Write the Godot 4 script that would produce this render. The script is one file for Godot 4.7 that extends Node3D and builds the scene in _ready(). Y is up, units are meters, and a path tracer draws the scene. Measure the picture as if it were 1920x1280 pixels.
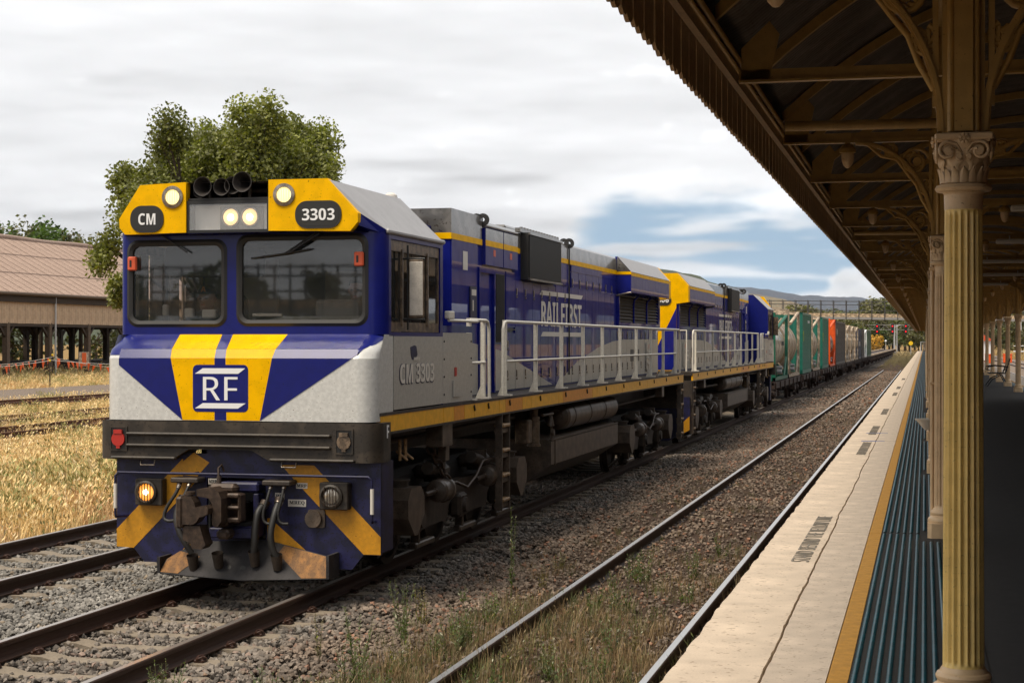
extends Node3D
# A blue and yellow freight train beside a heritage station platform.
# Rail heads lie at y = 0, the tracks run along -z, x grows to the right.

const CENTRE_A := -6.74      # centre line of the train's track
const PLAT := 0.97           # platform surface

var M := {}
var T := {}
var names := {}
var rng := RandomNumberGenerator.new()

# ---------------------------------------------------------------- mesh builder
class MB:
	var v := PackedVector3Array()
	var n := PackedVector3Array()
	var uv := PackedVector2Array()
	var c := PackedColorArray()
	var t := Transform3D.IDENTITY
	var col := Color(1, 1, 1)
	var use_c := false
	var use_uv := false

	func at(x: Transform3D) -> MB:
		t = x
		return self
	func put(a: Vector3, na: Vector3, u := Vector2.ZERO) -> void:
		v.append(a)
		n.append(na)
		if use_c:
			c.append(col)
		if use_uv:
			uv.append(u)
	func tri(a: Vector3, b: Vector3, p: Vector3, ua := Vector2.ZERO, ub := Vector2.ZERO, up := Vector2.ZERO) -> void:
		a = t * a
		b = t * b
		p = t * p
		var m := (b - a).cross(p - a)
		if m.length_squared() < 1e-16:
			return
		m = m.normalized()
		put(a, m, ua)
		put(p, m, up)
		put(b, m, ub)
	func quad(a: Vector3, b: Vector3, p: Vector3, d: Vector3) -> void:
		tri(a, b, p)
		tri(a, p, d)
	func tris(a: Vector3, b: Vector3, p: Vector3, na: Vector3, nb: Vector3, np: Vector3) -> void:
		a = t * a
		b = t * b
		p = t * p
		var m := (b - a).cross(p - a)
		if m.length_squared() < 1e-18:
			return
		var bs := t.basis
		na = (bs * na).normalized()
		nb = (bs * nb).normalized()
		np = (bs * np).normalized()
		if m.dot(na + nb + np) < 0.0:
			put(a, na)
			put(b, nb)
			put(p, np)
		else:
			put(a, na)
			put(p, np)
			put(b, nb)
	func quads(a: Vector3, b: Vector3, p: Vector3, d: Vector3, na: Vector3, nb: Vector3, np: Vector3, nd: Vector3) -> void:
		tris(a, b, p, na, nb, np)
		tris(a, p, d, na, np, nd)
	func box(o: Vector3, s: Vector3, bs := Basis.IDENTITY) -> MB:
		var h := s * 0.5
		var k := []
		for i in 8:
			k.append(o + bs * Vector3(h.x if i & 1 else -h.x, h.y if i & 2 else -h.y, h.z if i & 4 else -h.z))
		quad(k[0], k[2], k[3], k[1])
		quad(k[4], k[5], k[7], k[6])
		quad(k[0], k[4], k[6], k[2])
		quad(k[1], k[3], k[7], k[5])
		quad(k[0], k[1], k[5], k[4])
		quad(k[2], k[6], k[7], k[3])
		return self
	func span(a: Vector3, b: Vector3) -> MB:
		return box((a + b) * 0.5, (b - a).abs())
	func bbox(o: Vector3, s: Vector3, r: float, bs := Basis.IDENTITY) -> MB:
		var h := s * 0.5
		r = minf(r, minf(h.x, minf(h.y, h.z)) * 0.95)
		var f := func(sx: int, sy: int, sz: int, ax: int) -> Vector3:
			var q := Vector3(sx * (h.x - r), sy * (h.y - r), sz * (h.z - r))
			q[ax] += r * [sx, sy, sz][ax]
			return o + bs * q
		for s1 in [-1, 1]:
			quad(f.call(s1, -1, -1, 0), f.call(s1, s1, -s1, 0), f.call(s1, 1, 1, 0), f.call(s1, -s1, s1, 0))
			quad(f.call(-1, s1, -1, 1), f.call(-s1, s1, s1, 1), f.call(1, s1, 1, 1), f.call(s1, s1, -s1, 1))
			quad(f.call(-1, -1, s1, 2), f.call(s1, -s1, s1, 2), f.call(1, 1, s1, 2), f.call(-s1, s1, s1, 2))
		for s1 in [-1, 1]:
			for s2 in [-1, 1]:
				quad(f.call(s1, s2, -1, 0), f.call(s1, s2, 1, 0), f.call(s1, s2, 1, 1), f.call(s1, s2, -1, 1))
				quad(f.call(s1, -1, s2, 0), f.call(s1, 1, s2, 0), f.call(s1, 1, s2, 2), f.call(s1, -1, s2, 2))
				quad(f.call(-1, s1, s2, 1), f.call(1, s1, s2, 1), f.call(1, s1, s2, 2), f.call(-1, s1, s2, 2))
				for s3 in [-1, 1]:
					tri(f.call(s1, s2, s3, 0), f.call(s1, s2, s3, 1), f.call(s1, s2, s3, 2))
		return self
	func prism(poly: PackedVector2Array, z0: float, z1: float, bottom := true) -> MB:
		var ix := Geometry2D.triangulate_polygon(poly)
		for i in range(0, ix.size(), 3):
			var a := poly[ix[i]]
			var b := poly[ix[i + 1]]
			var d := poly[ix[i + 2]]
			if (b - a).cross(d - a) < 0:
				var e := b
				b = d
				d = e
			tri(Vector3(a.x, a.y, z1), Vector3(b.x, b.y, z1), Vector3(d.x, d.y, z1))
			if bottom:
				tri(Vector3(a.x, a.y, z0), Vector3(d.x, d.y, z0), Vector3(b.x, b.y, z0))
		var cw := Geometry2D.is_polygon_clockwise(poly)
		for i in poly.size():
			var a := poly[i]
			var b := poly[(i + 1) % poly.size()]
			if cw:
				var e := a
				a = b
				b = e
			# Godot's 2D clockwise test is for y down; b follows a counter-clockwise with y up when it is true
			quad(Vector3(b.x, b.y, z0), Vector3(a.x, a.y, z0), Vector3(a.x, a.y, z1), Vector3(b.x, b.y, z1))
		return self
	func cyl(a: Vector3, b: Vector3, r0: float, r1 := -1.0, k := 12, caps := true) -> MB:
		if r1 < 0:
			r1 = r0
		var d := (b - a).normalized()
		var e := d.cross(Vector3.UP if absf(d.y) < 0.9 else Vector3.RIGHT).normalized()
		var g := e.cross(d)
		var sl := (r0 - r1) / maxf(1e-6, a.distance_to(b))
		for i in k:
			var w0 := TAU * i / k
			var w1 := TAU * (i + 1) / k
			var p0 := e * cos(w0) + g * sin(w0)
			var p1 := e * cos(w1) + g * sin(w1)
			var n0 := (p0 + d * sl).normalized()
			var n1 := (p1 + d * sl).normalized()
			quads(a + p0 * r0, a + p1 * r0, b + p1 * r1, b + p0 * r1, n0, n1, n1, n0)
			if caps:
				tris(a, a + p0 * r0, a + p1 * r0, -d, -d, -d)
				tris(b, b + p0 * r1, b + p1 * r1, d, d, d)
		return self
	func tube(pts: PackedVector3Array, r: float, k := 8, r_end := -1.0, caps := true) -> MB:
		if r_end < 0:
			r_end = r
		var m := pts.size()
		var e := Vector3.ZERO
		var rings := []
		var norms := []
		for i in m:
			var d := (pts[mini(i + 1, m - 1)] - pts[maxi(i - 1, 0)]).normalized()
			if i == 0:
				e = d.cross(Vector3.UP if absf(d.y) < 0.9 else Vector3.RIGHT).normalized()
			else:
				e = (e - d * e.dot(d)).normalized()
			var g := e.cross(d)
			var ring := []
			var nn := []
			var rr := lerpf(r, r_end, float(i) / maxi(1, m - 1))
			for j in k:
				var w := TAU * j / k
				var p := e * cos(w) + g * sin(w)
				ring.append(pts[i] + p * rr)
				nn.append(p)
			rings.append(ring)
			norms.append(nn)
		for i in m - 1:
			for j in k:
				var j2 := (j + 1) % k
				quads(rings[i][j], rings[i][j2], rings[i + 1][j2], rings[i + 1][j], norms[i][j], norms[i][j2], norms[i + 1][j2], norms[i + 1][j])
		if caps and m > 1:
			for q in [[0, pts[0] - pts[1]], [m - 1, pts[m - 1] - pts[m - 2]]]:
				var d: Vector3 = q[1].normalized()
				for j in k:
					tris(pts[q[0]], rings[q[0]][j], rings[q[0]][(j + 1) % k], d, d, d)
		return self
	func lathe(prof: Array, k := 24, smooth := true) -> MB:
		# prof: [radius, height] pairs from the bottom up, turned about y
		for i in prof.size() - 1:
			var a: Array = prof[i]
			var b: Array = prof[i + 1]
			var nr := Vector2(b[1] - a[1], a[0] - b[0]).normalized()
			for j in k:
				var w0 := TAU * j / k
				var w1 := TAU * (j + 1) / k
				var p0 := Vector3(cos(w0), 0, sin(w0))
				var p1 := Vector3(cos(w1), 0, sin(w1))
				var q := [p0 * a[0] + Vector3.UP * a[1], p1 * a[0] + Vector3.UP * a[1], p1 * b[0] + Vector3.UP * b[1], p0 * b[0] + Vector3.UP * b[1]]
				if smooth:
					var n0 := p0 * nr.x + Vector3.UP * nr.y
					var n1 := p1 * nr.x + Vector3.UP * nr.y
					quads(q[0], q[1], q[2], q[3], n0, n1, n1, n0)
				else:
					quad(q[0], q[3], q[2], q[1])
		return self
	func grid(rows: Array, smooth := true) -> MB:
		# rows of equal length; with smooth, normals are shared
		var h := rows.size()
		var w: int = rows[0].size()
		if not smooth:
			for i in h - 1:
				for j in w - 1:
					quad(rows[i][j], rows[i][j + 1], rows[i + 1][j + 1], rows[i + 1][j])
			return self
		var nn := []
		for i in h:
			var r := []
			for j in w:
				var du: Vector3 = rows[i][mini(j + 1, w - 1)] - rows[i][maxi(j - 1, 0)]
				var dv: Vector3 = rows[mini(i + 1, h - 1)][j] - rows[maxi(i - 1, 0)][j]
				r.append(du.cross(dv).normalized())
			nn.append(r)
		for i in h - 1:
			for j in w - 1:
				quads(rows[i][j], rows[i][j + 1], rows[i + 1][j + 1], rows[i + 1][j], nn[i][j], nn[i][j + 1], nn[i + 1][j + 1], nn[i + 1][j])
		return self
	func ring(a: PackedVector2Array, b: PackedVector2Array, z: float) -> MB:
		for i in a.size():
			var j := (i + 1) % a.size()
			quad(Vector3(a[i].x, a[i].y, z), Vector3(b[i].x, b[i].y, z), Vector3(b[j].x, b[j].y, z), Vector3(a[j].x, a[j].y, z))
		return self
	func wall(a: PackedVector2Array, z0: float, z1: float) -> MB:
		for i in a.size():
			var j := (i + 1) % a.size()
			quad(Vector3(a[i].x, a[i].y, z0), Vector3(a[i].x, a[i].y, z1), Vector3(a[j].x, a[j].y, z1), Vector3(a[j].x, a[j].y, z0))
		return self
	func mesh() -> ArrayMesh:
		var ar := []
		ar.resize(Mesh.ARRAY_MAX)
		ar[Mesh.ARRAY_VERTEX] = v
		ar[Mesh.ARRAY_NORMAL] = n
		if use_c:
			ar[Mesh.ARRAY_COLOR] = c
		if use_uv:
			ar[Mesh.ARRAY_TEX_UV] = uv
		var m := ArrayMesh.new()
		if v.size():
			m.add_surface_from_arrays(Mesh.PRIMITIVE_TRIANGLES, ar)
		return m

# mappings of a drawn (x, y) outline with depth z onto the faces of a thing
func map_front(u := 0.0) -> Transform3D:      # outline x, y; depth towards the viewer
	return Transform3D(Basis(Vector3(1, 0, 0), Vector3(0, 1, 0), Vector3(0, 0, 1)), Vector3(0, 0, -u))
func map_side(x: float, sx := 1.0) -> Transform3D:   # outline u, y; depth outwards
	return Transform3D(Basis(Vector3(0, 0, -1), Vector3(0, 1, 0), Vector3(sx, 0, 0)), Vector3(x * sx, 0, 0))
func map_top(y: float) -> Transform3D:        # outline x, u; depth upwards
	return Transform3D(Basis(Vector3(1, 0, 0), Vector3(0, 0, -1), Vector3(0, 1, 0)), Vector3(0, y, 0))
func P(x: float, y: float, u: float) -> Vector3:
	return Vector3(x, y, -u)
func pv(a: Array) -> PackedVector2Array:
	var r := PackedVector2Array()
	for i in range(0, a.size(), 2):
		r.append(Vector2(a[i], a[i + 1]))
	return r
func rect(x0: float, y0: float, x1: float, y1: float) -> PackedVector2Array:
	return pv([x0, y0, x1, y0, x1, y1, x0, y1])
func rrect(x0: float, y0: float, x1: float, y1: float, r: float, k := 5) -> PackedVector2Array:
	var o := PackedVector2Array()
	for q in [[x1 - r, y0 + r, -PI / 2], [x1 - r, y1 - r, 0.0], [x0 + r, y1 - r, PI / 2], [x0 + r, y0 + r, PI]]:
		for i in k + 1:
			var w: float = q[2] + PI / 2 * i / k
			o.append(Vector2(q[0] + r * cos(w), q[1] + r * sin(w)))
	return o
func corners(x0: float, y0: float, x1: float, y1: float, k := 5) -> PackedVector2Array:
	var o := PackedVector2Array()
	for q in [Vector2(x1, y0), Vector2(x1, y1), Vector2(x0, y1), Vector2(x0, y0)]:
		for i in k + 1:
			o.append(q)
	return o
func disc(x: float, y: float, r: float, k := 20) -> PackedVector2Array:
	var o := PackedVector2Array()
	for i in k:
		o.append(Vector2(x + r * cos(TAU * i / k), y + r * sin(TAU * i / k)))
	return o

# ---------------------------------------------------------------- nodes
func numbered(called: String) -> String:
	var k: int = names.get(called, 0)
	names[called] = k + 1
	return called if k == 0 else "%s_%03d" % [called, k]
func tag(o: Node, label: String, category: String, group := "") -> Node:
	o.set_meta("label", label)
	o.set_meta("category", category)
	if group:
		o.set_meta("group", group)
	return o
func thing(called: String, label: String, category: String, at := Vector3.ZERO, group := "") -> Node3D:
	var o := Node3D.new()
	o.name = numbered(called)
	add_child(o, true)
	o.position = at
	tag(o, label, category, group)
	return o
func part(parent: Node, called: String, b, m) -> MeshInstance3D:
	var o := MeshInstance3D.new()
	o.name = numbered(called) if parent == self else called
	o.mesh = b.mesh() if b is MB else b
	o.material_override = M[m] if m is String else m
	parent.add_child(o, true)
	return o
func setting(called: String, b, m) -> MeshInstance3D:
	var o := part(self, called, b, m)
	o.set_meta("kind", "structure")
	return o
func copies(parent: Node, called: String, mesh: Mesh, m, xf: Array, cols := []) -> MultiMeshInstance3D:
	var o := MultiMeshInstance3D.new()
	o.name = numbered(called) if parent == self else called
	var mm := MultiMesh.new()
	mm.transform_format = MultiMesh.TRANSFORM_3D
	mm.use_colors = cols.size() > 0
	mm.mesh = mesh
	mm.instance_count = xf.size()
	for i in xf.size():
		mm.set_instance_transform(i, xf[i])
		if cols.size():
			mm.set_instance_color(i, cols[i])
	o.multimesh = mm
	o.material_override = M[m] if m is String else m
	parent.add_child(o, true)
	o.set_meta("kind", "stuff")
	return o
func text_mesh(s: String, height: float, depth := 0.004, bold := true, font := "Droid Sans") -> TextMesh:
	var f := SystemFont.new()
	f.font_names = PackedStringArray([font])
	f.font_weight = 700 if bold else 400
	var m := TextMesh.new()
	m.font = f
	m.text = s
	m.font_size = 64
	m.pixel_size = height / 46.0      # cap height of Droid Sans is about 0.714 em
	m.depth = depth
	m.curve_step = 2.0
	return m
func lettering(parent: Node, called: String, s: String, height: float, width: float, x: Transform3D, m, bold := true, font := "Droid Sans") -> MeshInstance3D:
	# letters of a given cap height, stretched to a given width, centred on x
	var tm := text_mesh(s, height, 0.004, bold, font)
	var o := part(parent, called, tm, m)
	var w := tm.get_aabb().size.x
	var h := tm.get_aabb().size.y
	var cy := tm.get_aabb().get_center().y
	var cx := tm.get_aabb().get_center().x
	o.transform = x * Transform3D(Basis.from_scale(Vector3(width / w, height / h, 1)), Vector3(-cx * width / w, -cy * height / h, 0))
	return o

# ---------------------------------------------------------------- textures and materials
func noise_bytes(seed_: int, freq: float, octaves := 4, size := 512, kind := FastNoiseLite.TYPE_SIMPLEX_SMOOTH, stretch := 1) -> PackedByteArray:
	var f := FastNoiseLite.new()
	f.seed = seed_
	f.noise_type = kind
	f.frequency = freq
	f.fractal_octaves = octaves
	if kind == FastNoiseLite.TYPE_CELLULAR:
		f.cellular_return_type = FastNoiseLite.RETURN_DISTANCE
	var im := f.get_seamless_image(size, size / stretch)
	im.convert(Image.FORMAT_L8)
	if stretch > 1:
		im.resize(size, size, Image.INTERPOLATE_CUBIC)
	return im.get_data()
func tex(key: String, layers: Array, fn: Callable, size := 512) -> ImageTexture:
	# fn turns the layers' values (0..1) at a pixel into a colour (sRGB for albedo)
	var d := PackedByteArray()
	d.resize(size * size * 3)
	var k := layers.size()
	var l0: PackedByteArray = layers[0]
	var l1: PackedByteArray = layers[1 % k]
	var l2: PackedByteArray = layers[2 % k]
	for i in size * size:
		var q: Color = fn.call(l0[i] / 255.0, l1[i] / 255.0, l2[i] / 255.0)
		d[i * 3] = int(clampf(q.r, 0, 1) * 255.0)
		d[i * 3 + 1] = int(clampf(q.g, 0, 1) * 255.0)
		d[i * 3 + 2] = int(clampf(q.b, 0, 1) * 255.0)
	var im := Image.create_from_data(size, size, false, Image.FORMAT_RGB8, d)
	T[key] = ImageTexture.create_from_image(im)
	return T[key]
func lin(r: float, g: float, b: float) -> Color:
	return Color(r, g, b).linear_to_srgb()
func mat(key: String, c: Color, rough: float, o := {}) -> StandardMaterial3D:
	# c is a linear base colour
	var m := StandardMaterial3D.new()
	m.resource_name = key
	m.albedo_color = Color(c.r, c.g, c.b).linear_to_srgb()
	m.roughness = rough
	m.metallic = o.get("metal", 0.0)
	m.metallic_specular = o.get("spec", 0.5)
	m.cull_mode = BaseMaterial3D.CULL_DISABLED
	if o.has("tex"):
		m.albedo_texture = T[o.tex]
		m.uv1_triplanar = true
		m.uv1_world_triplanar = o.get("world", false)
		var s: float = o.get("scale", 1.0)
		m.uv1_scale = Vector3(s, s, s)
	if o.has("bump"):
		m.heightmap_enabled = true
		m.heightmap_texture = T[o.bump]
		m.heightmap_scale = o.get("depth", 0.2)
		m.uv1_triplanar = true
		m.uv1_world_triplanar = o.get("world", false)
		var s: float = o.get("scale", 1.0)
		m.uv1_scale = Vector3(s, s, s)
	if o.has("coat"):
		m.clearcoat_enabled = true
		m.clearcoat = o.coat
		m.clearcoat_roughness = o.get("coat_rough", 0.05)
	if o.has("vc"):
		m.vertex_color_use_as_albedo = true
	if o.has("backlight"):
		m.backlight_enabled = true
		m.backlight = o.backlight
	if o.has("glow"):
		m.emission_enabled = true
		m.emission = o.glow
		m.emission_energy_multiplier = o.get("power", 1.0)
	if o.has("alpha"):
		m.transparency = BaseMaterial3D.TRANSPARENCY_ALPHA
		m.albedo_color.a = o.alpha
	M[key] = m
	return m

func make_textures() -> void:
	var fine := noise_bytes(1, 0.05, 5)
	var coarse := noise_bytes(2, 0.008, 4)
	var mid := noise_bytes(3, 0.02, 4)
	var streak := noise_bytes(4, 0.03, 4, 512, FastNoiseLite.TYPE_SIMPLEX_SMOOTH, 1)
	var cell := noise_bytes(5, 0.06, 1, 512, FastNoiseLite.TYPE_CELLULAR)
	var grainy := noise_bytes(6, 0.25, 2)
	# paint that has seen weather: faint clouding, specks of brake dust
	tex("paint", [coarse, fine, grainy], func(a, b, g):
		var q: float = 0.95 + 0.05 * smoothstep(0.25, 0.7, a) - 0.35 * smoothstep(0.80, 0.86, b) - 0.04 * g
		return Color(q, q * 0.985, q * 0.96))
	# paint that is dirtier, with chips and brown film
	tex("worn", [coarse, fine, grainy], func(a, b, g):
		var q: float = 0.72 + 0.28 * smoothstep(0.3, 0.7, a) - 0.08 * g
		var r: float = smoothstep(0.68, 0.76, b)
		return Color(q, q * 0.97, q * 0.92).lerp(Color(0.32, 0.24, 0.18), r * 0.75))
	tex("chipped", [mid, fine, grainy], func(a, b, g):
		var q: float = 0.88 + 0.12 * a - 0.05 * g
		var r: float = smoothstep(0.80, 0.84, b) * smoothstep(0.35, 0.6, a)
		return Color(q, q, q * 0.985).lerp(Color(0.25, 0.18, 0.13), r * 0.8))
	tex("metal", [coarse, fine, grainy], func(a, b, g):
		var q: float = 0.55 + 0.45 * a
		return Color(q, q * (0.93 + 0.05 * b), q * (0.86 + 0.1 * b)).lerp(Color(0.5, 0.36, 0.26), 0.5 * smoothstep(0.6, 0.75, b)) * (0.9 + 0.1 * g))
	tex("rust", [coarse, fine, grainy], func(a, b, g):
		var q: float = 0.6 + 0.4 * b
		return Color(q, q * (0.70 + 0.2 * a), q * (0.55 + 0.25 * a)) * (0.85 + 0.15 * g))
	tex("concrete", [coarse, fine, grainy], func(a, b, g):
		var q: float = 0.80 + 0.14 * a + 0.08 * g
		var st: float = smoothstep(0.70, 0.80, b)
		return Color(q, q * 0.975, q * 0.94).lerp(Color(0.5, 0.45, 0.4), st * 0.4))
	tex("asphalt", [coarse, fine, grainy], func(a, b, g):
		var q: float = 0.6 + 0.3 * g + 0.2 * (a - 0.5) + 0.15 * (b - 0.5)
		return Color(q, q * 0.98, q * 0.95))
	tex("stones", [cell, fine, coarse], func(a, b, g):
		var q: float = 0.35 + 0.5 * b + 0.3 * a
		return Color(q, q * (0.94 - 0.06 * g), q * (0.88 - 0.1 * g)))
	tex("soil", [coarse, fine, grainy], func(a, b, g):
		var q: float = 0.5 + 0.4 * b + 0.15 * g
		return Color(q, q * (0.82 + 0.12 * a), q * (0.62 + 0.2 * a)))
	tex("dry_grass", [coarse, fine, mid], func(a, b, g):
		var q: float = 0.6 + 0.4 * b
		var gr: float = smoothstep(0.45, 0.7, g)
		return Color(q, q * 0.86, q * 0.56).lerp(Color(q * 0.72, q * 0.78, q * 0.45), gr * 0.7).lerp(Color(q * 0.8, q * 0.62, q * 0.45), 0.4 * smoothstep(0.5, 0.75, a)))
	tex("roofing", [coarse, fine, grainy], func(a, b, g):
		var q: float = 0.7 + 0.2 * a + 0.1 * g
		return Color(q, q * 0.94, q * 0.90).lerp(Color(0.36, 0.33, 0.31), 0.6 * smoothstep(0.58, 0.70, b)))
	tex("timber", [streak, fine, coarse], func(a, b, g):
		var q: float = 0.7 + 0.2 * a + 0.15 * b
		return Color(q, q * 0.96, q * 0.9) * (0.85 + 0.15 * g))
	tex("wood_hill", [mid, fine, coarse], func(a, b, g):
		var q: float = 0.5 + 0.5 * b
		return Color(q * 0.92, q, q * 0.85).lerp(Color(q, q * 0.9, q * 0.7), 0.6 * smoothstep(0.5, 0.7, g)))
	# relief
	T["h_wave"] = grey_tex(noise_bytes(11, 0.006, 2))
	T["h_fine"] = grey_tex(fine)
	T["h_grain"] = grey_tex(grainy)
	T["h_cell"] = grey_tex(cell)

func grey_tex(b: PackedByteArray) -> ImageTexture:
	return ImageTexture.create_from_image(Image.create_from_data(512, 512, false, Image.FORMAT_L8, b))

func make_materials() -> void:
	# locomotive paint
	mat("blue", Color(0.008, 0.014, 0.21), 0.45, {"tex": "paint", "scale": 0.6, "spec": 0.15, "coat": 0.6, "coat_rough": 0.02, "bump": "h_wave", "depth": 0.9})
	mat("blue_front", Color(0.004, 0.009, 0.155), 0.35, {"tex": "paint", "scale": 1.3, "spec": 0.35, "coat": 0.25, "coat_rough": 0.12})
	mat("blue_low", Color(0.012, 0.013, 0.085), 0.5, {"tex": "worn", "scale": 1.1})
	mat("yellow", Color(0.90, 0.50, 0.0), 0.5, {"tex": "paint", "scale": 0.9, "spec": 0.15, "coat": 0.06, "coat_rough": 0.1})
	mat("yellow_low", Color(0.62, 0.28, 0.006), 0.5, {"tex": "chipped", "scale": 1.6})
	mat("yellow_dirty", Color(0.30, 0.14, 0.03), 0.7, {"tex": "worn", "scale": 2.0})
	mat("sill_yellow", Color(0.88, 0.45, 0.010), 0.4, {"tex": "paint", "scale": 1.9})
	mat("sill_orange", Color(0.74, 0.28, 0.008), 0.35, {"tex": "paint", "scale": 2.3})
	mat("silver", Color(0.68, 0.68, 0.68), 0.28, {"tex": "chipped", "scale": 1.6, "coat": 0.4, "coat_rough": 0.08})
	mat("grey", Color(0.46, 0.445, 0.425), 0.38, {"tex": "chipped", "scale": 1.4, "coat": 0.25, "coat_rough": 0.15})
	mat("hood_grey", Color(0.17, 0.17, 0.175), 0.3, {"tex": "worn", "scale": 0.6, "coat": 0.5, "coat_rough": 0.08, "bump": "h_wave", "depth": 0.3})
	mat("roof_silver", Color(0.36, 0.36, 0.38), 0.42, {"tex": "paint", "scale": 0.8, "metal": 0.4})
	mat("black", Color(0.012, 0.012, 0.012), 0.45)
	mat("rubber", Color(0.016, 0.015, 0.014), 0.55)
	mat("bumper", Color(0.050, 0.040, 0.031), 0.55, {"tex": "worn", "scale": 0.8})
	mat("grime", Color(0.076, 0.061, 0.049), 0.6, {"tex": "metal", "scale": 1.2})
	mat("grime_light", Color(0.155, 0.128, 0.106), 0.42, {"tex": "metal", "scale": 1.0})
	mat("plough", Color(0.030, 0.028, 0.034), 0.75, {"tex": "worn", "scale": 1.1})
	mat("horn_iron", Color(0.055, 0.050, 0.048), 0.6, {"tex": "metal", "scale": 3.0})
	mat("iron", Color(0.10, 0.072, 0.055), 0.5, {"tex": "metal", "scale": 3.0, "metal": 0.3})
	mat("white_rail", Color(0.80, 0.76, 0.69), 0.45, {"tex": "chipped", "scale": 3.0})
	mat("white", Color(0.78, 0.78, 0.78), 0.4)
	mat("off_white", Color(0.62, 0.58, 0.52), 0.4)
	mat("red", Color(0.42, 0.025, 0.018), 0.35)
	mat("red_orange", Color(0.60, 0.09, 0.03), 0.45)
	mat("step", Color(0.45, 0.30, 0.16), 0.6, {"tex": "worn", "scale": 4.0})
	mat("frame_brown", Color(0.20, 0.15, 0.11), 0.45, {"tex": "worn", "scale": 2.0})
	mat("chrome", Color(0.55, 0.53, 0.50), 0.3, {"metal": 0.9, "tex": "metal", "scale": 2.0})
	mat("mirror_back", Color(0.62, 0.60, 0.57), 0.4, {"tex": "concrete", "scale": 2.0})
	mat("interior", Color(0.10, 0.095, 0.085), 0.7)
	mat("interior_dark", Color(0.03, 0.03, 0.03), 0.7)
	mat("interior_pale", Color(0.42, 0.38, 0.32), 0.6)
	mat("glass", Color(0.03, 0.035, 0.035), 0.02, {"alpha": 0.22, "spec": 0.7})
	mat("glass_dark", Color(0.02, 0.022, 0.022), 0.03, {"alpha": 0.72})
	mat("clear", Color(0.8, 0.8, 0.78), 0.03, {"alpha": 0.10})
	mat("lamp_warm", Color(0.9, 0.8, 0.6), 0.3, {"glow": Color(1.0, 0.80, 0.50), "power": 0.75})
	mat("lamp_amber", Color(0.9, 0.7, 0.3), 0.3, {"glow": Color(1.0, 0.58, 0.12), "power": 0.85})
	mat("lamp_led", Color(0.9, 0.85, 0.6), 0.3, {"glow": Color(1.0, 0.88, 0.50), "power": 0.8})
	mat("lamp_bulb", Color(0.9, 0.9, 0.9), 0.3, {"glow": Color(1.0, 0.93, 0.78), "power": 6.0})
	mat("lamp_off", Color(0.5, 0.45, 0.38), 0.12, {"metal": 0.6})
	mat("lamp_red", Color(0.8, 0.05, 0.08), 0.3, {"glow": Color(1.0, 0.06, 0.10), "power": 1.0})
	# track
	mat("rail_side", Color(0.070, 0.043, 0.030), 0.65, {"tex": "rust", "scale": 2.5})
	mat("rail_head", Color(0.66, 0.65, 0.64), 0.38, {"metal": 1.0})
	mat("rail_head_dull", Color(0.46, 0.41, 0.37), 0.35, {"metal": 0.8})
	mat("rail_rust", Color(0.16, 0.085, 0.05), 0.65, {"tex": "rust", "scale": 2.5})
	mat("sleeper", Color(0.27, 0.235, 0.19), 0.8, {"tex": "concrete", "scale": 1.2, "bump": "h_fine", "depth": 0.3})
	mat("clip", Color(0.075, 0.04, 0.025), 0.6, {"tex": "rust", "scale": 8.0})
	mat("ballast", Color(0.085, 0.078, 0.070), 0.9, {"tex": "stones", "scale": 2.2, "bump": "h_cell", "depth": 2.5})
	mat("dirt", Color(0.075, 0.050, 0.034), 0.95, {"tex": "soil", "scale": 0.9, "bump": "h_fine", "depth": 2.0})
	mat("stone", Color(1, 1, 1), 0.85, {"vc": true, "tex": "concrete", "scale": 5.0})
	mat("earth", Color(0.44, 0.33, 0.17), 0.95, {"tex": "dry_grass", "scale": 0.12, "world": true})
	mat("blade", Color(1, 1, 1), 0.7, {"vc": true, "backlight": Color(0.25, 0.25, 0.15)})
	# platform
	mat("coping", Color(0.70, 0.61, 0.515), 0.75, {"tex": "concrete", "scale": 0.55, "bump": "h_grain", "depth": 0.12})
	mat("coping_inner", Color(0.64, 0.565, 0.49), 0.75, {"tex": "concrete", "scale": 0.8, "bump": "h_grain", "depth": 0.15})
	mat("yellow_line", Color(0.56, 0.30, 0.045), 0.7, {"tex": "concrete", "scale": 2.5, "bump": "h_grain", "depth": 0.15})
	mat("asphalt", Color(0.030, 0.026, 0.024), 0.85, {"tex": "asphalt", "scale": 1.6, "bump": "h_grain", "depth": 0.25})
	mat("tactile", Color(0.006, 0.105, 0.165), 0.42, {"tex": "worn", "scale": 1.5})
	mat("stencil", Color(0.22, 0.20, 0.175), 0.8, {"tex": "chipped", "scale": 6.0})
	mat("stencil_blue", Color(0.10, 0.14, 0.30), 0.8)
	mat("brickwork", Color(0.22, 0.11, 0.075), 0.8, {"tex": "concrete", "scale": 1.0})
	mat("wall_face", Color(0.14, 0.115, 0.09), 0.85, {"tex": "concrete", "scale": 0.8})
	mat("iron_yellow", Color(0.82, 0.61, 0.22), 0.35, {"tex": "paint", "scale": 2.0, "bump": "h_fine", "depth": 0.06})
	mat("iron_cream", Color(0.64, 0.47, 0.29), 0.42, {"tex": "paint", "scale": 2.0, "bump": "h_fine", "depth": 0.06})
	mat("iron_ochre", Color(0.43, 0.27, 0.08), 0.45, {"tex": "paint", "scale": 2.0})
	mat("valance", Color(0.58, 0.41, 0.24), 0.45, {"tex": "timber", "scale": 1.5})
	mat("tin", Color(0.27, 0.255, 0.25), 0.5, {"tex": "metal", "scale": 0.5, "metal": 0.3})
	# shed, trees, background
	mat("roofing", Color(0.54, 0.45, 0.40), 0.85, {"tex": "roofing", "scale": 0.8, "world": true})
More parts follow.
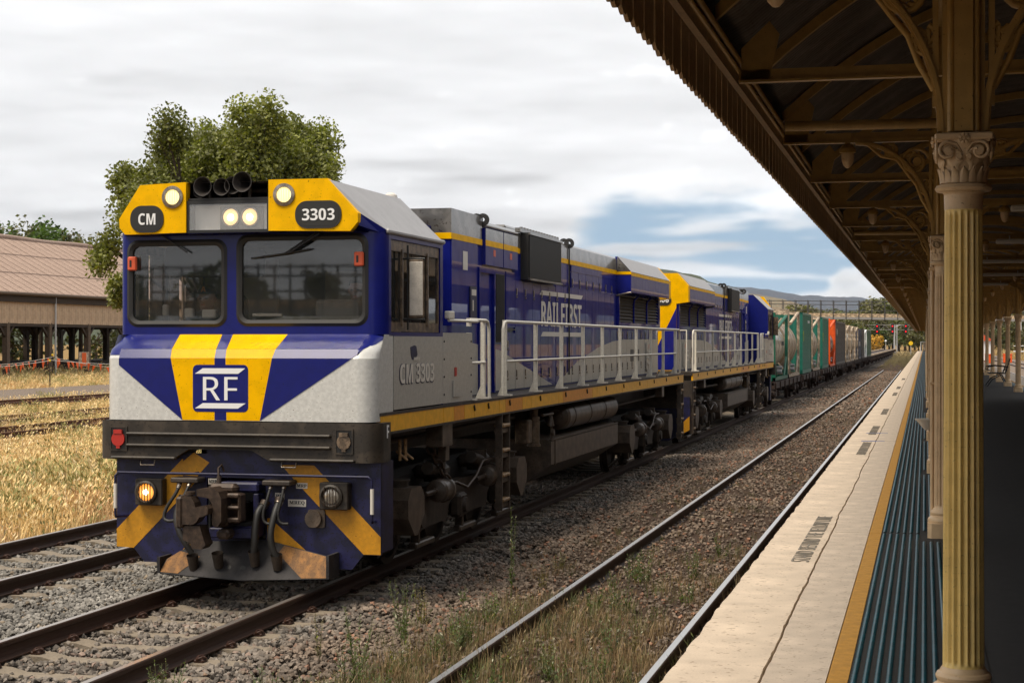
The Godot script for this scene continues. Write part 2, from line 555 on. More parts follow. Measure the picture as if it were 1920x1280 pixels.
	mat("cladding", Color(0.58, 0.45, 0.33), 0.8, {"tex": "concrete", "scale": 0.5})
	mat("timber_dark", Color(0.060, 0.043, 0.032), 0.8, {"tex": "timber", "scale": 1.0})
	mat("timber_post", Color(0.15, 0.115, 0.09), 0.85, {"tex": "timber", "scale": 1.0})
	mat("galv", Color(0.46, 0.47, 0.48), 0.4, {"metal": 0.5})
	mat("bark", Color(0.115, 0.09, 0.07), 0.9, {"tex": "timber", "scale": 2.0})
	mat("leaf", Color(1, 1, 1), 0.5, {"vc": true, "backlight": Color(0.8, 0.85, 0.4)})
	mat("wooded", Color(0.085, 0.095, 0.055), 0.95, {"tex": "wood_hill", "scale": 0.02, "world": true})
	mat("brown_hill", Color(0.34, 0.23, 0.18), 0.95, {"tex": "wood_hill", "scale": 0.006, "world": true})
	mat("far_hill_hazed", Color(0.105, 0.105, 0.19), 0.95, {"tex": "wood_hill", "scale": 0.002, "world": true})  # the bluish haze of distance is put into this base colour
	mat("steel_dark", Color(0.045, 0.042, 0.042), 0.6)
	mat("steel_grey", Color(0.24, 0.23, 0.22), 0.5)
	mat("panel_cream", Color(0.62, 0.50, 0.36), 0.7, {"tex": "worn", "scale": 0.4})
	mat("orange_flag", Color(0.80, 0.12, 0.01), 0.6, {"backlight": Color(0.5, 0.2, 0.1)})
	mat("sign_yellow", Color(0.75, 0.48, 0.01), 0.5)
	# freight
	mat("tank_white", Color(0.66, 0.63, 0.56), 0.35, {"tex": "worn", "scale": 0.35, "coat": 0.3})
	mat("tank_beige", Color(0.50, 0.42, 0.32), 0.45, {"tex": "worn", "scale": 0.4})
	mat("tank_steel", Color(0.42, 0.38, 0.38), 0.25, {"metal": 0.7, "tex": "worn", "scale": 0.4})
	mat("frame_green", Color(0.006, 0.12, 0.075), 0.4, {"tex": "paint", "scale": 1.0})
	mat("box_green", Color(0.008, 0.14, 0.105), 0.4, {"tex": "paint", "scale": 0.6})
	mat("box_green_dark", Color(0.03, 0.09, 0.045), 0.45, {"tex": "paint", "scale": 0.6})
	mat("box_grey", Color(0.085, 0.080, 0.082), 0.5, {"tex": "worn", "scale": 0.4})
	mat("box_blue", Color(0.045, 0.065, 0.13), 0.5, {"tex": "worn", "scale": 0.4})
	mat("frame_orange", Color(0.85, 0.11, 0.008), 0.4, {"tex": "paint", "scale": 1.0})
	mat("frame_cream", Color(0.62, 0.52, 0.42), 0.45, {"tex": "worn", "scale": 0.8})
	mat("wagon", Color(0.055, 0.040, 0.033), 0.65, {"tex": "rust", "scale": 0.8})
	mat("lime", Color(0.42, 0.52, 0.03), 0.5)
	mat("skin", Color(0.40, 0.22, 0.15), 0.5)
	mat("cloth_dark", Color(0.03, 0.032, 0.04), 0.8)
	mat("hi_vis", Color(0.70, 0.22, 0.02), 0.7)

func make_sky() -> Sky:
	# Overcast: streaked high cloud with a clear band near the horizon and small cumulus in it.
	var w := 4096
	var h := 2048
	var d := PackedByteArray()
	d.resize(w * h * 3)
	var f1 := FastNoiseLite.new()
	f1.seed = 21
	f1.frequency = 1.0
	f1.fractal_octaves = 5
	var f2 := FastNoiseLite.new()
	f2.seed = 22
	f2.frequency = 1.0
	f2.fractal_octaves = 5
	var f3 := FastNoiseLite.new()
	f3.seed = 23
	f3.frequency = 1.0
	f3.fractal_octaves = 3
	var y := 0
	while y < h:
		var el := PI / 2 - PI * (y + 0.5) / h
		var step := 1
		if el > 0.42:
			step = 8
		elif el < -0.02:
			step = 64
		for x0 in range(0, w, step):
			var az := wrapf(TAU * (x0 + step * 0.5) / w, -PI, PI)      # the picture's left edge is the track's direction
			var q := sky_colour(az, maxf(el, 0.0), f1, f2, f3)
			var r := int(clampf(q.r, 0, 1) * 255)
			var g := int(clampf(q.g, 0, 1) * 255)
			var b := int(clampf(q.b, 0, 1) * 255)
			for yy in mini(step, h - y):
				var o := ((y + yy) * w + x0) * 3
				for xx in step:
					d[o] = r
					d[o + 1] = g
					d[o + 2] = b
					o += 3
		y += step
	var sm := PanoramaSkyMaterial.new()
	sm.panorama = ImageTexture.create_from_image(Image.create_from_data(w, h, false, Image.FORMAT_RGB8, d))
	sm.energy_multiplier = 1.0
	var s := Sky.new()
	s.sky_material = sm
	return s

func sky_colour(az: float, el: float, f1: FastNoiseLite, f2: FastNoiseLite, f3: FastNoiseLite) -> Color:
	# sRGB values; az is measured from the track's direction, right positive
	var e := rad_to_deg(el)
	# points on a cloud sheet, squeezed towards the horizon
	var dir := Vector3(sin(az), 0, cos(az))
	var k := 1.0 / (sin(el) + 0.10)
	var p := dir * k
	var streak := f1.get_noise_3d(p.x * 0.55 + 3.0, 0.4, p.z * 0.9) * 0.6 + f2.get_noise_3d(dir.x * 2.2, e * 0.34, dir.z * 2.2) * 0.6
	var bluetop := Color(0.505, 0.592, 0.67).lerp(Color(0.65, 0.712, 0.755), exp(-e / 2.2))
	var white := 0.776 + 0.055 * smoothstep(-0.1, 0.45, streak) - 0.13 * smoothstep(0.08, 0.5, -streak)
	white += 0.05 * f1.get_noise_3d(dir.x * 7.0 + 5.0, e * 0.75, dir.z * 7.0) * smoothstep(14.0, 6.0, e) + 0.02 * f2.get_noise_3d(dir.x * 16.0, e * 1.8, dir.z * 16.0)
	var cloud := Color(white * 0.992, white * 0.994, white)
	# clear band: its upper edge wanders with the azimuth
	var edge := 4.5 + 0.8 * f3.get_noise_2d(dir.x * 3.3 + 0.35, dir.z * 3.3 + 1.9) + 1.5 * f2.get_noise_3d(dir.x * 9.0, e * 0.6, dir.z * 9.0)
	edge -= 4.0 * smoothstep(0.14, 0.26, absf(az + 0.03))
	var cover := smoothstep(edge - 0.5, edge + 0.7, e)
	# thin streaks inside the band
	var thin := f2.get_noise_3d(dir.x * 5.0 + 7.0, e * 1.3, dir.z * 5.0) * 1.5 + 0.06
	cover = maxf(cover, 0.85 * smoothstep(0.05, 0.55, thin))
	# cumulus with flat bases
	var hump := f1.get_noise_3d(dir.x * 11.0 + 2.0, e * 0.25, dir.z * 11.0)
	var top := 1.5 + 3.0 * hump + 0.7 * f1.get_noise_3d(dir.x * 38.0, e * 1.4, dir.z * 38.0)
	var puff := smoothstep(0.0, 0.35, top - e) * smoothstep(0.25, 0.8, e) if e < 6.0 else 0.0
	var out := bluetop.lerp(cloud, cover)
	if puff > 0.0:
		var pw := 0.745 + 0.08 * smoothstep(0.9, 0.0, top - e)
		out = out.lerp(Color(pw, pw * 0.995, pw * 0.99), puff * 0.85)
	# a few bright scraps below the overcast
	var scrap := f1.get_noise_3d(dir.x * 13.0 + 9.0, e * 0.55 + 4.0, dir.z * 13.0)
	out = out.lerp(Color(0.95, 0.95, 0.95), 0.35 * smoothstep(0.40, 0.62, scrap) * smoothstep(3.0, 5.0, e) * smoothstep(16.0, 9.0, e))
	return out

func make_camera_and_light() -> void:
	var cam := Camera3D.new()
	cam.name = "camera"
	cam.fov = 22.97
	cam.near = 0.1
	cam.far = 20000.0
	cam.position = Vector3(0, 2.5, 0)
	cam.rotation_degrees = Vector3(0, 13.822, 0)
	add_child(cam)
	cam.current = true
	var env := Environment.new()
	env.background_mode = Environment.BG_SKY
	env.sky = make_sky()
	env.tonemap_mode = Environment.TONE_MAPPER_LINEAR
	env.tonemap_exposure = 1.62
	env.sdfgi_enabled = true
	env.ssao_enabled = true
	env.ssil_enabled = true
	env.fog_enabled = true
	env.fog_density = 0.00002
	env.fog_light_color = Color(0.72, 0.78, 0.88)
	var we := WorldEnvironment.new()
	we.name = "environment"
	we.environment = env
	add_child(we)
	var sun := DirectionalLight3D.new()
	sun.name = "sun"
	sun.light_energy = 0.8
	sun.light_color = Color(1.0, 0.95, 0.87)
	sun.light_angular_distance = 26.0
	sun.shadow_enabled = true
	add_child(sun)
	sun.look_at_from_position(Vector3(-3.6, 12, 5.5), Vector3.ZERO)

# ---------------------------------------------------------------- locomotive
# Loco frame: x across, y above the rails, u behind the nose; point P(x, y, u).
func side_xf(x: float, sx: float, u: float, y: float) -> Transform3D:
	return Transform3D(Basis(Vector3(0, 0, -sx), Vector3(0, 1, 0), Vector3(sx, 0, 0)), Vector3(x * sx, y, -u))

func nose_u(y: float) -> float:
	if y <= 2.33:
		return 0.0
	if y <= 2.42:
		return (y - 2.33) / 0.09 * 0.05
	return 0.05 + (y - 2.42) / 0.15 * 0.28

func nose_paint(parent: Node, called: String, poly: PackedVector2Array, m: String, lift := 0.003) -> void:
	var b := MB.new()
	for band in [[1.0, 2.33], [2.33, 2.42], [2.42, 2.60]]:
		for q in Geometry2D.intersect_polygons(poly, rect(-3, band[0], 3, band[1])):
			var ix := Geometry2D.triangulate_polygon(q)
			var dn := Vector3(0, 0.0 if band[0] < 2 else (0.45 if band[0] < 2.4 else 0.88), 1.0 if band[0] < 2 else (0.89 if band[0] < 2.4 else 0.47)) * lift
			for i in range(0, ix.size(), 3):
				var w := []
				for k in 3:
					var s: Vector2 = q[ix[i + k]]
					w.append(P(s.x, s.y, nose_u(s.y)) + dn)
				if (w[1] - w[0]).cross(w[2] - w[0]).z < 0:
					w = [w[0], w[2], w[1]]
				b.tri(w[0], w[1], w[2])
	part(parent, called, b, m)

func arc_corner(b: MB, x0: float, u0: float, r: float, ya: float, yb: float, sx: float, ua_top := 0.0) -> void:
	# a quarter-round vertical corner from the front face to the side
	var lo := []
	var hi := []
	for i in 7:
		var w := PI / 2 * i / 6
		var x := x0 + r * sin(w)
		var u := u0 + r * (1 - cos(w))
		lo.append(P(x * sx, ya, u))
		hi.append(P(x * sx, yb, u + ua_top * cos(w)))
	b.grid([lo, hi])

func build_nose(root: Node3D) -> void:
	var b := MB.new()
	b.quad(P(-1.29, 1.7, 0), P(1.29, 1.7, 0), P(1.29, 2.33, 0), P(-1.29, 2.33, 0))
	b.quad(P(-1.29, 2.33, 0), P(1.29, 2.33, 0), P(1.29, 2.42, 0.05), P(-1.29, 2.42, 0.05))
	b.quad(P(-1.29, 2.42, 0.05), P(1.29, 2.42, 0.05), P(1.29, 2.57, 0.33), P(-1.29, 2.57, 0.33))
	for sx in [-1.0, 1.0]:
		arc_corner(b, 1.29, 0, 0.17, 1.70, 2.33, sx)
		var rows := []
		for y in [2.33, 2.38, 2.42, 2.47, 2.52, 2.57]:
			var r := []
			for i in 7:
				var w := PI / 2 * i / 6
				r.append(P(sx * (1.29 + 0.17 * sin(w)), y, nose_u(y) + (0.17 + 0.12 * smoothstep(2.33, 2.57, y)) * (1 - cos(w))))
			rows.append(r)
		b.grid(rows)
		b.quad(P(sx * 1.46, 1.70, 0.17), P(sx * 1.46, 1.70, 0.62), P(sx * 1.46, 2.57, 0.62), P(sx * 1.46, 2.33, 0.17))
		b.tri(P(sx * 1.46, 2.57, 0.62), P(sx * 1.46, 2.57, 0.33), P(sx * 1.46, 2.33, 0.17))
	var nose := part(root, "nose", b, "silver")
	nose_paint(nose, "blue_panel", pv([-1.285, 2.57, -1.285, 2.26, -0.58, 1.705, -0.71, 2.33, -0.72, 2.42, -0.76, 2.57]), "blue_front", 0.0045)
	nose_paint(nose, "blue_panel", pv([0.26, 1.705, 1.285, 2.365, 1.285, 2.57, 0.43, 2.57, 0.41, 2.43, 0.39, 2.33]), "blue_front", 0.0045)
	nose_paint(nose, "yellow_stripe", pv([-0.58, 1.705, -0.23, 1.705, -0.23, 2.33, -0.235, 2.42, -0.29, 2.57, -0.76, 2.57, -0.72, 2.42, -0.71, 2.33]), "yellow", 0.003)
	nose_paint(nose, "yellow_stripe", pv([-0.10, 1.705, 0.26, 1.705, 0.39, 2.33, 0.41, 2.43, 0.43, 2.57, -0.17, 2.57, -0.12, 2.42, -0.11, 2.33]), "yellow", 0.003)
	nose_paint(nose, "centre_stripe", pv([-0.23, 1.705, -0.10, 1.705, -0.11, 2.33, -0.12, 2.42, -0.17, 2.57, -0.29, 2.57, -0.235, 2.42, -0.23, 2.33]), "blue_front", 0.003)
	var logo := part(nose, "logo_plate", MB.new().at(map_front(-0.003)).prism(rrect(-0.465, 1.79, 0.135, 2.265, 0.05), 0, 0.003), "blue_front")
	part(nose, "logo_bar", MB.new().at(map_front(-0.006)).prism(pv([-0.44, 2.175, 0.03, 2.175, 0.105, 2.23, -0.355, 2.23]), 0, 0.003), "white")
	part(nose, "logo_bar", MB.new().at(map_front(-0.006)).prism(pv([-0.44, 1.825, 0.025, 1.825, 0.11, 1.878, -0.355, 1.878]), 0, 0.003), "white")
	lettering(nose, "lettering", "RF", 0.235, 0.375, Transform3D(Basis.IDENTITY, Vector3(-0.165, 2.025, 0.0085)), "white", false)
	# blue wraps over the chamfered corners, as painted
	for sx in [-1.0, 1.0]:
		var k := MB.new()
		var rows := []
		for y in [2.36, 2.42, 2.47, 2.52, 2.567]:
			var r := []
			var lim := 6 if sx < 0 else int(lerpf(0.0, 6.0, (y - 2.36) / 0.2))
			for i in 7:
				var w := PI / 2 * mini(i, lim) / 6
				r.append(P(sx * (1.285 + 0.179 * sin(w)), y + 0.002, nose_u(y) - 0.004 + (0.17 + 0.12 * smoothstep(2.33, 2.57, y)) * (1 - cos(w))))
			rows.append(r)
		k.grid(rows)
		part(nose, "corner_paint", k, "blue_front")
	# bumper beam with ribs and jumper sockets
	b = MB.new().at(map_front())
	b.prism(pv([-1.36, 1.69, -1.36, 1.30, -0.69, 1.30, -0.5, 1.41, 0.18, 1.41, 0.38, 1.30, 1.36, 1.30, 1.36, 1.69]), -0.3, 0.03)
	b.at(Transform3D.IDENTITY)
	for sx in [-1.0, 1.0]:
		arc_corner(b, 1.36, -0.03, 0.16, 1.30, 1.69, sx)
		b.span(P(sx * 1.36, 1.30, 0.13), P(sx * 1.52, 1.69, 0.36))
	var bump := part(root, "bumper_beam", b, "bumper")
	for y in [1.562, 1.445]:
		part(bump, "rib", MB.new().bbox(P(-0.075, y, -0.045), Vector3(2.21, 0.03, 0.06), 0.012), "bumper")
	part(bump, "rib", MB.new().bbox(P(-0.99, 1.318, -0.045), Vector3(0.72, 0.03, 0.06), 0.012), "bumper")
	part(bump, "rib", MB.new().bbox(P(0.83, 1.318, -0.045), Vector3(0.9, 0.03, 0.06), 0.012), "bumper")
	for q in [[-1.27, 1.51, "red"], [1.165, 1.51, "frame_brown"]]:
		var s := MB.new()
		s.at(map_front(-0.032)).ring(corners(q[0] - 0.095, 1.385, q[0] + 0.095, 1.635, 0), corners(q[0] - 0.08, 1.40, q[0] + 0.08, 1.62, 0), 0.012)
		s.wall(corners(q[0] - 0.095, 1.385, q[0] + 0.095, 1.635, 0), 0, 0.012)
		part(bump, "socket_frame", s, "bumper")
		part(bump, "socket_recess", MB.new().box(P(q[0], 1.51, -0.034), Vector3(0.165, 0.225, 0.006)), "black")
		var k := MB.new().at(map_front(-0.036))
		k.prism(disc(q[0], 1.505, 0.072), 0, 0.022)
		k.prism(rect(q[0] - 0.045, 1.56, q[0] + 0.045, 1.60), 0, 0.03)
		k.prism(rect(q[0] - 0.02, 1.41, q[0] + 0.02, 1.45), 0, 0.02)
		part(bump, "socket_cover", k, q[2])
	lettering(bump, "lettering", "F", 0.13, 0.06, side_xf(1.5235, 1.0, 0.26, 1.60), "white")

func build_pilot(root: Node3D) -> void:
	var b := MB.new().at(map_front(0.1))
	b.prism(pv([-1.36, 1.30, -1.36, 0.39, -1.17, 0.38, -1.05, 0.24, -0.36, 0.24, -0.36, 1.36, -0.6, 1.36]), -0.04, 0)
	b.prism(pv([0.28, 0.24, 1.2, 0.23, 1.32, 0.38, 1.5, 0.38, 1.5, 1.30, 0.4, 1.36, 0.28, 1.36]), -0.04, 0)
	b.prism(rect(-0.36, 0.24, 0.28, 0.50), -0.04, 0)
	b.prism(rect(-0.36, 1.12, 0.28, 1.40), -0.04, 0)
	b.at(Transform3D.IDENTITY)
	b.span(P(1.46, 0.40, 0.11), P(1.5, 1.3, 0.5))
	b.span(P(-1.36, 0.40, 0.11), P(-1.32, 1.3, 0.5))
	var pilot := part(root, "pilot_plate", b, "blue_low")
	for poly in [[-1.36, 0.57, -1.36, 0.39, -1.17, 0.38, -0.47, 1.08, -0.62, 1.08, -0.62, 1.30, -0.63, 1.30], [-0.50, 1.37, -0.33, 1.27, -0.46, 1.13, -0.70, 1.14, -0.64, 1.26],
			[1.5, 0.56, 1.5, 0.385, 1.32, 0.385, 0.62, 1.08, 0.45, 1.26, 0.80, 1.26], [0.30, 0.72, 0.33, 0.72, 0.88, 0.27, 0.60, 0.26, 0.30, 0.50],
			[-0.37, 0.60, -0.42, 0.60, -0.72, 0.27, -0.50, 0.26, -0.37, 0.42]]:
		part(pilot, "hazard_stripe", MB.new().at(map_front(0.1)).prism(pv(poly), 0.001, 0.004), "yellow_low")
	# plough blade
	var pu := func(y: float) -> float: return 0.09 - (0.5 - y) / 0.37 * 0.30
	b = MB.new()
	for poly in [[-0.76, 0.17, 0.13, 0.13, 0.13, 0.49, -0.45, 0.47, -0.72, 0.30], [0.13, 0.13, 1.05, 0.17, 1.05, 0.36, 0.31, 0.50, 0.13, 0.49]]:
		var q := pv(poly)
		var ix := Geometry2D.triangulate_polygon(q)
		for i in range(0, ix.size(), 3):
			var w := []
			for k in 3:
				w.append(P(q[ix[i + k]].x, q[ix[i + k]].y, pu.call(q[ix[i + k]].y)))
			b.tri(w[0], w[1], w[2])
			var o := Vector3(0, -0.012, -0.02)
			b.tri(w[0] + o, w[2] + o, w[1] + o)
	b.span(P(1.035, 0.17, -0.2), P(1.065, 0.40, 0.1))
	b.span(P(-0.775, 0.17, -0.18), P(-0.745, 0.33, 0.1))
	var plough := part(root, "plough_blade", b, "plough")
	for poly in [[-0.745, 0.18, -0.55, 0.17, -0.36, 0.33, -0.60, 0.375, -0.71, 0.30], [0.77, 0.165, 1.03, 0.175, 1.03, 0.355, 0.50, 0.455, 0.46, 0.38]]:
		var k := MB.new()
		var q := pv(poly)
		var ix := Geometry2D.triangulate_polygon(q)
		for i in range(0, ix.size(), 3):
			var w := []
			for z in 3:
				w.append(P(q[ix[i + z]].x, q[ix[i + z]].y, pu.call(q[ix[i + z]].y)) + Vector3(0, 0.003, 0.004))
			k.tri(w[0], w[1], w[2])
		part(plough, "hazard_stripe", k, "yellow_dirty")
	for x in [-0.03, 0.125]:
		var k := MB.new()
		k.cyl(P(x, 0.235, -0.115), P(x, 0.24, -0.122), 0.03, 0.03, 14)
		part(plough, "hole", k, "black")
	for q in [[-0.40, 0.30], [-0.13, 0.33], [0.26, 0.36], [0.50, 0.33]]:
		part(plough, "hose_holder", MB.new().cyl(P(q[0], q[1] - 0.09, -0.12), P(q[0], q[1] + 0.06, -0.16), 0.045, 0.06, 14, false).cyl(P(q[0], q[1] - 0.09, -0.12), P(q[0], q[1] - 0.085, -0.12), 0.045, 0.045, 14), "grime")
	# ditch lights in boxes behind grilles
	for q in [[-0.97, "lamp_amber"], [1.025, "lamp_off"]]:
		var x: float = q[0]
		var box := part(root, "lamp_box", MB.new().bbox(P(x + 0.02, 0.965, 0.05), Vector3(0.30, 0.27, 0.13), 0.01), "bumper")
		part(box, "lamp_rim", MB.new().at(Transform3D(Basis(Vector3.RIGHT, PI / 2), P(x, 0.965, -0.015))).lathe([[0.12, 0.0], [0.12, 0.03], [0.10, 0.04], [0.085, 0.02]], 28), "bumper")
		part(box, "headlamp", MB.new().at(Transform3D(Basis(Vector3.RIGHT, PI / 2), P(x, 0.965, -0.016))).lathe([[0.09, 0.0], [0.07, 0.012], [0.04, 0.02], [0.0, 0.023]], 24), q[1])
		if x < 0:
			part(box, "lamp_bulb", MB.new().at(Transform3D(Basis(Vector3.RIGHT, PI / 2), P(x, 0.965, -0.036))).lathe([[0.03, 0.0], [0.02, 0.008], [0.0, 0.010]], 16), "lamp_bulb")
		for i in 5:
			var gx := x - 0.06 + i * 0.03
			part(box, "guard_bar", MB.new().cyl(P(gx, 0.87, -0.06), P(gx, 1.06, -0.06), 0.005, 0.005, 6), "iron")
	# grab rail round the pilot
	var rail := MB.new()
	rail.tube(PackedVector3Array([P(-1.24, 0.71, 0.1), P(-1.30, 0.71, -0.04), P(-1.30, 0.74, -0.05), P(-1.30, 1.13, -0.05), P(-1.27, 1.165, -0.05), P(-0.6, 1.165, -0.05), P(0.9, 1.165, -0.05), P(1.42, 1.165, -0.05), P(1.455, 1.13, -0.05), P(1.46, 0.75, -0.05), P(1.46, 0.72, -0.04), P(1.44, 0.72, 0.1)]), 0.014, 8)
	for x in [-1.1, -0.45, 0.45, 1.25]:
		rail.cyl(P(x, 1.165, -0.05), P(x, 1.165, 0.1), 0.012)
	var gr := part(root, "grab_rail", rail, "blue_low")
	for x in [-1.30, 1.46]:
		part(gr, "reflective_strip", MB.new().cyl(P(x, 0.80, -0.05), P(x, 1.05, -0.05), 0.019), "off_white")
	for x in [-0.95, 0.58]:
		part(root, "grab_handle", MB.new().tube(PackedVector3Array([P(x - 0.075, 1.30, -0.02), P(x - 0.075, 1.245, -0.04), P(x + 0.075, 1.245, -0.04), P(x + 0.075, 1.30, -0.02)]), 0.008, 6), "chrome")
	# coupler
	var c := part(root, "coupler", MB.new().bbox(P(-0.03, 0.76, 0.05), Vector3(0.17, 0.20, 0.8), 0.03), "iron")
	part(c, "coupler_head", MB.new().at(map_front(0.0)).prism(pv([-0.20, 1.05, -0.05, 1.07, 0.03, 1.03, 0.06, 0.96, 0.06, 0.74, 0.02, 0.69, -0.03, 0.70, -0.035, 0.90, -0.07, 0.965, -0.20, 0.985]), 0.26, 0.50).at(Transform3D.IDENTITY).bbox(P(0.12, 0.98, -0.30), Vector3(0.14, 0.05, 0.12), 0.015).bbox(P(0.12, 0.86, -0.30), Vector3(0.14, 0.04, 0.12), 0.015).bbox(P(0.12, 0.74, -0.30), Vector3(0.14, 0.05, 0.12), 0.015).bbox(P(0.18, 0.86, -0.28), Vector3(0.04, 0.28, 0.14), 0.015), "iron")
	part(c, "guard_arm", MB.new().bbox(P(-0.335, 0.83, -0.52), Vector3(0.075, 0.31, 0.20), 0.02), "iron")
	part(c, "knuckle", MB.new().at(map_front(0.0)).prism(pv([-0.30, 0.985, -0.21, 0.985, -0.175, 0.93, -0.165, 0.885, -0.06, 0.905, -0.03, 0.875, -0.035, 0.825, -0.075, 0.80, -0.12, 0.79, -0.15, 0.745, -0.19, 0.715, -0.30, 0.715]), 0.46, 0.61), "iron")
	part(c, "knuckle_pin", MB.new().cyl(P(-0.255, 0.52, -0.52), P(-0.255, 1.02, -0.52), 0.03).cyl(P(-0.255, 1.0, -0.52), P(-0.255, 1.03, -0.52), 0.05), "iron")
	part(c, "lower_lug", MB.new().at(map_front(0.0)).prism(pv([-0.31, 0.70, -0.13, 0.70, -0.10, 0.60, -0.07, 0.52, -0.11, 0.475, -0.21, 0.475, -0.24, 0.54, -0.31, 0.56]), 0.40, 0.58), "iron")
	part(c, "coupler_horn", MB.new().bbox(P(-0.03, 1.04, -0.22), Vector3(0.30, 0.10, 0.14), 0.035).bbox(P(0.02, 0.60, -0.30), Vector3(0.14, 0.10, 0.18), 0.03), "iron")
	part(c, "release_lever", MB.new().cyl(P(-0.09, 1.05, -0.22), P(-0.09, 1.16, -0.20), 0.025).tube(PackedVector3Array([P(-0.09, 1.14, -0.22), P(-0.10, 1.24, -0.2), P(-0.08, 1.27, -0.17), P(-0.06, 1.2, -0.15)]), 0.012, 6), "iron")
	part(root, "coupler_pocket", MB.new().span(P(-0.35, 0.52, 0.12), P(-0.33, 1.12, 0.6)).span(P(0.25, 0.52, 0.12), P(0.27, 1.12, 0.6)).span(P(-0.33, 0.52, 0.58), P(0.25, 1.12, 0.6)), "black")
	part(root, "coupler_carrier", MB.new().bbox(P(0.0, 0.585, -0.02), Vector3(0.46, 0.10, 0.24), 0.01).bbox(P(0.06, 1.04, 0.03), Vector3(0.42, 0.10, 0.2), 0.02).bbox(P(0.24, 0.76, 0.02), Vector3(0.06, 0.44, 0.16), 0.01), "blue_low")
	# brake and multiple-unit hoses
	var hoses := [
		[[-0.58, 1.08, -0.06, -0.60, 0.98, -0.10, -0.70, 0.82, -0.12, -0.72, 0.72, -0.13, -0.66, 0.69, -0.14, -0.52, 0.72, -0.14, -0.44, 0.73, -0.12], 0.018],
		[[-0.47, 1.08, -0.06, -0.49, 0.98, -0.12, -0.55, 0.85, -0.16, -0.55, 0.74, -0.17, -0.47, 0.70, -0.16, -0.42, 0.74, -0.12], 0.016],
		[[-0.55, 0.92, -0.05, -0.57, 0.80, -0.14, -0.55, 0.66, -0.19, -0.47, 0.50, -0.20, -0.40, 0.38, -0.17], 0.032],
		[[0.40, 1.07, -0.05, 0.385, 0.95, -0.10, 0.35, 0.80, -0.13, 0.36, 0.71, -0.13, 0.42, 0.69, -0.12, 0.46, 0.75, -0.08], 0.016],
		[[0.54, 1.07, -0.05, 0.53, 0.93, -0.10, 0.50, 0.78, -0.12, 0.53, 0.70, -0.12, 0.60, 0.69, -0.1], 0.016],
		[[0.33, 0.88, -0.02, 0.29, 0.80, -0.12, 0.28, 0.65, -0.17, 0.28, 0.50, -0.18, 0.26, 0.36, -0.16], 0.036],
		[[0.48, 0.92, -0.02, 0.47, 0.80, -0.12, 0.45, 0.62, -0.18, 0.46, 0.48, -0.18, 0.50, 0.36, -0.16], 0.034]]
	for hs in hoses:
		var cv := Curve3D.new()
		var a: Array = hs[0]
		var m := a.size() / 3
		for i in m:
			var p0 := P(a[maxi(i - 1, 0) * 3], a[maxi(i - 1, 0) * 3 + 1], a[maxi(i - 1, 0) * 3 + 2])
			var p1 := P(a[mini(i + 1, m - 1) * 3], a[mini(i + 1, m - 1) * 3 + 1], a[mini(i + 1, m - 1) * 3 + 2])
			var tg := (p1 - p0) / 6.0
			cv.add_point(P(a[i * 3], a[i * 3 + 1], a[i * 3 + 2]), -tg, tg)
		var pts := PackedVector3Array()
		for i in 19:
			pts.append(cv.sample_baked(cv.get_baked_length() * i / 18.0, true))
		var ho := part(root, "air_hose", MB.new().tube(pts, hs[1], 8), "rubber")
		part(ho, "hose_clamp", MB.new().cyl(pts[1], pts[2], hs[1] * 1.25), "chrome")
		part(ho, "hose_coupling", MB.new().cyl(pts[0] + Vector3(0, 0.02, 0), pts[1], hs[1] * 1.35), "iron")
	part(root, "hose_bracket", MB.new().bbox(P(-0.52, 1.10, 0.0), Vector3(0.30, 0.05, 0.2), 0.01), "grime")
	part(root, "hose_bracket", MB.new().bbox(P(0.47, 1.09, 0.0), Vector3(0.30, 0.05, 0.2), 0.01), "grime")
	# socket with round cover, stencilled pipe names
	part(root, "jumper_cover", MB.new().at(map_front(0.08)).prism(disc(0.81, 0.73, 0.085), 0, 0.05).prism(rrect(0.74, 0.64, 0.92, 0.82, 0.02), -0.02, 0.0), "grime_light")
	for q in [["BR", 0.435, 0.945, 0.10, 0.055], ["MRP", 0.67, 1.055, 0.12, 0.045], ["MREQ", 0.62, 0.88, 0.19, 0.06], ["MRP", -0.29, 1.08, 0.10, 0.045]]:
		var pl := part(root, "name_plate", MB.new().box(P(q[1], q[2], 0.094), Vector3(q[3], q[4] + 0.012, 0.004)), "off_white")
		lettering(pl, "lettering", q[0], q[4] * 0.72, q[3] * 0.86, Transform3D(Basis.IDENTITY, P(q[1], q[2], 0.0905)), "black", true, "Droid Serif")

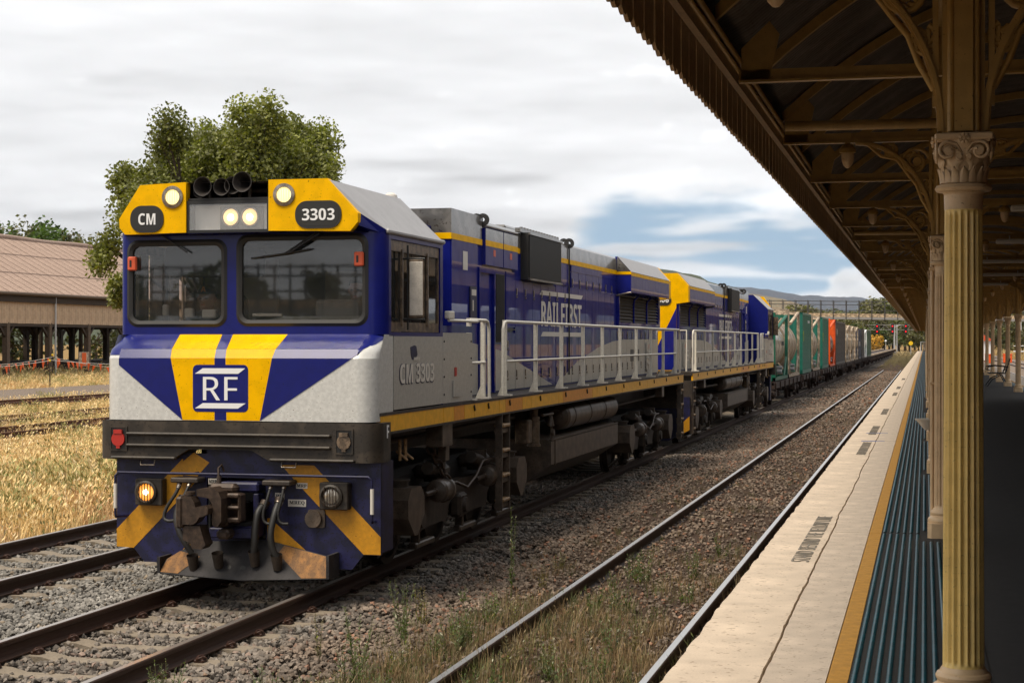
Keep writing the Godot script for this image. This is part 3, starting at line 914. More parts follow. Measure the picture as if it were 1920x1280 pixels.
func build_cab(root: Node3D) -> void:
	# front wall with two windscreens
	var b := MB.new().at(map_front(0.33))
	var wl := [-1.33, 2.68, -0.265, 3.525]
	var wr := [-0.105, 2.685, 1.265, 3.565]
	b.ring(corners(-1.38, 2.57, -0.19, 3.60), rrect(wl[0], wl[1], wl[2], wl[3], 0.10), 0)
	b.ring(corners(-0.19, 2.57, 1.30, 3.60), rrect(wr[0], wr[1], wr[2], wr[3], 0.11), 0)
	b.at(Transform3D.IDENTITY)
	arc_corner(b, 1.30, 0.33, 0.16, 2.57, 3.62, 1.0)
	var lo := []
	var hi := []
	for i in 7:
		var w := PI / 2 * i / 6
		lo.append(P(-1.38 - 0.08 * sin(w), 2.57, 0.33 + 0.16 * (1 - cos(w))))
		hi.append(lo[-1] + Vector3(0, 1.05, 0))
	b.grid([lo, hi])
	# side walls round the window openings, and the rear wall
	for sx in [-1.0, 1.0]:
		b.at(map_side(1.46, sx))
		b.ring(corners(0.49, 2.555, 2.45, 3.64, 1), corners(0.56, 2.595, 2.34, 3.545, 1), 0)
		b.wall(corners(0.56, 2.595, 2.34, 3.545, 1), -0.08, 0)
	b.at(Transform3D.IDENTITY)
	b.quad(P(1.46, 1.75, 2.45), P(-1.46, 1.75, 2.45), P(-1.46, 3.62, 2.45), P(1.46, 3.62, 2.45))
	b.quad(P(1.46, 3.62, 2.45), P(-1.46, 3.62, 2.45), P(-0.95, 4.12, 2.45), P(0.95, 4.12, 2.45))
	var cab := part(root, "cab", b, "blue_front")
	# windscreens: rubber surround, pane, wiper
	for q in [wl, wr]:
		var f := MB.new().at(map_front(0.33))
		var o1 := rrect(q[0] - 0.03, q[1] - 0.03, q[2] + 0.03, q[3] + 0.03, 0.12)
		var i1 := rrect(q[0] + 0.035, q[1] + 0.035, q[2] - 0.035, q[3] - 0.035, 0.08)
		var m1 := rrect(q[0], q[1], q[2], q[3], 0.10)
		f.ring(m1, i1, 0.004)
		for i in o1.size():
			var j := (i + 1) % o1.size()
			f.quad(Vector3(o1[i].x, o1[i].y, 0.002), Vector3(o1[j].x, o1[j].y, 0.002), Vector3(m1[j].x, m1[j].y, 0.018), Vector3(m1[i].x, m1[i].y, 0.018))
			f.quad(Vector3(m1[i].x, m1[i].y, 0.018), Vector3(m1[j].x, m1[j].y, 0.018), Vector3(i1[j].x, i1[j].y, 0.004), Vector3(i1[i].x, i1[i].y, 0.004))
		f.wall(i1, -0.04, 0.004)
		part(cab, "window_surround", f, "rubber")
		part(cab, "windscreen", MB.new().at(map_front(0.345)).prism(rrect(q[0] + 0.02, q[1] + 0.02, q[2] - 0.02, q[3] - 0.02, 0.09), -0.006, 0.0), "glass")
	part(cab, "wiper", MB.new().tube(PackedVector3Array([P(-0.95, 3.60, 0.28), P(-0.66, 3.42, 0.29)]), 0.009, 6), "black")
	part(cab, "wiper", MB.new().tube(PackedVector3Array([P(0.80, 3.60, 0.26), P(0.46, 3.40, 0.29)]), 0.012, 6).tube(PackedVector3Array([P(0.76, 3.60, 0.26), P(0.42, 3.40, 0.29)]), 0.008, 6).tube(PackedVector3Array([P(0.04, 3.35, 0.31), P(0.42, 3.395, 0.295), P(0.69, 3.44, 0.31)]), 0.01, 6), "black")
	for q in [[-1.285, 3.31], [1.205, 3.33]]:
		var rb := part(cab, "warning_reflector", MB.new().bbox(P(q[0], q[1], 0.30), Vector3(0.10, 0.145, 0.04), 0.012), "red_orange")
		part(rb, "slot", MB.new().box(P(q[0] - 0.012, q[1], 0.279), Vector3(0.022, 0.07, 0.004)), "black")
	# side windows: sliding sashes in a brown frame
	for sx in [-1.0, 1.0]:
		var f := MB.new().at(map_side(1.445, sx))
		f.ring(corners(0.565, 2.60, 2.335, 3.54, 0), corners(0.60, 2.70, 2.30, 3.43, 0), 0.0)
		f.wall(corners(0.60, 2.70, 2.30, 3.43, 0), -0.05, 0.0)
		f.prism(rect(0.95, 2.66, 0.985, 3.46), -0.01, 0.012)
		f.prism(rect(1.86, 2.66, 1.90, 3.46), -0.01, 0.012)
		f.prism(rect(1.32, 2.70, 1.40, 3.43), -0.05, -0.03)
		var fr := part(cab, "side_window_frame", f, "frame_brown")
		part(fr, "pane", MB.new().at(map_side(1.425, sx)).prism(rect(0.60, 2.70, 0.95, 3.43), 0, 0.006), "glass_dark")
		part(fr, "pane", MB.new().at(map_side(1.415, sx)).prism(rect(0.985, 2.70, 1.35, 3.43), 0, 0.006), "glass_dark")
		part(fr, "pane", MB.new().at(map_side(1.42, sx)).prism(rect(1.37, 2.70, 1.72, 3.43), 0, 0.006), "glass_dark")
		part(fr, "pane", MB.new().at(map_side(1.425, sx)).prism(rect(1.90, 2.70, 2.30, 3.43), 0, 0.006), "glass_dark")
		# mirror on arms
		var mr := part(cab, "rear_view_mirror", MB.new().at(Transform3D(Basis(Vector3.UP, sx * 0.05), P(sx * 1.60, 3.05, 0.98))).bbox(Vector3.ZERO, Vector3(0.17, 0.62, 0.03), 0.014), "frame_brown")
		part(mr, "mirror_back", MB.new().at(Transform3D(Basis(Vector3.UP, sx * 0.05), P(sx * 1.60, 3.05, 0.98))).bbox(Vector3(0, 0, 0.016), Vector3(0.145, 0.56, 0.012), 0.005), "mirror_back")
		part(mr, "mirror_arm", MB.new().cyl(P(sx * 1.45, 3.36, 0.98), P(sx * 1.69, 3.36, 0.98), 0.012).cyl(P(sx * 1.45, 2.73, 0.98), P(sx * 1.69, 2.73, 0.98), 0.012).cyl(P(sx * 1.505, 2.62, 0.98), P(sx * 1.505, 3.50, 0.98), 0.011), "black")
		# lower side: door panel with number, rear panel with access hatch
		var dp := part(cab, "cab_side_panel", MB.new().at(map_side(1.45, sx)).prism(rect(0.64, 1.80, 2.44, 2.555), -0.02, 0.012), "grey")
		lettering(dp, "lettering", "CM 3303", 0.205, 1.24, side_xf(1.4665, sx, 1.46, 2.165), "off_white")
		lettering(dp, "lettering_shadow", "CM 3303", 0.222, 1.27, side_xf(1.4635, sx, 1.455, 2.16), "blue_low")
		part(dp, "badge", MB.new().at(map_side(1.462, sx)).prism(pv([1.20, 2.44, 1.34, 2.46, 1.42, 2.45, 1.46, 2.36, 1.36, 2.30, 1.26, 2.31, 1.22, 2.37]), 0, 0.003), "blue_low")
		lettering(dp, "lettering", "ARMON", 0.035, 0.20, side_xf(1.4665, sx, 1.42, 2.315), "off_white")
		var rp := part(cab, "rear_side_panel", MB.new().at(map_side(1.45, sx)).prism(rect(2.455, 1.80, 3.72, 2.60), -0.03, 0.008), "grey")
		part(rp, "edge_trim", MB.new().at(map_side(1.45, sx)).prism(rect(2.455, 2.605, 3.72, 2.68), -0.03, 0.004), "blue")
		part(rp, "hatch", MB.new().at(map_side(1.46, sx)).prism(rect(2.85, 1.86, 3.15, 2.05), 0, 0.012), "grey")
		part(rp, "reflector", MB.new().at(map_side(1.46, sx)).prism(rect(2.93, 2.10, 3.01, 2.20), 0, 0.008), "red")
		for y in [1.9, 2.1, 2.3, 2.5]:
			for u in [2.50, 3.66]:
				part(rp, "bolt", MB.new().at(map_side(1.458, sx)).prism(disc(u, y, 0.012, 8), 0, 0.008), "black")
		part(cab, "side_grab", MB.new().tube(PackedVector3Array([P(sx * 1.5, 2.74, 2.55), P(sx * 1.5, 2.74, 3.8)]), 0.018, 8).bbox(P(sx * 1.49, 2.80, 2.62), Vector3(0.06, 0.09, 0.22), 0.01), "white_rail")
	# roof
	b = MB.new()
	b.quad(P(-0.95, 4.12, 0.13), P(0.95, 4.12, 0.13), P(0.95, 4.12, 2.45), P(-0.95, 4.12, 2.45))
	for sx in [-1.0, 1.0]:
		b.quad(P(sx * 0.95, 4.12, 0.13), P(sx * 1.46, 3.62, 0.42), P(sx * 1.46, 3.62, 2.47), P(sx * 0.95, 4.12, 2.47))
		b.tri(P(sx * 0.95, 4.12, 0.13), P(sx * 1.23, 3.80, 0.16), P(sx * 1.46, 3.62, 0.42))
		b.bbox(P(sx * 1.465, 3.615, 1.44), Vector3(0.05, 0.05, 2.04), 0.015)
	var roof := part(cab, "roof", b, "roof_silver")
	b = MB.new()
	for sx in [-1.0, 1.0]:
		b.quad(P(sx * 1.23, 3.80, 0.16), P(sx * 1.25, 3.66, 0.16), P(sx * 1.40, 3.60, 0.36), P(sx * 1.46, 3.625, 0.42))
		b.quad(P(sx * 1.25, 3.68, 0.16), P(sx * 1.16, 3.60, 0.14), P(sx * 1.16, 3.60, 0.34), P(sx * 1.40, 3.60, 0.36))
	b.quad(P(-1.3, 3.605, 0.1), P(1.2, 3.605, 0.1), P(1.3, 3.605, 0.34), P(-1.38, 3.605, 0.34))
	part(cab, "eaves", b, "blue_front")
	# yellow fascia boards with number boards and marker lamps
	var fl := pv([-0.59, 4.125, -1.10, 4.105, -1.335, 3.76, -1.33, 3.67, -1.27, 3.60, -0.59, 3.61])
	var fr2 := pv([0.31, 4.13, 0.31, 3.615, 1.18, 3.60, 1.26, 3.69, 1.26, 3.78, 1.23, 3.81, 0.94, 4.13])
	for q in [[fl, -1.02, 3.755, 0.185, "CM", 0.19, -0.735], [fr2, 0.845, 3.77, 0.245, "3303", 0.345, 0.48]]:
		var fa := part(root, "fascia_board", MB.new().at(map_front(0.10)).prism(q[0], -0.10, 0), "yellow")
		part(fa, "number_board", MB.new().at(map_front(0.10)).prism(rrect(q[1] - q[3], q[2] - 0.138, q[1] + q[3], q[2] + 0.138, 0.125, 7), 0, 0.012).prism(rrect(q[1] - q[3] + 0.025, q[2] - 0.113, q[1] + q[3] - 0.025, q[2] + 0.113, 0.10, 7), 0.01, 0.014), "rubber")
		lettering(fa, "lettering", q[4], 0.118, q[5], Transform3D(Basis.IDENTITY, P(q[1] + 0.005, q[2], 0.0825)), "white")
		part(fa, "lamp_ring", MB.new().at(Transform3D(Basis(Vector3.RIGHT, PI / 2), P(q[6], 3.975, 0.10))).lathe([[0.115, 0.0], [0.115, 0.015], [0.08, 0.02], [0.075, 0.008]], 28), "chrome")
		part(fa, "marker_lamp", MB.new().at(Transform3D(Basis(Vector3.RIGHT, PI / 2), P(q[6], 3.975, 0.10))).lathe([[0.078, 0.008], [0.05, 0.012], [0.0, 0.014]], 24), "lamp_led")
		for i in 5:
			var gx: float = q[6] - 0.052 + i * 0.026
			var hh := sqrt(maxf(0.0, 0.075 * 0.075 - pow(gx - q[6], 2)))
			part(fa, "lens_bar", MB.new().box(P(gx, 3.975, 0.082), Vector3(0.003, hh * 2, 0.004)), "off_white")
	# headlight box between them
	b = MB.new().at(map_front(0.12))
	b.ring(corners(-0.59, 3.605, 0.31, 3.93, 0), corners(-0.565, 3.635, 0.285, 3.90, 0), 0)
	b.wall(corners(-0.565, 3.635, 0.285, 3.90, 0), -0.16, 0)
	b.at(Transform3D.IDENTITY)
	b.span(P(-0.59, 3.90, 0.12), P(0.31, 3.935, 0.9))
	var hb := part(root, "headlight_housing", b, "black")
	part(hb, "reflector_back", MB.new().box(P(-0.14, 3.77, 0.275), Vector3(0.84, 0.26, 0.02)), "off_white")
	part(hb, "lamp_plate", MB.new().box(P(-0.04, 3.76, 0.25), Vector3(0.47, 0.24, 0.02)), "grime_light")
	for x in [-0.155, 0.055]:
		var lp := part(hb, "headlight", MB.new().at(Transform3D(Basis(Vector3.RIGHT, PI / 2), P(x, 3.77, 0.24))).lathe([[0.085, 0.0], [0.078, 0.02], [0.05, 0.034], [0.0, 0.04]], 24), "lamp_warm")
		part(lp, "lamp_bulb", MB.new().at(Transform3D(Basis(Vector3.RIGHT, PI / 2), P(x + 0.01, 3.765, 0.202))).lathe([[0.035, 0.0], [0.022, 0.008], [0.0, 0.010]], 16), "lamp_bulb")
		part(lp, "lamp_rim", MB.new().at(Transform3D(Basis(Vector3.RIGHT, PI / 2), P(x, 3.77, 0.24))).lathe([[0.10, 0.0], [0.10, 0.02], [0.086, 0.022]], 24), "chrome")
	part(hb, "cover_glass", MB.new().at(map_front(0.13)).prism(rect(-0.565, 3.635, 0.285, 3.90), 0, 0.004), "clear")
	# horns in the notch
	part(root, "horn_shelf", MB.new().span(P(-0.58, 3.94, 0.14), P(0.30, 3.96, 0.85)), "black")
	for q in [[-0.49, 4.045, 0.22, 0.075], [-0.39, 4.075, 0.06, 0.10], [-0.20, 4.07, 0.10, 0.09], [-0.09, 4.085, 0.12, 0.09], [0.05, 4.11, 0.04, 0.105]]:
		var k := MB.new().at(Transform3D(Basis(Vector3.RIGHT, PI / 2), P(q[0], q[1], q[2] + 0.34)))
		var r: float = q[3]
		k.lathe([[0.022, 0.0], [0.026, 0.12], [r * 0.45, 0.20], [r * 0.68, 0.27], [r * 0.95, 0.33], [r, 0.34], [r * 0.92, 0.338], [r * 0.6, 0.26], [0.02, 0.14], [0.0, 0.12]], 20)
		k.at(Transform3D.IDENTITY).cyl(P(q[0], 3.95, q[2] + 0.2), P(q[0], q[1] - 0.02, q[2] + 0.2), 0.02)
		part(root, "horn", k, "horn_iron")
	part(root, "horn_manifold", MB.new().cyl(P(0.0, 4.05, 0.42), P(0.27, 4.05, 0.42), 0.03).cyl(P(0.24, 3.96, 0.36), P(0.24, 4.10, 0.36), 0.05), "horn_iron")
	part(root, "aerial", MB.new().at(Transform3D(Basis.IDENTITY, P(0.6, 4.02, 3.2))).lathe([[0.085, 0.0], [0.085, 0.16], [0.075, 0.21], [0.04, 0.235], [0.0, 0.24]], 16), "off_white")
	# interior
	part(cab, "cab_floor", MB.new().span(P(-1.42, 1.86, 0.5), P(1.42, 1.92, 2.43)), "interior_dark")
	part(cab, "bulkhead", MB.new().span(P(-1.42, 1.92, 2.36), P(1.42, 3.6, 2.42)).span(P(-1.42, 3.58, 0.5), P(1.42, 3.60, 2.4)), "interior")
	part(cab, "bulkhead_door", MB.new().bbox(P(-0.75, 2.7, 2.33), Vector3(0.55, 1.5, 0.06), 0.01).bbox(P(0.55, 2.85, 2.33), Vector3(0.9, 0.9, 0.05), 0.01), "interior_pale")
	part(cab, "control_desk", MB.new().bbox(P(0.62, 2.62, 0.72), Vector3(1.2, 0.28, 0.5), 0.04).bbox(P(-0.75, 2.60, 0.66), Vector3(1.0, 0.20, 0.4), 0.04).bbox(P(0.9, 2.83, 0.62), Vector3(0.5, 0.2, 0.2), 0.03), "interior")
	part(cab, "overhead_panel", MB.new().bbox(P(-0.75, 3.36, 1.2), Vector3(0.9, 0.3, 0.7), 0.03), "interior_dark")
	part(cab, "ceiling_grid", MB.new().span(P(-1.3, 3.53, 0.55), P(-0.25, 3.55, 1.6)), "interior_pale")
	for q in [[-0.33, 2.92, 0.65, 0.10, 0.26], [-0.55, 2.79, 0.6, 0.16, 0.09], [-0.78, 2.80, 0.6, 0.10, 0.10], [-1.05, 2.83, 0.6, 0.06, 0.12]]:
		part(cab, "cab_equipment", MB.new().bbox(P(q[0], q[1], q[2]), Vector3(q[3], q[4], 0.06), 0.012), "interior_pale")
	for x in [0.85, -0.85]:
		part(cab, "seat_back", MB.new().bbox(P(x, 2.65, 1.75), Vector3(0.5, 0.75, 0.14), 0.06).bbox(P(x, 2.30, 1.5), Vector3(0.5, 0.14, 0.5), 0.05), "interior_dark")
	part(cab, "paper_stack", MB.new().box(P(0.12, 2.775, 0.55), Vector3(0.3, 0.03, 0.2), Basis(Vector3.UP, 0.3)), "interior_pale")

func grey_share(poly: PackedVector2Array) -> Array:
	var out := []
	for g in [pv([4.45, 1.7, 10.5, 1.79, 6.9, 2.38, 4.45, 2.55]), pv([10.5, 1.79, 21.4, 1.7, 21.4, 2.55, 16.9, 2.54, 15.6, 2.5, 14.2, 2.39, 12.3, 2.16])]:
		out.append_array(Geometry2D.intersect_polygons(poly, g))
	return out

func hood_panel(hood: Node, sx: float, u0: float, y0: float, u1: float, y1: float, called := "hood_door", thick := 0.02, latches := true) -> void:
	var r := rrect(u0 + 0.008, y0, u1 - 0.008, y1, 0.015, 2)
	var pn := part(hood, called, MB.new().at(map_side(0.965, sx)).prism(r, -0.01, thick), "blue")
	for g in grey_share(r):
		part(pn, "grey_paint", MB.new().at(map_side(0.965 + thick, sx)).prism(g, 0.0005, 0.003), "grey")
	if latches:
		for y in [y1 - 0.16, y0 + 0.22]:
			part(pn, "latch", MB.new().at(map_side(0.965 + thick, sx)).prism(rect(u0 + 0.06, y - 0.05, u0 + 0.10, y + 0.05), 0.0, 0.014).prism(rect(u0 + 0.065, y - 0.09, u0 + 0.095, y - 0.065), 0.0, 0.02), "chrome")

func build_hood(root: Node3D) -> void:
	# neck behind the cab
	part(root, "hood_neck", MB.new().span(P(-0.72, 1.79, 2.46), P(0.72, 3.95, 4.5)), "blue")
	part(root, "roof_box", MB.new().bbox(P(0.1, 4.03, 3.6), Vector3(1.0, 0.14, 1.2), 0.02), "hood_grey")
	var b := MB.new()
	b.span(P(-0.965, 1.79, 4.47), P(0.965, 3.80, 21.2))
	var hood := part(root, "long_hood", b, "blue")
	# grey top with chamfers; the front box stands a little higher
	b = MB.new().at(map_front(0.0))
	b.prism(pv([-0.962, 3.80, 0.962, 3.80, 0.962, 4.06, 0.90, 4.13, -0.90, 4.13, -0.962, 4.06]), -21.2, -6.0)
	part(hood, "hood_top", b, "hood_grey")
	b = MB.new().at(map_front(0.0)).prism(pv([-0.985, 3.80, 0.985, 3.80, 0.985, 4.17, -0.985, 4.17]), -5.95, -4.46)
	part(hood, "equipment_box", b, "hood_grey")
	part(hood, "front_stripe", MB.new().span(P(-0.989, 3.785, 4.452), P(0.989, 3.862, 4.466)), "yellow")
	for sx in [-1.0, 1.0]:
		for q in [[4.47, 5.96, 0.9855], [5.96, 8.2, 0.966], [10.6, 16.1, 0.986]]:
			part(hood, "stripe", MB.new().at(map_side(q[2], sx)).prism(rect(q[0], 3.785, q[1], 3.862), 0.0, 0.004), "yellow")
		hood_panel(hood, sx, 4.47, 1.80, 5.75, 3.79, "hood_panel", 0.02, false)
		part(hood, "plate", MB.new().at(map_side(0.986, sx)).prism(rect(5.0, 3.42, 5.22, 3.66), 0, 0.004), "off_white")
		part(hood, "notice", MB.new().at(map_side(0.986, sx)).prism(rrect(5.30, 2.75, 5.62, 3.22, 0.02), 0, 0.02), "blue_low")
		part(hood, "notice_label", MB.new().at(map_side(1.006, sx)).prism(rect(5.36, 3.10, 5.58, 3.18), 0, 0.003).prism(rect(5.40, 2.90, 5.45, 3.04), 0, 0.003), "off_white")
		# recess and tall black grille
		part(hood, "recess_frame", MB.new().at(map_side(0.965, sx)).prism(rect(5.76, 3.42, 6.62, 3.49), 0, 0.04).prism(rect(5.76, 1.8, 5.80, 3.42), 0, 0.04).prism(rect(6.56, 1.8, 6.62, 3.42), 0, 0.04), "blue")
		var gr := part(hood, "grille_frame", MB.new().at(map_side(0.965, sx)).prism(rect(6.63, 2.46, 7.27, 3.49), 0, 0.012), "blue")
		part(gr, "grille_backing", MB.new().at(map_side(0.978, sx)).prism(rect(6.70, 2.49, 7.20, 3.44), 0, 0.003), "black")
		for i in 16:
			part(gr, "grille_bar", MB.new().at(map_side(0.981, sx)).prism(rect(6.715 + i * 0.03, 2.50, 6.727 + i * 0.03, 3.43), 0, 0.012), "rubber")
		hood_panel(hood, sx, 6.63, 1.82, 7.27, 2.44, "hood_panel", 0.02, false)
		# upper doors
		for q in [[6.02, 6.98], [7.02, 7.85]]:
			var ud := part(hood, "upper_door", MB.new().at(map_side(0.965, sx)).prism(rect(q[0], 3.53, q[1], 4.02), 0, 0.055), "blue")
			part(ud, "grey_paint", MB.new().at(map_side(1.0205, sx)).prism(rect(q[0], 3.862, q[1], 4.02), 0, 0.002), "hood_grey")
			part(ud, "stripe", MB.new().at(map_side(1.0205, sx)).prism(rect(q[0], 3.785, q[1], 3.862), 0, 0.002), "yellow")
			part(ud, "notice", MB.new().at(map_side(1.0205, sx)).prism(rect((q[0] + q[1]) / 2 - 0.06, 3.66, (q[0] + q[1]) / 2 + 0.06, 3.75), 0, 0.002), "red_orange")
		part(hood, "gutter_rail", MB.new().cyl(P(sx * 0.99, 4.06, 6.0), P(sx * 0.99, 4.06, 7.9), 0.025), "hood_grey")
		# radiator grille box
		var rb := part(hood, "radiator_box", MB.new().at(map_side(0.965, sx)).prism(rect(8.25, 3.41, 10.5, 4.10), 0, 0.12), "rubber")
		for i in 44:
			part(rb, "fin", MB.new().at(map_side(1.085, sx)).prism(rect(8.28 + i * 0.05, 3.44, 8.31 + i * 0.05, 4.06), 0, 0.018), "rubber")
		part(rb, "box_rim", MB.new().at(map_side(1.085, sx)).prism(rect(8.25, 4.07, 10.5, 4.10), 0, 0.03).prism(rect(8.25, 3.40, 10.5, 3.43), 0, 0.03), "hood_grey")
		part(hood, "flange", MB.new().at(map_side(0.93, sx)).prism(rect(8.05, 4.10, 10.7, 4.16), 0, 0.08), "hood_grey")
		for i in 14:
			part(hood, "flange_bolt", MB.new().box(P(sx * 1.0, 4.165, 8.15 + i * 0.19), Vector3(0.04, 0.02, 0.05)), "hood_grey")
		part(hood, "upper_panel", MB.new().at(map_side(0.965, sx)).prism(rect(10.6, 3.42, 11.52, 3.80), 0, 0.02), "blue")
		part(hood, "upper_panel_top", MB.new().at(map_side(0.965, sx)).prism(rect(10.6, 3.80, 16.1, 4.08), 0, 0.02), "hood_grey")
		part(hood, "down_pipe", MB.new().cyl(P(sx * 1.0, 1.95, 11.56), P(sx * 1.0, 4.12, 11.56), 0.012), "black")
		# lifting eyes
		for u in [6.0, 11.6]:
			var ey := MB.new()
			for k in 2:
				ey.at(Transform3D(Basis(Vector3.FORWARD, 0.0) * Basis(Vector3.RIGHT, PI / 2), P(sx * (0.90 + 0.09 * k), 4.13, u))).lathe([[0.025, -0.015], [0.085, -0.015], [0.085, 0.015], [0.025, 0.015], [0.025, -0.015]], 16)
			part(hood, "lifting_eye", ey, "rubber")
		# doors along the engine
		for i in 6:
			hood_panel(hood, sx, 7.28 + i * 0.548, 1.82, 7.28 + (i + 1) * 0.548, 3.38 if i > 0 else 2.62)
		part(hood, "door_recess", MB.new().at(map_side(0.966, sx)).prism(rect(7.30, 2.66, 7.80, 2.68), 0, 0.03), "black")
		hood_panel(hood, sx, 7.28, 2.70, 7.828, 3.49, "hood_panel", 0.02, false)
		for i in 9:
			hood_panel(hood, sx, 10.58 + i * 0.607, 1.82, 10.58 + (i + 1) * 0.607, 3.40 if i < 2 else 3.66)
		hood_panel(hood, sx, 11.8, 3.67, 16.05, 3.783, "hood_panel", 0.02, false)
		for i in 8:
			hood_panel(hood, sx, 16.06 + i * 0.55, 1.82, 16.06 + (i + 1) * 0.55, 2.80)
		hood_panel(hood, sx, 20.47, 1.82, 21.18, 2.80, "hood_panel", 0.02, false)
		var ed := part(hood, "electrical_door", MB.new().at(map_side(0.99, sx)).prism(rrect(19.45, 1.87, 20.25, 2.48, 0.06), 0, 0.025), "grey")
		for y in [2.02, 2.14, 2.26]:
			part(ed, "handle", MB.new().at(map_side(1.015, sx)).prism(rect(19.55, y, 19.95, y + 0.03), 0, 0.03), "off_white")
		part(ed, "notice", MB.new().at(map_side(1.015, sx)).prism(rect(19.75, 2.34, 19.95, 2.44), 0, 0.003), "red_orange")
		for u in [17.6, 18.3]:
			part(hood, "vent_opening", MB.new().at(map_side(0.989, sx)).prism(rect(u, 2.10, u + 0.35, 2.34), 0, 0.004), "black")
		# big radiator louvres in three bays under an overhanging intake
		part(hood, "louvre_backing", MB.new().at(map_side(0.966, sx)).prism(rect(16.12, 2.86, 21.0, 3.45), 0, 0.006), "black")
		part(hood, "louvre_frame", MB.new().at(map_side(0.966, sx)).prism(rect(16.05, 2.80, 21.18, 2.87), 0, 0.07).prism(rect(16.05, 2.87, 16.12, 3.46), 0, 0.07).prism(rect(20.98, 2.87, 21.18, 3.46), 0, 0.07), "blue")
		for k in 3:
			var u0 := 16.14 + k * 1.62
			for i in 8:
				part(hood, "louvre_slat", MB.new().box(P(sx * 1.0, 2.905 + i * 0.065, u0 + 0.78), Vector3(0.07, 0.008, 1.54), Basis(Vector3.BACK, -sx * 0.7)), "grime")
			if k > 0:
				part(hood, "louvre_post", MB.new().tube(PackedVector3Array([P(sx * 1.03, 2.86, u0 - 0.03), P(sx * 1.03, 3.25, u0 - 0.03), P(sx * 1.05, 3.34, u0 - 0.03), P(sx * 1.14, 3.42, u0 - 0.03)]), 0.022, 6), "blue")
		b = MB.new().at(map_front(0.0))
		var pr := pv([0.96, 3.40, 1.27, 3.44, 1.27, 3.83, 1.0, 4.13, 0.96, 4.13])
		if sx < 0:
			for i in pr.size():
				pr[i].x = -pr[i].x
		b.prism(pr, -20.95, -16.05)
		var bulge := part(hood, "intake_hood", b, "blue")
		part(bulge, "stripe", MB.new().at(map_side(1.27, sx)).prism(rect(16.05, 3.76, 20.95, 3.825), 0.001, 0.004), "yellow")
		part(bulge, "stripe", MB.new().span(P(sx * 0.985, 3.785, 16.042), P(sx * 1.272, 3.84, 16.049)), "yellow")
		b = MB.new()
		b.quad(P(sx * 1.273, 3.835, 16.04), P(sx * 1.273, 3.835, 20.96), P(sx * 1.0, 4.137, 20.96), P(sx * 1.0, 4.137, 16.04))
		part(bulge, "top_plate", b, "roof_silver")
		b = MB.new()
		b.tri(P(sx * 0.985, 3.845, 16.043), P(sx * 1.262, 3.845, 16.043), P(sx * 1.0, 4.12, 16.043))
		part(bulge, "grey_paint", b, "hood_grey")
		part(bulge, "edge_lip", MB.new().tube(PackedVector3Array([P(sx * 0.99, 3.385, 16.04), P(sx * 1.27, 3.44, 16.04)]), 0.02, 6), "chrome")
		# name
		lettering(hood, "lettering", "RAILFIRST", 0.40, 3.12, side_xf(0.991, sx, 11.07, 2.93), "off_white")
		part(hood, "name_bar", MB.new().at(map_side(0.9855, sx)).prism(pv([9.41, 3.22, 12.62, 3.22, 12.75, 3.29, 9.56, 3.29]) if sx > 0 else pv([9.56, 3.22, 12.75, 3.22, 12.62, 3.29, 9.41, 3.29]), 0, 0.005), "off_white")
		part(hood, "name_bar", MB.new().at(map_side(0.9855, sx)).prism(pv([9.5, 2.58, 12.62, 2.58, 12.75, 2.65, 9.64, 2.65]) if sx > 0 else pv([9.64, 2.58, 12.75, 2.58, 12.62, 2.65, 9.5, 2.65]), 0, 0.005), "off_white")
	# rear end: yellow with a blue flank and a number board
	part(hood, "rear_end", MB.new().at(map_front(21.21)).prism(rect(-0.98, 1.80, 0.98, 4.13), -0.01, 0.0).prism(pv([0.98, 3.40, 1.268, 3.44, 1.268, 3.83, 1.0, 4.13, 0.98, 4.13]), -0.01, 0.27).prism(pv([-0.98, 3.40, -1.268, 3.44, -1.268, 3.83, -1.0, 4.13, -0.98, 4.13]), -0.01, 0.27), "yellow")
	for sx in [-1.0, 1.0]:
		part(hood, "rear_blue", MB.new().at(map_front(21.221)).prism(pv([sx * 0.978, 3.30, sx * 0.978, 1.82, sx * 0.25, 1.82]), -0.003, 0.0), "blue")
		part(hood, "number_board", MB.new().at(map_front(21.221)).prism(rrect(sx * 0.62 - 0.24, 3.36, sx * 0.62 + 0.24, 3.62, 0.12), -0.012, 0.0), "rubber")
	part(root, "hood_roof_gear", MB.new().bbox(P(0, 4.17, 9.4), Vector3(1.5, 0.10, 2.4), 0.03).bbox(P(0, 4.16, 13.2), Vector3(0.9, 0.08, 1.2), 0.03), "hood_grey")

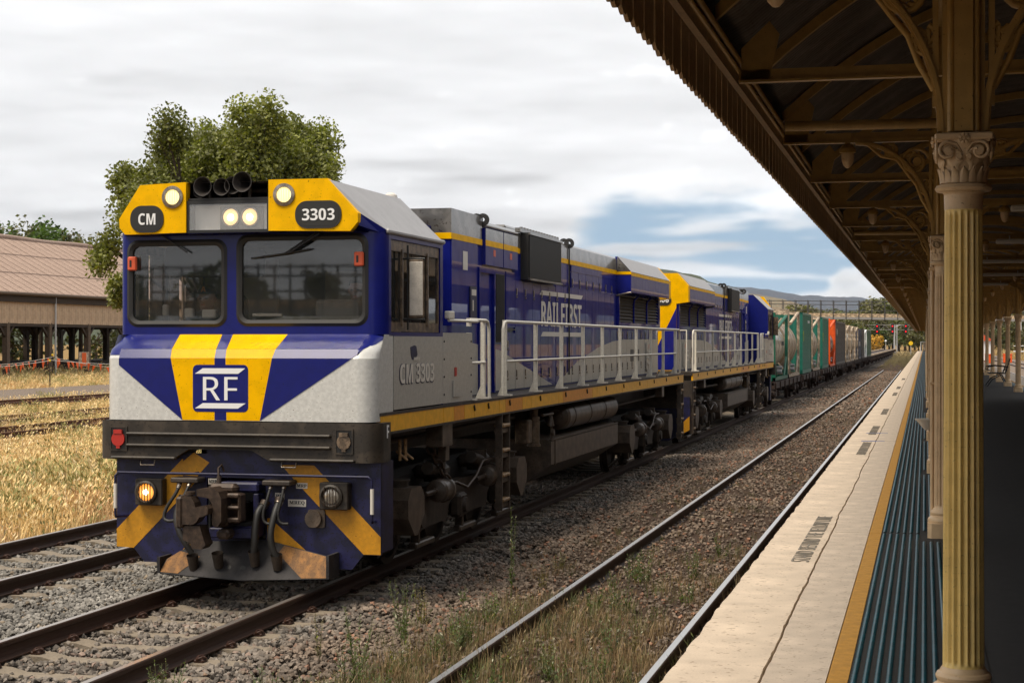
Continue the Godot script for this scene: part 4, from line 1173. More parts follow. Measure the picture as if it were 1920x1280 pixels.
func build_underframe(root: Node3D) -> void:
	var b := MB.new()
	b.span(P(-1.45, 1.70, 0.3), P(1.45, 1.785, 21.85))
	b.span(P(-0.6, 1.2, 0.5), P(0.6, 1.70, 21.6))
	var uf := part(root, "underframe", b, "grime")
	for sx in [-1.0, 1.0]:
		var sill := part(root, "side_sill", MB.new().at(map_side(1.45, sx)).prism(rect(0.18, 1.56, 21.85, 1.585), -0.05, 0.018).prism(rect(0.18, 1.755, 21.85, 1.785), -0.05, 0.02), "grime")
		var us := [0.2, 2.45, 2.9, 3.35, 3.8, 5.02, 5.35, 6.3, 6.8, 8.6, 8.9, 11.2, 11.6, 14.0, 16.8, 19.3, 21.84]
		for i in us.size() - 1:
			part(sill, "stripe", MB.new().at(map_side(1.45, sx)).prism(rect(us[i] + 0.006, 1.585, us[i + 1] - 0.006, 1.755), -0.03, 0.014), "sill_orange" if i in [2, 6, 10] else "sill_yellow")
		# handrails
		var posts := [3.78, 4.45, 5.56, 7.35, 9.08, 10.73, 12.4, 14.11, 15.86, 17.6, 19.24, 20.97]
		for i in posts.size():
			var u: float = posts[i]
			var ps := MB.new()
			ps.box(P(sx * 1.42, 2.30, u), Vector3(0.012, 0.96, 0.05))
			ps.box(P(sx * 1.40, 2.30, u - 0.025), Vector3(0.05, 0.96, 0.01))
			ps.at(map_front(u)).prism(pv([sx * 1.30, 1.79, sx * 1.43, 1.79, sx * 1.43, 2.02, sx * 1.40, 2.02]), -0.006, 0.006)
			ps.at(Transform3D.IDENTITY).box(P(sx * 1.44, 1.80, u), Vector3(0.10, 0.02, 0.12))
			var po := part(root, "rail_post", ps, "white_rail")
			part(po, "bracket", MB.new().box(P(sx * 1.465, 1.70, u), Vector3(0.03, 0.07, 0.03), Basis(Vector3.RIGHT, 0.5)), "iron")
		var r1 := MB.new()
		r1.tube(PackedVector3Array([P(sx * 1.42, 2.76, 3.7), P(sx * 1.42, 2.76, 4.50), P(sx * 1.42, 2.74, 4.60), P(sx * 1.42, 2.66, 4.66), P(sx * 1.42, 1.80, 4.68)]), 0.021, 8)
		r1.tube(PackedVector3Array([P(sx * 1.42, 2.24, 3.78), P(sx * 1.42, 2.24, 4.45)]), 0.017, 8)
		part(root, "handrail", r1, "white_rail")
		r1 = MB.new()
		r1.tube(PackedVector3Array([P(sx * 1.42, 1.80, 5.36), P(sx * 1.42, 2.66, 5.38), P(sx * 1.42, 2.74, 5.44), P(sx * 1.42, 2.76, 5.54), P(sx * 1.42, 2.76, 12.0), P(sx * 1.42, 2.76, 21.4), P(sx * 1.42, 2.74, 21.5), P(sx * 1.42, 2.66, 21.56), P(sx * 1.42, 1.80, 21.58)]), 0.021, 8)
		r1.tube(PackedVector3Array([P(sx * 1.42, 2.24, 5.56), P(sx * 1.42, 2.24, 12.0), P(sx * 1.42, 2.24, 20.97)]), 0.017, 8)
		part(root, "handrail", r1, "white_rail")
		# ladders
		for u in [5.35, 21.62]:
			var ld := MB.new()
			for du in [-0.2, 0.2]:
				ld.span(P(sx * 1.38, 0.33, u + du - 0.012), P(sx * 1.47, 1.58, u + du + 0.012))
			for k in 4:
				ld.span(P(sx * 1.36, 0.36 + k * 0.32, u - 0.2), P(sx * 1.45, 0.42 + k * 0.32, u + 0.2))
			var lo := part(root, "ladder", ld, "grime_light")
			for k in 4:
				part(lo, "step_tread", MB.new().bbox(P(sx * 1.42, 0.455 + k * 0.32, u), Vector3(0.13, 0.045, 0.36), 0.012), "step")
		# fuel tank
		b = MB.new().at(map_front(0.0))
		b.prism(pv([0.0, 0.40, sx * 0.95, 0.40, sx * 1.38, 0.68, sx * 1.38, 1.02, sx * 1.30, 1.05, 0.0, 1.05]), -14.0, -8.45)
		part(root, "fuel_tank", b, "grime_light")
		part(root, "tank_weld", MB.new().span(P(sx * 1.37, 0.66, 8.70), P(sx * 1.392, 1.04, 8.73)).span(P(sx * 1.35, 1.035, 8.45), P(sx * 1.388, 1.052, 14.0)), "grime_light")
		part(root, "air_reservoir", MB.new().at(Transform3D(Basis(Vector3.RIGHT, -PI / 2), P(sx * 1.16, 1.33, 9.75))).lathe([[0.0, 0.0], [0.12, 0.02], [0.19, 0.08], [0.215, 0.16], [0.215, 4.3], [0.19, 4.38], [0.12, 4.44], [0.0, 4.46]], 24), "grime_light")
		for u in [10.3, 11.6, 12.9]:
			part(root, "reservoir_strap", MB.new().at(Transform3D(Basis(Vector3.RIGHT, -PI / 2), P(sx * 1.16, 1.33, u))).lathe([[0.218, 0.0], [0.222, 0.0], [0.222, 0.06], [0.218, 0.06]], 24), "iron")
		part(root, "filter_housing", MB.new().cyl(P(sx * 1.28, 1.02, 7.75), P(sx * 1.28, 1.42, 7.75), 0.085, 0.085, 16).cyl(P(sx * 1.28, 1.40, 7.75), P(sx * 1.28, 1.54, 7.75), 0.05, 0.07, 12).cyl(P(sx * 1.28, 1.0, 7.75), P(sx * 1.28, 1.03, 7.75), 0.10, 0.10, 16).bbox(P(sx * 1.2, 1.22, 7.45), Vector3(0.2, 0.34, 0.26), 0.02), "frame_brown")
		part(root, "valve", MB.new().cyl(P(sx * 1.35, 1.25, 8.55), P(sx * 1.35, 1.40, 8.55), 0.06, 0.03).cyl(P(sx * 1.40, 1.16, 8.40), P(sx * 1.44, 1.16, 8.40), 0.05).cyl(P(sx * 1.36, 0.86, 8.55), P(sx * 1.36, 1.25, 8.55), 0.018).cyl(P(sx * 1.30, 1.42, 8.2), P(sx * 1.30, 1.42, 8.9), 0.025), "grime_light")
		part(root, "equipment_locker", MB.new().bbox(P(sx * 1.33, 1.44, 2.75), Vector3(0.2, 0.28, 0.42), 0.01).bbox(P(sx * 1.33, 1.22, 2.92), Vector3(0.1, 0.2, 0.16), 0.01), "grime_light")
		part(root, "equipment_locker", MB.new().bbox(P(sx * 1.0, 1.35, 0.95), Vector3(0.1, 0.36, 0.4), 0.01), "grime")
		part(root, "equipment_locker", MB.new().bbox(P(sx * 1.33, 1.46, 19.2), Vector3(0.15, 0.24, 0.3), 0.01), "grime_light")
		for q in [[1.35, 1.45], [1.55, 1.45], [0.6, 1.48]]:
			part(root, "hanging_cock", MB.new().cyl(P(sx * 1.30, q[1], q[0]), P(sx * 1.30, q[1] - 0.22, q[0]), 0.018).cyl(P(sx * 1.26, q[1] - 0.12, q[0]), P(sx * 1.36, q[1] - 0.22, q[0] + 0.08), 0.014), "step")
		part(root, "lifting_chain", chain_mesh(PackedVector3Array([P(sx * 1.25, 1.30, 2.6), P(sx * 1.30, 1.05, 2.9), P(sx * 1.34, 0.86, 3.1)])), "iron")
		for q in [[0.9, 1.52, 7.0, 1.50, 0.02], [0.9, 1.42, 7.2, 1.44, 0.03], [7.4, 1.52, 15.5, 1.5, 0.02], [14.4, 1.30, 21.0, 1.35, 0.03], [14.2, 0.7, 16.0, 0.55, 0.025]]:
			part(root, "pipe", MB.new().cyl(P(sx * 1.12, q[1], q[0]), P(sx * 1.12, q[3], q[2]), q[4], q[4], 8), "grime")
	part(root, "end_plate", MB.new().span(P(-1.45, 1.0, 21.82), P(1.45, 1.58, 21.86)).span(P(-0.5, 0.6, 21.8), P(0.5, 1.0, 21.9)), "grime")
	part(root, "rear_pilot", MB.new().at(map_front(21.87)).prism(pv([-1.4, 1.2, -1.4, 0.42, -1.1, 0.25, 1.1, 0.25, 1.4, 0.42, 1.4, 1.2]), -0.03, 0.0), "blue_low")
	for sx in [-1.0, 1.0]:
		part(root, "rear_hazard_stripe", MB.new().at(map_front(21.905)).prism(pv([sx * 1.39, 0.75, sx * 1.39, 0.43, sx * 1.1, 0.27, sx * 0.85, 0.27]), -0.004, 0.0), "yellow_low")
	part(root, "rear_coupler", MB.new().bbox(P(0, 0.76, 22.2), Vector3(0.26, 0.3, 1.2), 0.05), "iron")
	part(root, "rear_handrail", MB.new().tube(PackedVector3Array([P(-1.3, 1.8, 21.8), P(-1.3, 2.76, 21.8), P(-0.4, 2.76, 21.8), P(-0.4, 1.8, 21.8)]), 0.02, 8).tube(PackedVector3Array([P(1.3, 1.8, 21.8), P(1.3, 2.76, 21.8), P(0.4, 2.76, 21.8), P(0.4, 1.8, 21.8)]), 0.02, 8), "white_rail")

func chain_mesh(path: PackedVector3Array) -> MB:
	var b := MB.new()
	var k := 0
	for i in path.size() - 1:
		var d := path[i + 1] - path[i]
		var m := int(d.length() / 0.11)
		for j in m:
			var c := path[i] + d * (j + 0.5) / m
			var up := d.normalized()
			var e := up.cross(Vector3.RIGHT if k % 2 else Vector3.BACK).normalized()
			var pts := PackedVector3Array()
			for q in 9:
				var w := TAU * q / 8
				pts.append(c + up * cos(w) * 0.085 + e * sin(w) * 0.042)
			b.tube(pts, 0.017, 6, -1.0, false)
			k += 1
	return b

func bogie(root: Node3D, uc: float) -> void:
	for sx in [-1.0, 1.0]:
		# side frame with arches over the three axles
		var fr := PackedVector2Array()
		for q in [[-2.7, 0.62], [-2.7, 0.80], [-1.9, 0.88], [-1.5, 0.80], [1.5, 0.80], [1.9, 0.88], [2.7, 0.80], [2.7, 0.62]]:
			fr.append(Vector2(uc + q[0], q[1]))
		for a in [1.85, 0.0, -1.85]:
			fr.append(Vector2(uc + a + 0.62, 0.36))
			fr.append(Vector2(uc + a + 0.46, 0.34))
			for i in 7:
				var w := PI * i / 6
				fr.append(Vector2(uc + a + 0.40 * cos(w), 0.40 + 0.24 * sin(w)))
			fr.append(Vector2(uc + a - 0.46, 0.34))
			fr.append(Vector2(uc + a - 0.62, 0.36))
		var bf := part(root, "bogie_frame", MB.new().at(map_side(1.02, sx)).prism(fr, 0.0, 0.12), "grime")
		for a in [-1.85, 0.0, 1.85]:
			part(bf, "axle_box", MB.new().bbox(P(sx * 1.16, 0.50, uc + a), Vector3(0.16, 0.30, 0.34), 0.04).cyl(P(sx * 1.2, 0.50, uc + a), P(sx * 1.28, 0.50, uc + a), 0.11, 0.09, 14), "grime")
			part(bf, "brake_beam", MB.new().bbox(P(sx * 1.12, 0.19, uc + a + 0.45), Vector3(0.10, 0.07, 0.75), 0.015).bbox(P(sx * 1.12, 0.30, uc + a + 0.2), Vector3(0.10, 0.18, 0.06), 0.01), "grime_light")
		for a in [-0.95, 0.95]:
			part(bf, "spring", MB.new().cyl(P(sx * 1.14, 0.86, uc + a), P(sx * 1.14, 1.12, uc + a), 0.13, 0.13, 14).bbox(P(sx * 1.1, 0.98, uc + a), Vector3(0.34, 0.16, 0.5), 0.05), "grime")
			part(bf, "damper", MB.new().cyl(P(sx * 1.2, 1.05, uc + a - 0.5), P(sx * 1.2, 0.95, uc + a + 0.1), 0.075, 0.075, 14), "grime")
		# sand boxes with pointed hoppers
		for a in [-2.45, 2.45]:
			var sb := part(root, "sand_box", MB.new().at(map_side(0.95, sx)).prism(pv([uc + a - 0.18, 0.92, uc + a + 0.18, 0.92, uc + a + 0.30, 0.80, uc + a + 0.30, 0.60, uc + a + 0.06, 0.40, uc + a - 0.06, 0.40, uc + a - 0.30, 0.60, uc + a - 0.30, 0.80]), 0.0, 0.43), "grime_light")
			part(sb, "filler_cap", MB.new().cyl(P(sx * 1.15, 0.92, uc + a), P(sx * 1.15, 0.98, uc + a), 0.13, 0.13, 14).cyl(P(sx * 1.15, 0.98, uc + a), P(sx * 1.15, 1.0, uc + a), 0.15, 0.15, 14), "grime")
			part(sb, "sand_pipe", MB.new().tube(PackedVector3Array([P(sx * 1.15, 0.42, uc + a), P(sx * 1.1, 0.28, uc + a + 0.05), P(sx * 0.9, 0.12, uc + a + signf(-a) * 0.15)]), 0.025, 6), "grime")
		# brake cylinders
		for a in [-1.25, 0.95]:
			var bc := part(root, "brake_cylinder", MB.new().at(Transform3D(Basis(Vector3.RIGHT, -PI / 2), P(sx * 1.28, 0.78, uc + a - 0.18))).lathe([[0.0, 0.0], [0.035, 0.0], [0.04, 0.05], [0.12, 0.07], [0.135, 0.12], [0.135, 0.32], [0.155, 0.33], [0.155, 0.38], [0.1, 0.40], [0.0, 0.40]], 20), "grime_light")
			part(bc, "push_rod", MB.new().cyl(P(sx * 1.28, 0.78, uc + a - 0.55), P(sx * 1.28, 0.78, uc + a - 0.15), 0.03), "iron")
		part(root, "brake_pipe", MB.new().tube(PackedVector3Array([P(sx * 1.34, 0.86, uc - 1.3), P(sx * 1.36, 0.84, uc - 0.8), P(sx * 1.36, 0.74, uc - 0.3), P(sx * 1.36, 0.84, uc + 0.1), P(sx * 1.34, 1.0, uc + 0.5), P(sx * 1.34, 1.0, uc + 1.0)]), 0.018, 6), "iron")
	for a in [-1.85, 0.0, 1.85]:
		var ws := MB.new()
		for sx in [-1.0, 1.0]:
			ws.at(Transform3D(Basis(Vector3.BACK, -PI / 2 * sx), P(sx * 0.72, 0.5, uc + a))).lathe([[0.0, 0.0], [0.535, 0.0], [0.535, 0.03], [0.50, 0.035], [0.50, 0.14], [0.44, 0.14], [0.42, 0.09], [0.2, 0.08], [0.16, 0.15], [0.0, 0.15]], 36)
		ws.at(Transform3D.IDENTITY).cyl(P(-0.9, 0.5, uc + a), P(0.9, 0.5, uc + a), 0.09)
		part(root, "wheelset", ws, "grime")
	part(root, "bogie_bolster", MB.new().bbox(P(0, 0.8, uc), Vector3(1.9, 0.5, 4.4), 0.08), "interior_dark")

func build_locomotives() -> void:
	var lo := thing("locomotive", "leading blue, yellow and silver diesel locomotive numbered CM 3303", "locomotive", Vector3(CENTRE_A, 0, -15.75), "diesel locomotives at the head of the train")
	build_nose(lo)
	build_pilot(lo)
	build_cab(lo)
	build_hood(lo)
	build_underframe(lo)
	bogie(lo, 4.15)
	bogie(lo, 18.0)
	var l2: Node3D = lo.duplicate()
	l2.name = numbered("locomotive")
	add_child(l2, true)
	l2.position = Vector3(CENTRE_A, 0, -61.05)
	l2.rotation.y = PI
	l2.set_meta("label", "second diesel locomotive with yellow hood end, coupled behind the leading one")
	for q in [[lo, "3303"], [l2, "3306"]]:
		for sx in [-1.0, 1.0]:
			lettering(q[0], "rear_lettering", q[1], 0.125, 0.36, Transform3D(Basis(Vector3.UP, PI), P(sx * 0.62, 3.49, 21.235)), "white")
	# unlit lamps on the trailing engine
	for pth in ["headlight_housing", "fascia_board", "lamp_box"]:
		for o in l2.find_children(pth + "*", "MeshInstance3D", false, false):
			for k in o.get_children():
				if str(k.name).begins_with("headl") or str(k.name).begins_with("lamp_bulb") or str(k.name).begins_with("marker_lamp"):
					k.material_override = M["lamp_off"]
				for kk in k.get_children():
					if str(kk.name).begins_with("lamp_bulb"):
						kk.material_override = M["lamp_off"]
	# light thrown by the lit lamps of the leading engine
	for q in [[-0.155, 3.77, 0.10, 0.08, 0.25, Color(1, 0.8, 0.5)], [0.055, 3.77, 0.10, 0.08, 0.25, Color(1, 0.8, 0.5)], [-0.97, 0.965, -0.10, 0.08, 0.08, Color(1, 0.66, 0.25)], [-0.735, 3.975, 0.02, 0.07, 0.03, Color(1, 0.86, 0.5)], [0.48, 3.975, 0.02, 0.07, 0.03, Color(1, 0.86, 0.5)]]:
		var l := SpotLight3D.new()
		l.name = "lamp_light"
		l.light_energy = q[4]
		l.light_color = q[5]
		l.light_size = q[3]
		l.spot_range = 40.0
		l.spot_attenuation = 2.0
		l.spot_angle = 50.0
		l.shadow_enabled = true
		lo.add_child(l, true)
		l.position = P(q[0], q[1], q[2])
		l.rotation = Vector3(0, PI, 0)

# ---------------------------------------------------------------- ground, tracks, plants
func ground_y(x: float) -> float:
	if x > -12.0:
		return -0.34
	if x > -20.0:
		return lerpf(-0.30, -0.06, (-12.0 - x) / 8.0)
	if x > -34.0:
		return -0.06
	if x > -50.0:
		return lerpf(-0.06, 0.5, (-34.0 - x) / 16.0)
	return 0.5

func bed_y(x: float) -> float:
	# surface of the ballast and of the dirt round the platform road
	if x < -11.6:
		return lerpf(-0.20, -0.33, clampf((-11.6 - x) / 0.8, 0, 1))
	if x < -4.9:
		return -0.19 + 0.035 * smoothstep(0.9, 1.2, absf(x - CENTRE_A)) * smoothstep(2.0, 1.5, absf(x - CENTRE_A))
	if x < -4.0:
		return lerpf(-0.19, -0.13, (x + 4.9) / 0.9)
	return -0.12

func to_px(p: Vector3) -> Vector2:
	var a := deg_to_rad(13.822)
	var d := -p.x * sin(a) - p.z * cos(a)
	if d < 0.5:
		return Vector2(1e6, 1e6)
	return Vector2(960 + 3150 * (p.x * cos(a) - p.z * sin(a)) / d, 640 - 3150 * (p.y - 2.5) / d)

func build_ground() -> void:
	var b := MB.new()
	var xs := [-9000.0, -3000.0, -900.0, -300.0, -120.0, -70.0, -52.0, -46.0, -40.0, -34.0, -30.0, -26.0, -22.0, -18.0, -15.0, -13.0, -12.0, 4.5, 5.0, 9.0, 14.0, 30.0, 80.0, 400.0, 3000.0, 9000.0]
	var zs := [120.0, 40.0, 0.0, -20.0, -50.0, -100.0, -200.0, -400.0, -900.0, -2500.0, -6000.0, -14000.0]
	var rows := []
	for z in zs:
		var r := []
		for x in xs:
			var y := ground_y(x)
			if z < -700.0 or absf(x) > 200.0:
				y = 0.0
			r.append(Vector3(x, y - (0.15 if absf(x) < 100 else 0.0), z))
		rows.append(r)
	b.grid(rows)
	setting("ground", b, "earth")
	# ballast bed of the two main tracks, the dirt of the platform road
	rows = []
	for z in range(0, 61):
		var zz := 40.0 - z * z * 0.135
		var r := []
		for x in [-13.0, -12.4, -12.0, -11.6, -10.5, -9.0, -7.6, -6.7, -5.9, -5.3, -4.9]:
			r.append(Vector3(x, bed_y(x) - 0.03 - (0.3 if x < -12.6 else 0.0), zz))
		rows.append(r)
	b = MB.new()
	b.grid(rows)
	setting("ballast_bed", b, "ballast")
	rows = []
	for z in range(0, 61):
		var zz := 40.0 - z * z * 0.135
		var r := []
		for x in [-4.9, -4.5, -4.0, -3.5, -2.8, -2.0, -1.2]:
			r.append(Vector3(x, bed_y(x) - 0.035, zz))
		rows.append(r)
	b = MB.new()
	b.grid(rows)
	setting("track_dirt", b, "dirt")
	# pale gravel track by the shed
	b = MB.new()
	b.grid([[Vector3(-42.6, ground_y(-42.6) - 0.04, -20), Vector3(-40, ground_y(-40) - 0.04, -20), Vector3(-37.6, ground_y(-37.6) - 0.04, -20)], [Vector3(-42.6, ground_y(-42.6) - 0.04, -260), Vector3(-40, ground_y(-40) - 0.04, -260), Vector3(-37.6, ground_y(-37.6) - 0.04, -260)]])
	b.t = Transform3D.IDENTITY
	mat("gravel_road", Color(0.38, 0.36, 0.34), 0.95, {"tex": "stones", "scale": 1.2, "bump": "h_cell", "depth": 2.0})
	setting("gravel_path", b, "gravel_road")

func rail_mesh(z0: float, z1: float, k := 1.0) -> MB:
	var h := PackedVector2Array()
	for q in [[-0.07, -0.158], [0.07, -0.158], [0.07, -0.146], [0.018, -0.128], [0.009, -0.10], [0.009, -0.052], [0.034, -0.040], [0.036, -0.010], [0.030, -0.002], [-0.030, -0.002], [-0.036, -0.010], [-0.034, -0.040], [-0.009, -0.052], [-0.009, -0.10], [-0.018, -0.128], [-0.07, -0.146]]:
		h.append(Vector2(q[0], q[1] * k))
	return MB.new().prism(h, -z1, -z0)

func build_track(label: String, xc: float, gauge: float, z0: float, z1: float, head: String, side: String, sl_z0: float, sl_n: int, clips: int, y := 0.0, sleeper_y := -0.17, group := "railway tracks") -> Node3D:
	var t := thing("railway_track", label, "railway track", Vector3(xc, y, 0), group)
	for s in [-1.0, 1.0]:
		var r := part(t, "rail", rail_mesh(z0, z1), side)
		r.position.x = s * gauge / 2
		var top := part(r, "running_surface", MB.new().span(Vector3(-0.027, -0.0018, -z1), Vector3(0.027, 0.001, -z0)), head)
	var sm := MB.new()
	sm.at(Transform3D(Basis(Vector3(1, 0, 0), Vector3(0, 1, 0), Vector3(0, 0, 1)), Vector3.ZERO))
	sm.prism(pv([-1.25, -0.2, 1.25, -0.2, 1.25, -0.03, 1.20, 0.0, 0.55, 0.0, 0.40, -0.035, -0.40, -0.035, -0.55, 0.0, -1.20, 0.0, -1.25, -0.03]), -0.115, 0.115)
	var mesh := sm.mesh()
	var cm := MB.new()
	for s in [1.0]:
		var pts := PackedVector3Array()
		for i in 10:
			var w := TAU * i / 9.0
			pts.append(Vector3(s * (0.115 + 0.035 * cos(w)), 0.035 + 0.012 * sin(w * 2), 0.055 * sin(w)))
		cm.tube(pts, 0.011, 5)
		cm.bbox(Vector3(s * 0.11, 0.012, 0), Vector3(0.09, 0.03, 0.10), 0.008)
	var cmesh := cm.mesh()
	for i in sl_n:
		var o := part(t, "sleeper", mesh, "sleeper")
		o.position = Vector3(rng.randf_range(-0.02, 0.02), sleeper_y + rng.randf_range(-0.006, 0.006), -(sl_z0 + i * 0.66))
		o.rotation.y = rng.randf_range(-0.012, 0.012)
		if i < clips:
			for s in [-1.0, 1.0]:
				for s2 in [-1.0, 1.0]:
					var c := part(o, "rail_clip", cmesh, "clip")
					c.position = Vector3(s * gauge / 2, 0, 0)
					c.rotation.y = 0.0 if s2 > 0 else PI
	return t

func build_tracks() -> void:
	build_track("railway track under the freight train, on concrete sleepers", CENTRE_A, 1.505, -30, 430, "rail_head_dull", "rail_side", 9.0, 110, 22)
	build_track("weed-grown railway track running along the platform face", -2.76, 1.5, -30, 150, "rail_head", "rail_side", 10.0, 0, 0)
	build_track("broad gauge railway track beyond the train, on clean ballast", -10.25, 1.67, -30, 200, "rail_head_dull", "rail_side", 12.0, 24, 24)
	build_track("rusty siding track in dry grass nearest the ballast", -25.0, 1.67, 30, 130, "rail_rust", "rail_rust", 30.0, 0, 0, ground_y(-25.0) + 0.10)
	build_track("rusty siding track in dry grass, middle one of three", -29.4, 1.67, 30, 130, "rail_rust", "rail_rust", 30.0, 0, 0, ground_y(-29.4) + 0.06)
	build_track("rusty siding track in dry grass next to the gravel path", -35.3, 1.67, 30, 150, "rail_rust", "rail_rust", 30.0, 0, 0, ground_y(-35.3) + 0.15)

func stone_mesh(s: int) -> ArrayMesh:
	var r := RandomNumberGenerator.new()
	r.seed = s
	var pts := []
	var g := (1 + sqrt(5.0)) / 2
	for q in [[-1, g, 0], [1, g, 0], [-1, -g, 0], [1, -g, 0], [0, -1, g], [0, 1, g], [0, -1, -g], [0, 1, -g], [g, 0, -1], [g, 0, 1], [-g, 0, -1], [-g, 0, 1]]:
		pts.append(Vector3(q[0], q[1], q[2]).normalized() * r.randf_range(0.5, 1.25) * Vector3(1.0, 0.66, 0.85))
	var b := MB.new()
	for f in [[0, 11, 5], [0, 5, 1], [0, 1, 7], [0, 7, 10], [0, 10, 11], [1, 5, 9], [5, 11, 4], [11, 10, 2], [10, 7, 6], [7, 1, 8], [3, 9, 4], [3, 4, 2], [3, 2, 6], [3, 6, 8], [3, 8, 9], [4, 9, 5], [2, 4, 11], [6, 2, 10], [8, 6, 7], [9, 8, 1]]:
		b.tri(pts[f[0]], pts[f[1]], pts[f[2]])
	return b.mesh()

func on_sleeper(x: float, z: float) -> bool:
	if absf(x - CENTRE_A) < 1.28 and z > 8.8:
		var k := fposmod(z - 9.0 + 0.33, 0.66) - 0.33
		return absf(k) < 0.10
	if absf(x + 10.25) < 1.28 and z > 11.8 and z < 27.5:
		var k := fposmod(z - 12.0 + 0.33, 0.66) - 0.33
		return absf(k) < 0.10
	return false

func build_ballast_stones() -> void:
	var meshes := []
	var xf := []
	var cols := []
	for i in 5:
		meshes.append(stone_mesh(40 + i))
		xf.append([])
		cols.append([])
	var f := FastNoiseLite.new()
	f.seed = 5
	f.frequency = 0.5
	# [x0, x1, z0, z1, stones per m2, size]
	for q in [[-12.3, -4.3, 6.5, 20.0, 520.0, 0.035], [-12.3, -4.3, 20.0, 34.0, 260.0, 0.036], [-12.2, -8.0, 34.0, 52.0, 90.0, 0.045], [-5.9, -3.6, 34.0, 70.0, 170.0, 0.042], [-4.6, -1.3, 6.5, 22.0, 200.0, 0.026], [-4.6, -1.3, 22.0, 60.0, 90.0, 0.034], [-5.9, -1.3, 60.0, 150.0, 24.0, 0.07]]:
		var m := int((q[1] - q[0]) * (q[3] - q[2]) * q[4])
		for i in m:
			var x := rng.randf_range(q[0], q[1])
			var z := rng.randf_range(q[2], q[3])
			var p := Vector3(x, 0, -z)
			var px := to_px(p)
			if px.x < -800.0 or px.x > 1800.0 or px.y > 1900.0:
				continue
			if on_sleeper(x, z) and rng.randf() < 0.965:
				continue
			var s: float = q[5] * rng.randf_range(0.55, 1.35)
			var nz := f.get_noise_2d(x, z)
			p.y = bed_y(x) + rng.randf_range(-0.028, 0.012) + 0.02 * nz
			if absf(x - CENTRE_A) < 0.6 or absf(x + 10.25) < 0.7:
				p.y -= 0.012
			var k := rng.randi() % 5
			var bs := Basis.from_euler(Vector3(rng.randf_range(0, TAU), rng.randf_range(0, TAU), rng.randf_range(0, TAU))).scaled(Vector3(s, s * rng.randf_range(0.7, 1.0), s))
			xf[k].append(Transform3D(bs, p))
			var v := rng.randf_range(0.12, 0.34) * (1.0 + 0.5 * nz)
			var brown := smoothstep(-6.2, -4.6, x + nz * 0.8)
			if x < -8.0:
				v *= 1.05
			var c := Color(v, v * 0.985, v * 0.955)
			var cb := Color(v * 0.84, v * 0.67, v * 0.55)
			if rng.randf() < 0.10:
				cb = Color(v * 1.2, v * 0.66, v * 0.45)
			if rng.randf() < 0.05:
				c = Color(v * 1.25, v * 1.05, v * 0.82)
			var mid := 0.45 if absf(x - CENTRE_A) < 1.1 else 0.0
			cols[k].append(c.lerp(cb, maxf(brown, mid)))
	for k in 5:
		var o := copies(self, "ballast_stones", meshes[k], "stone", xf[k], cols[k])
		tag(o, "crushed rock ballast lying along the tracks", "ballast")

func tuft_mesh(s: int, blades: int, h: float, spread: float, wide: float, heads := 0.0) -> ArrayMesh:
	var r := RandomNumberGenerator.new()
	r.seed = s
	var b := MB.new()
	for i in blades:
		var w := r.randf() * TAU
		var o := Vector3(cos(w), 0, sin(w)) * spread * sqrt(r.randf())
		var lean := Vector3(cos(w + r.randf_range(-1, 1)), 0, sin(w + r.randf_range(-1, 1))) * r.randf_range(0.08, 0.55) * h
		var hh := h * r.randf_range(0.5, 1.0)
		var side := Vector3(-sin(w * 3), 0, cos(w * 3)) * wide
		var m := o + lean * 0.35 + Vector3(0, hh * 0.55, 0)
		var e := o + lean + Vector3(0, hh, 0)
		b.quad(o - side, o + side, m + side * 0.8, m - side * 0.8)
		b.tri(m - side * 0.8, m + side * 0.8, e)
		if r.randf() < heads:
			var d := (e - m).normalized() * h * 0.22
			b.quad(e - side * 1.5, e + d * 0.5 - side * 2.6, e + d, e + d * 0.5 + side * 2.6)
	return b.mesh()

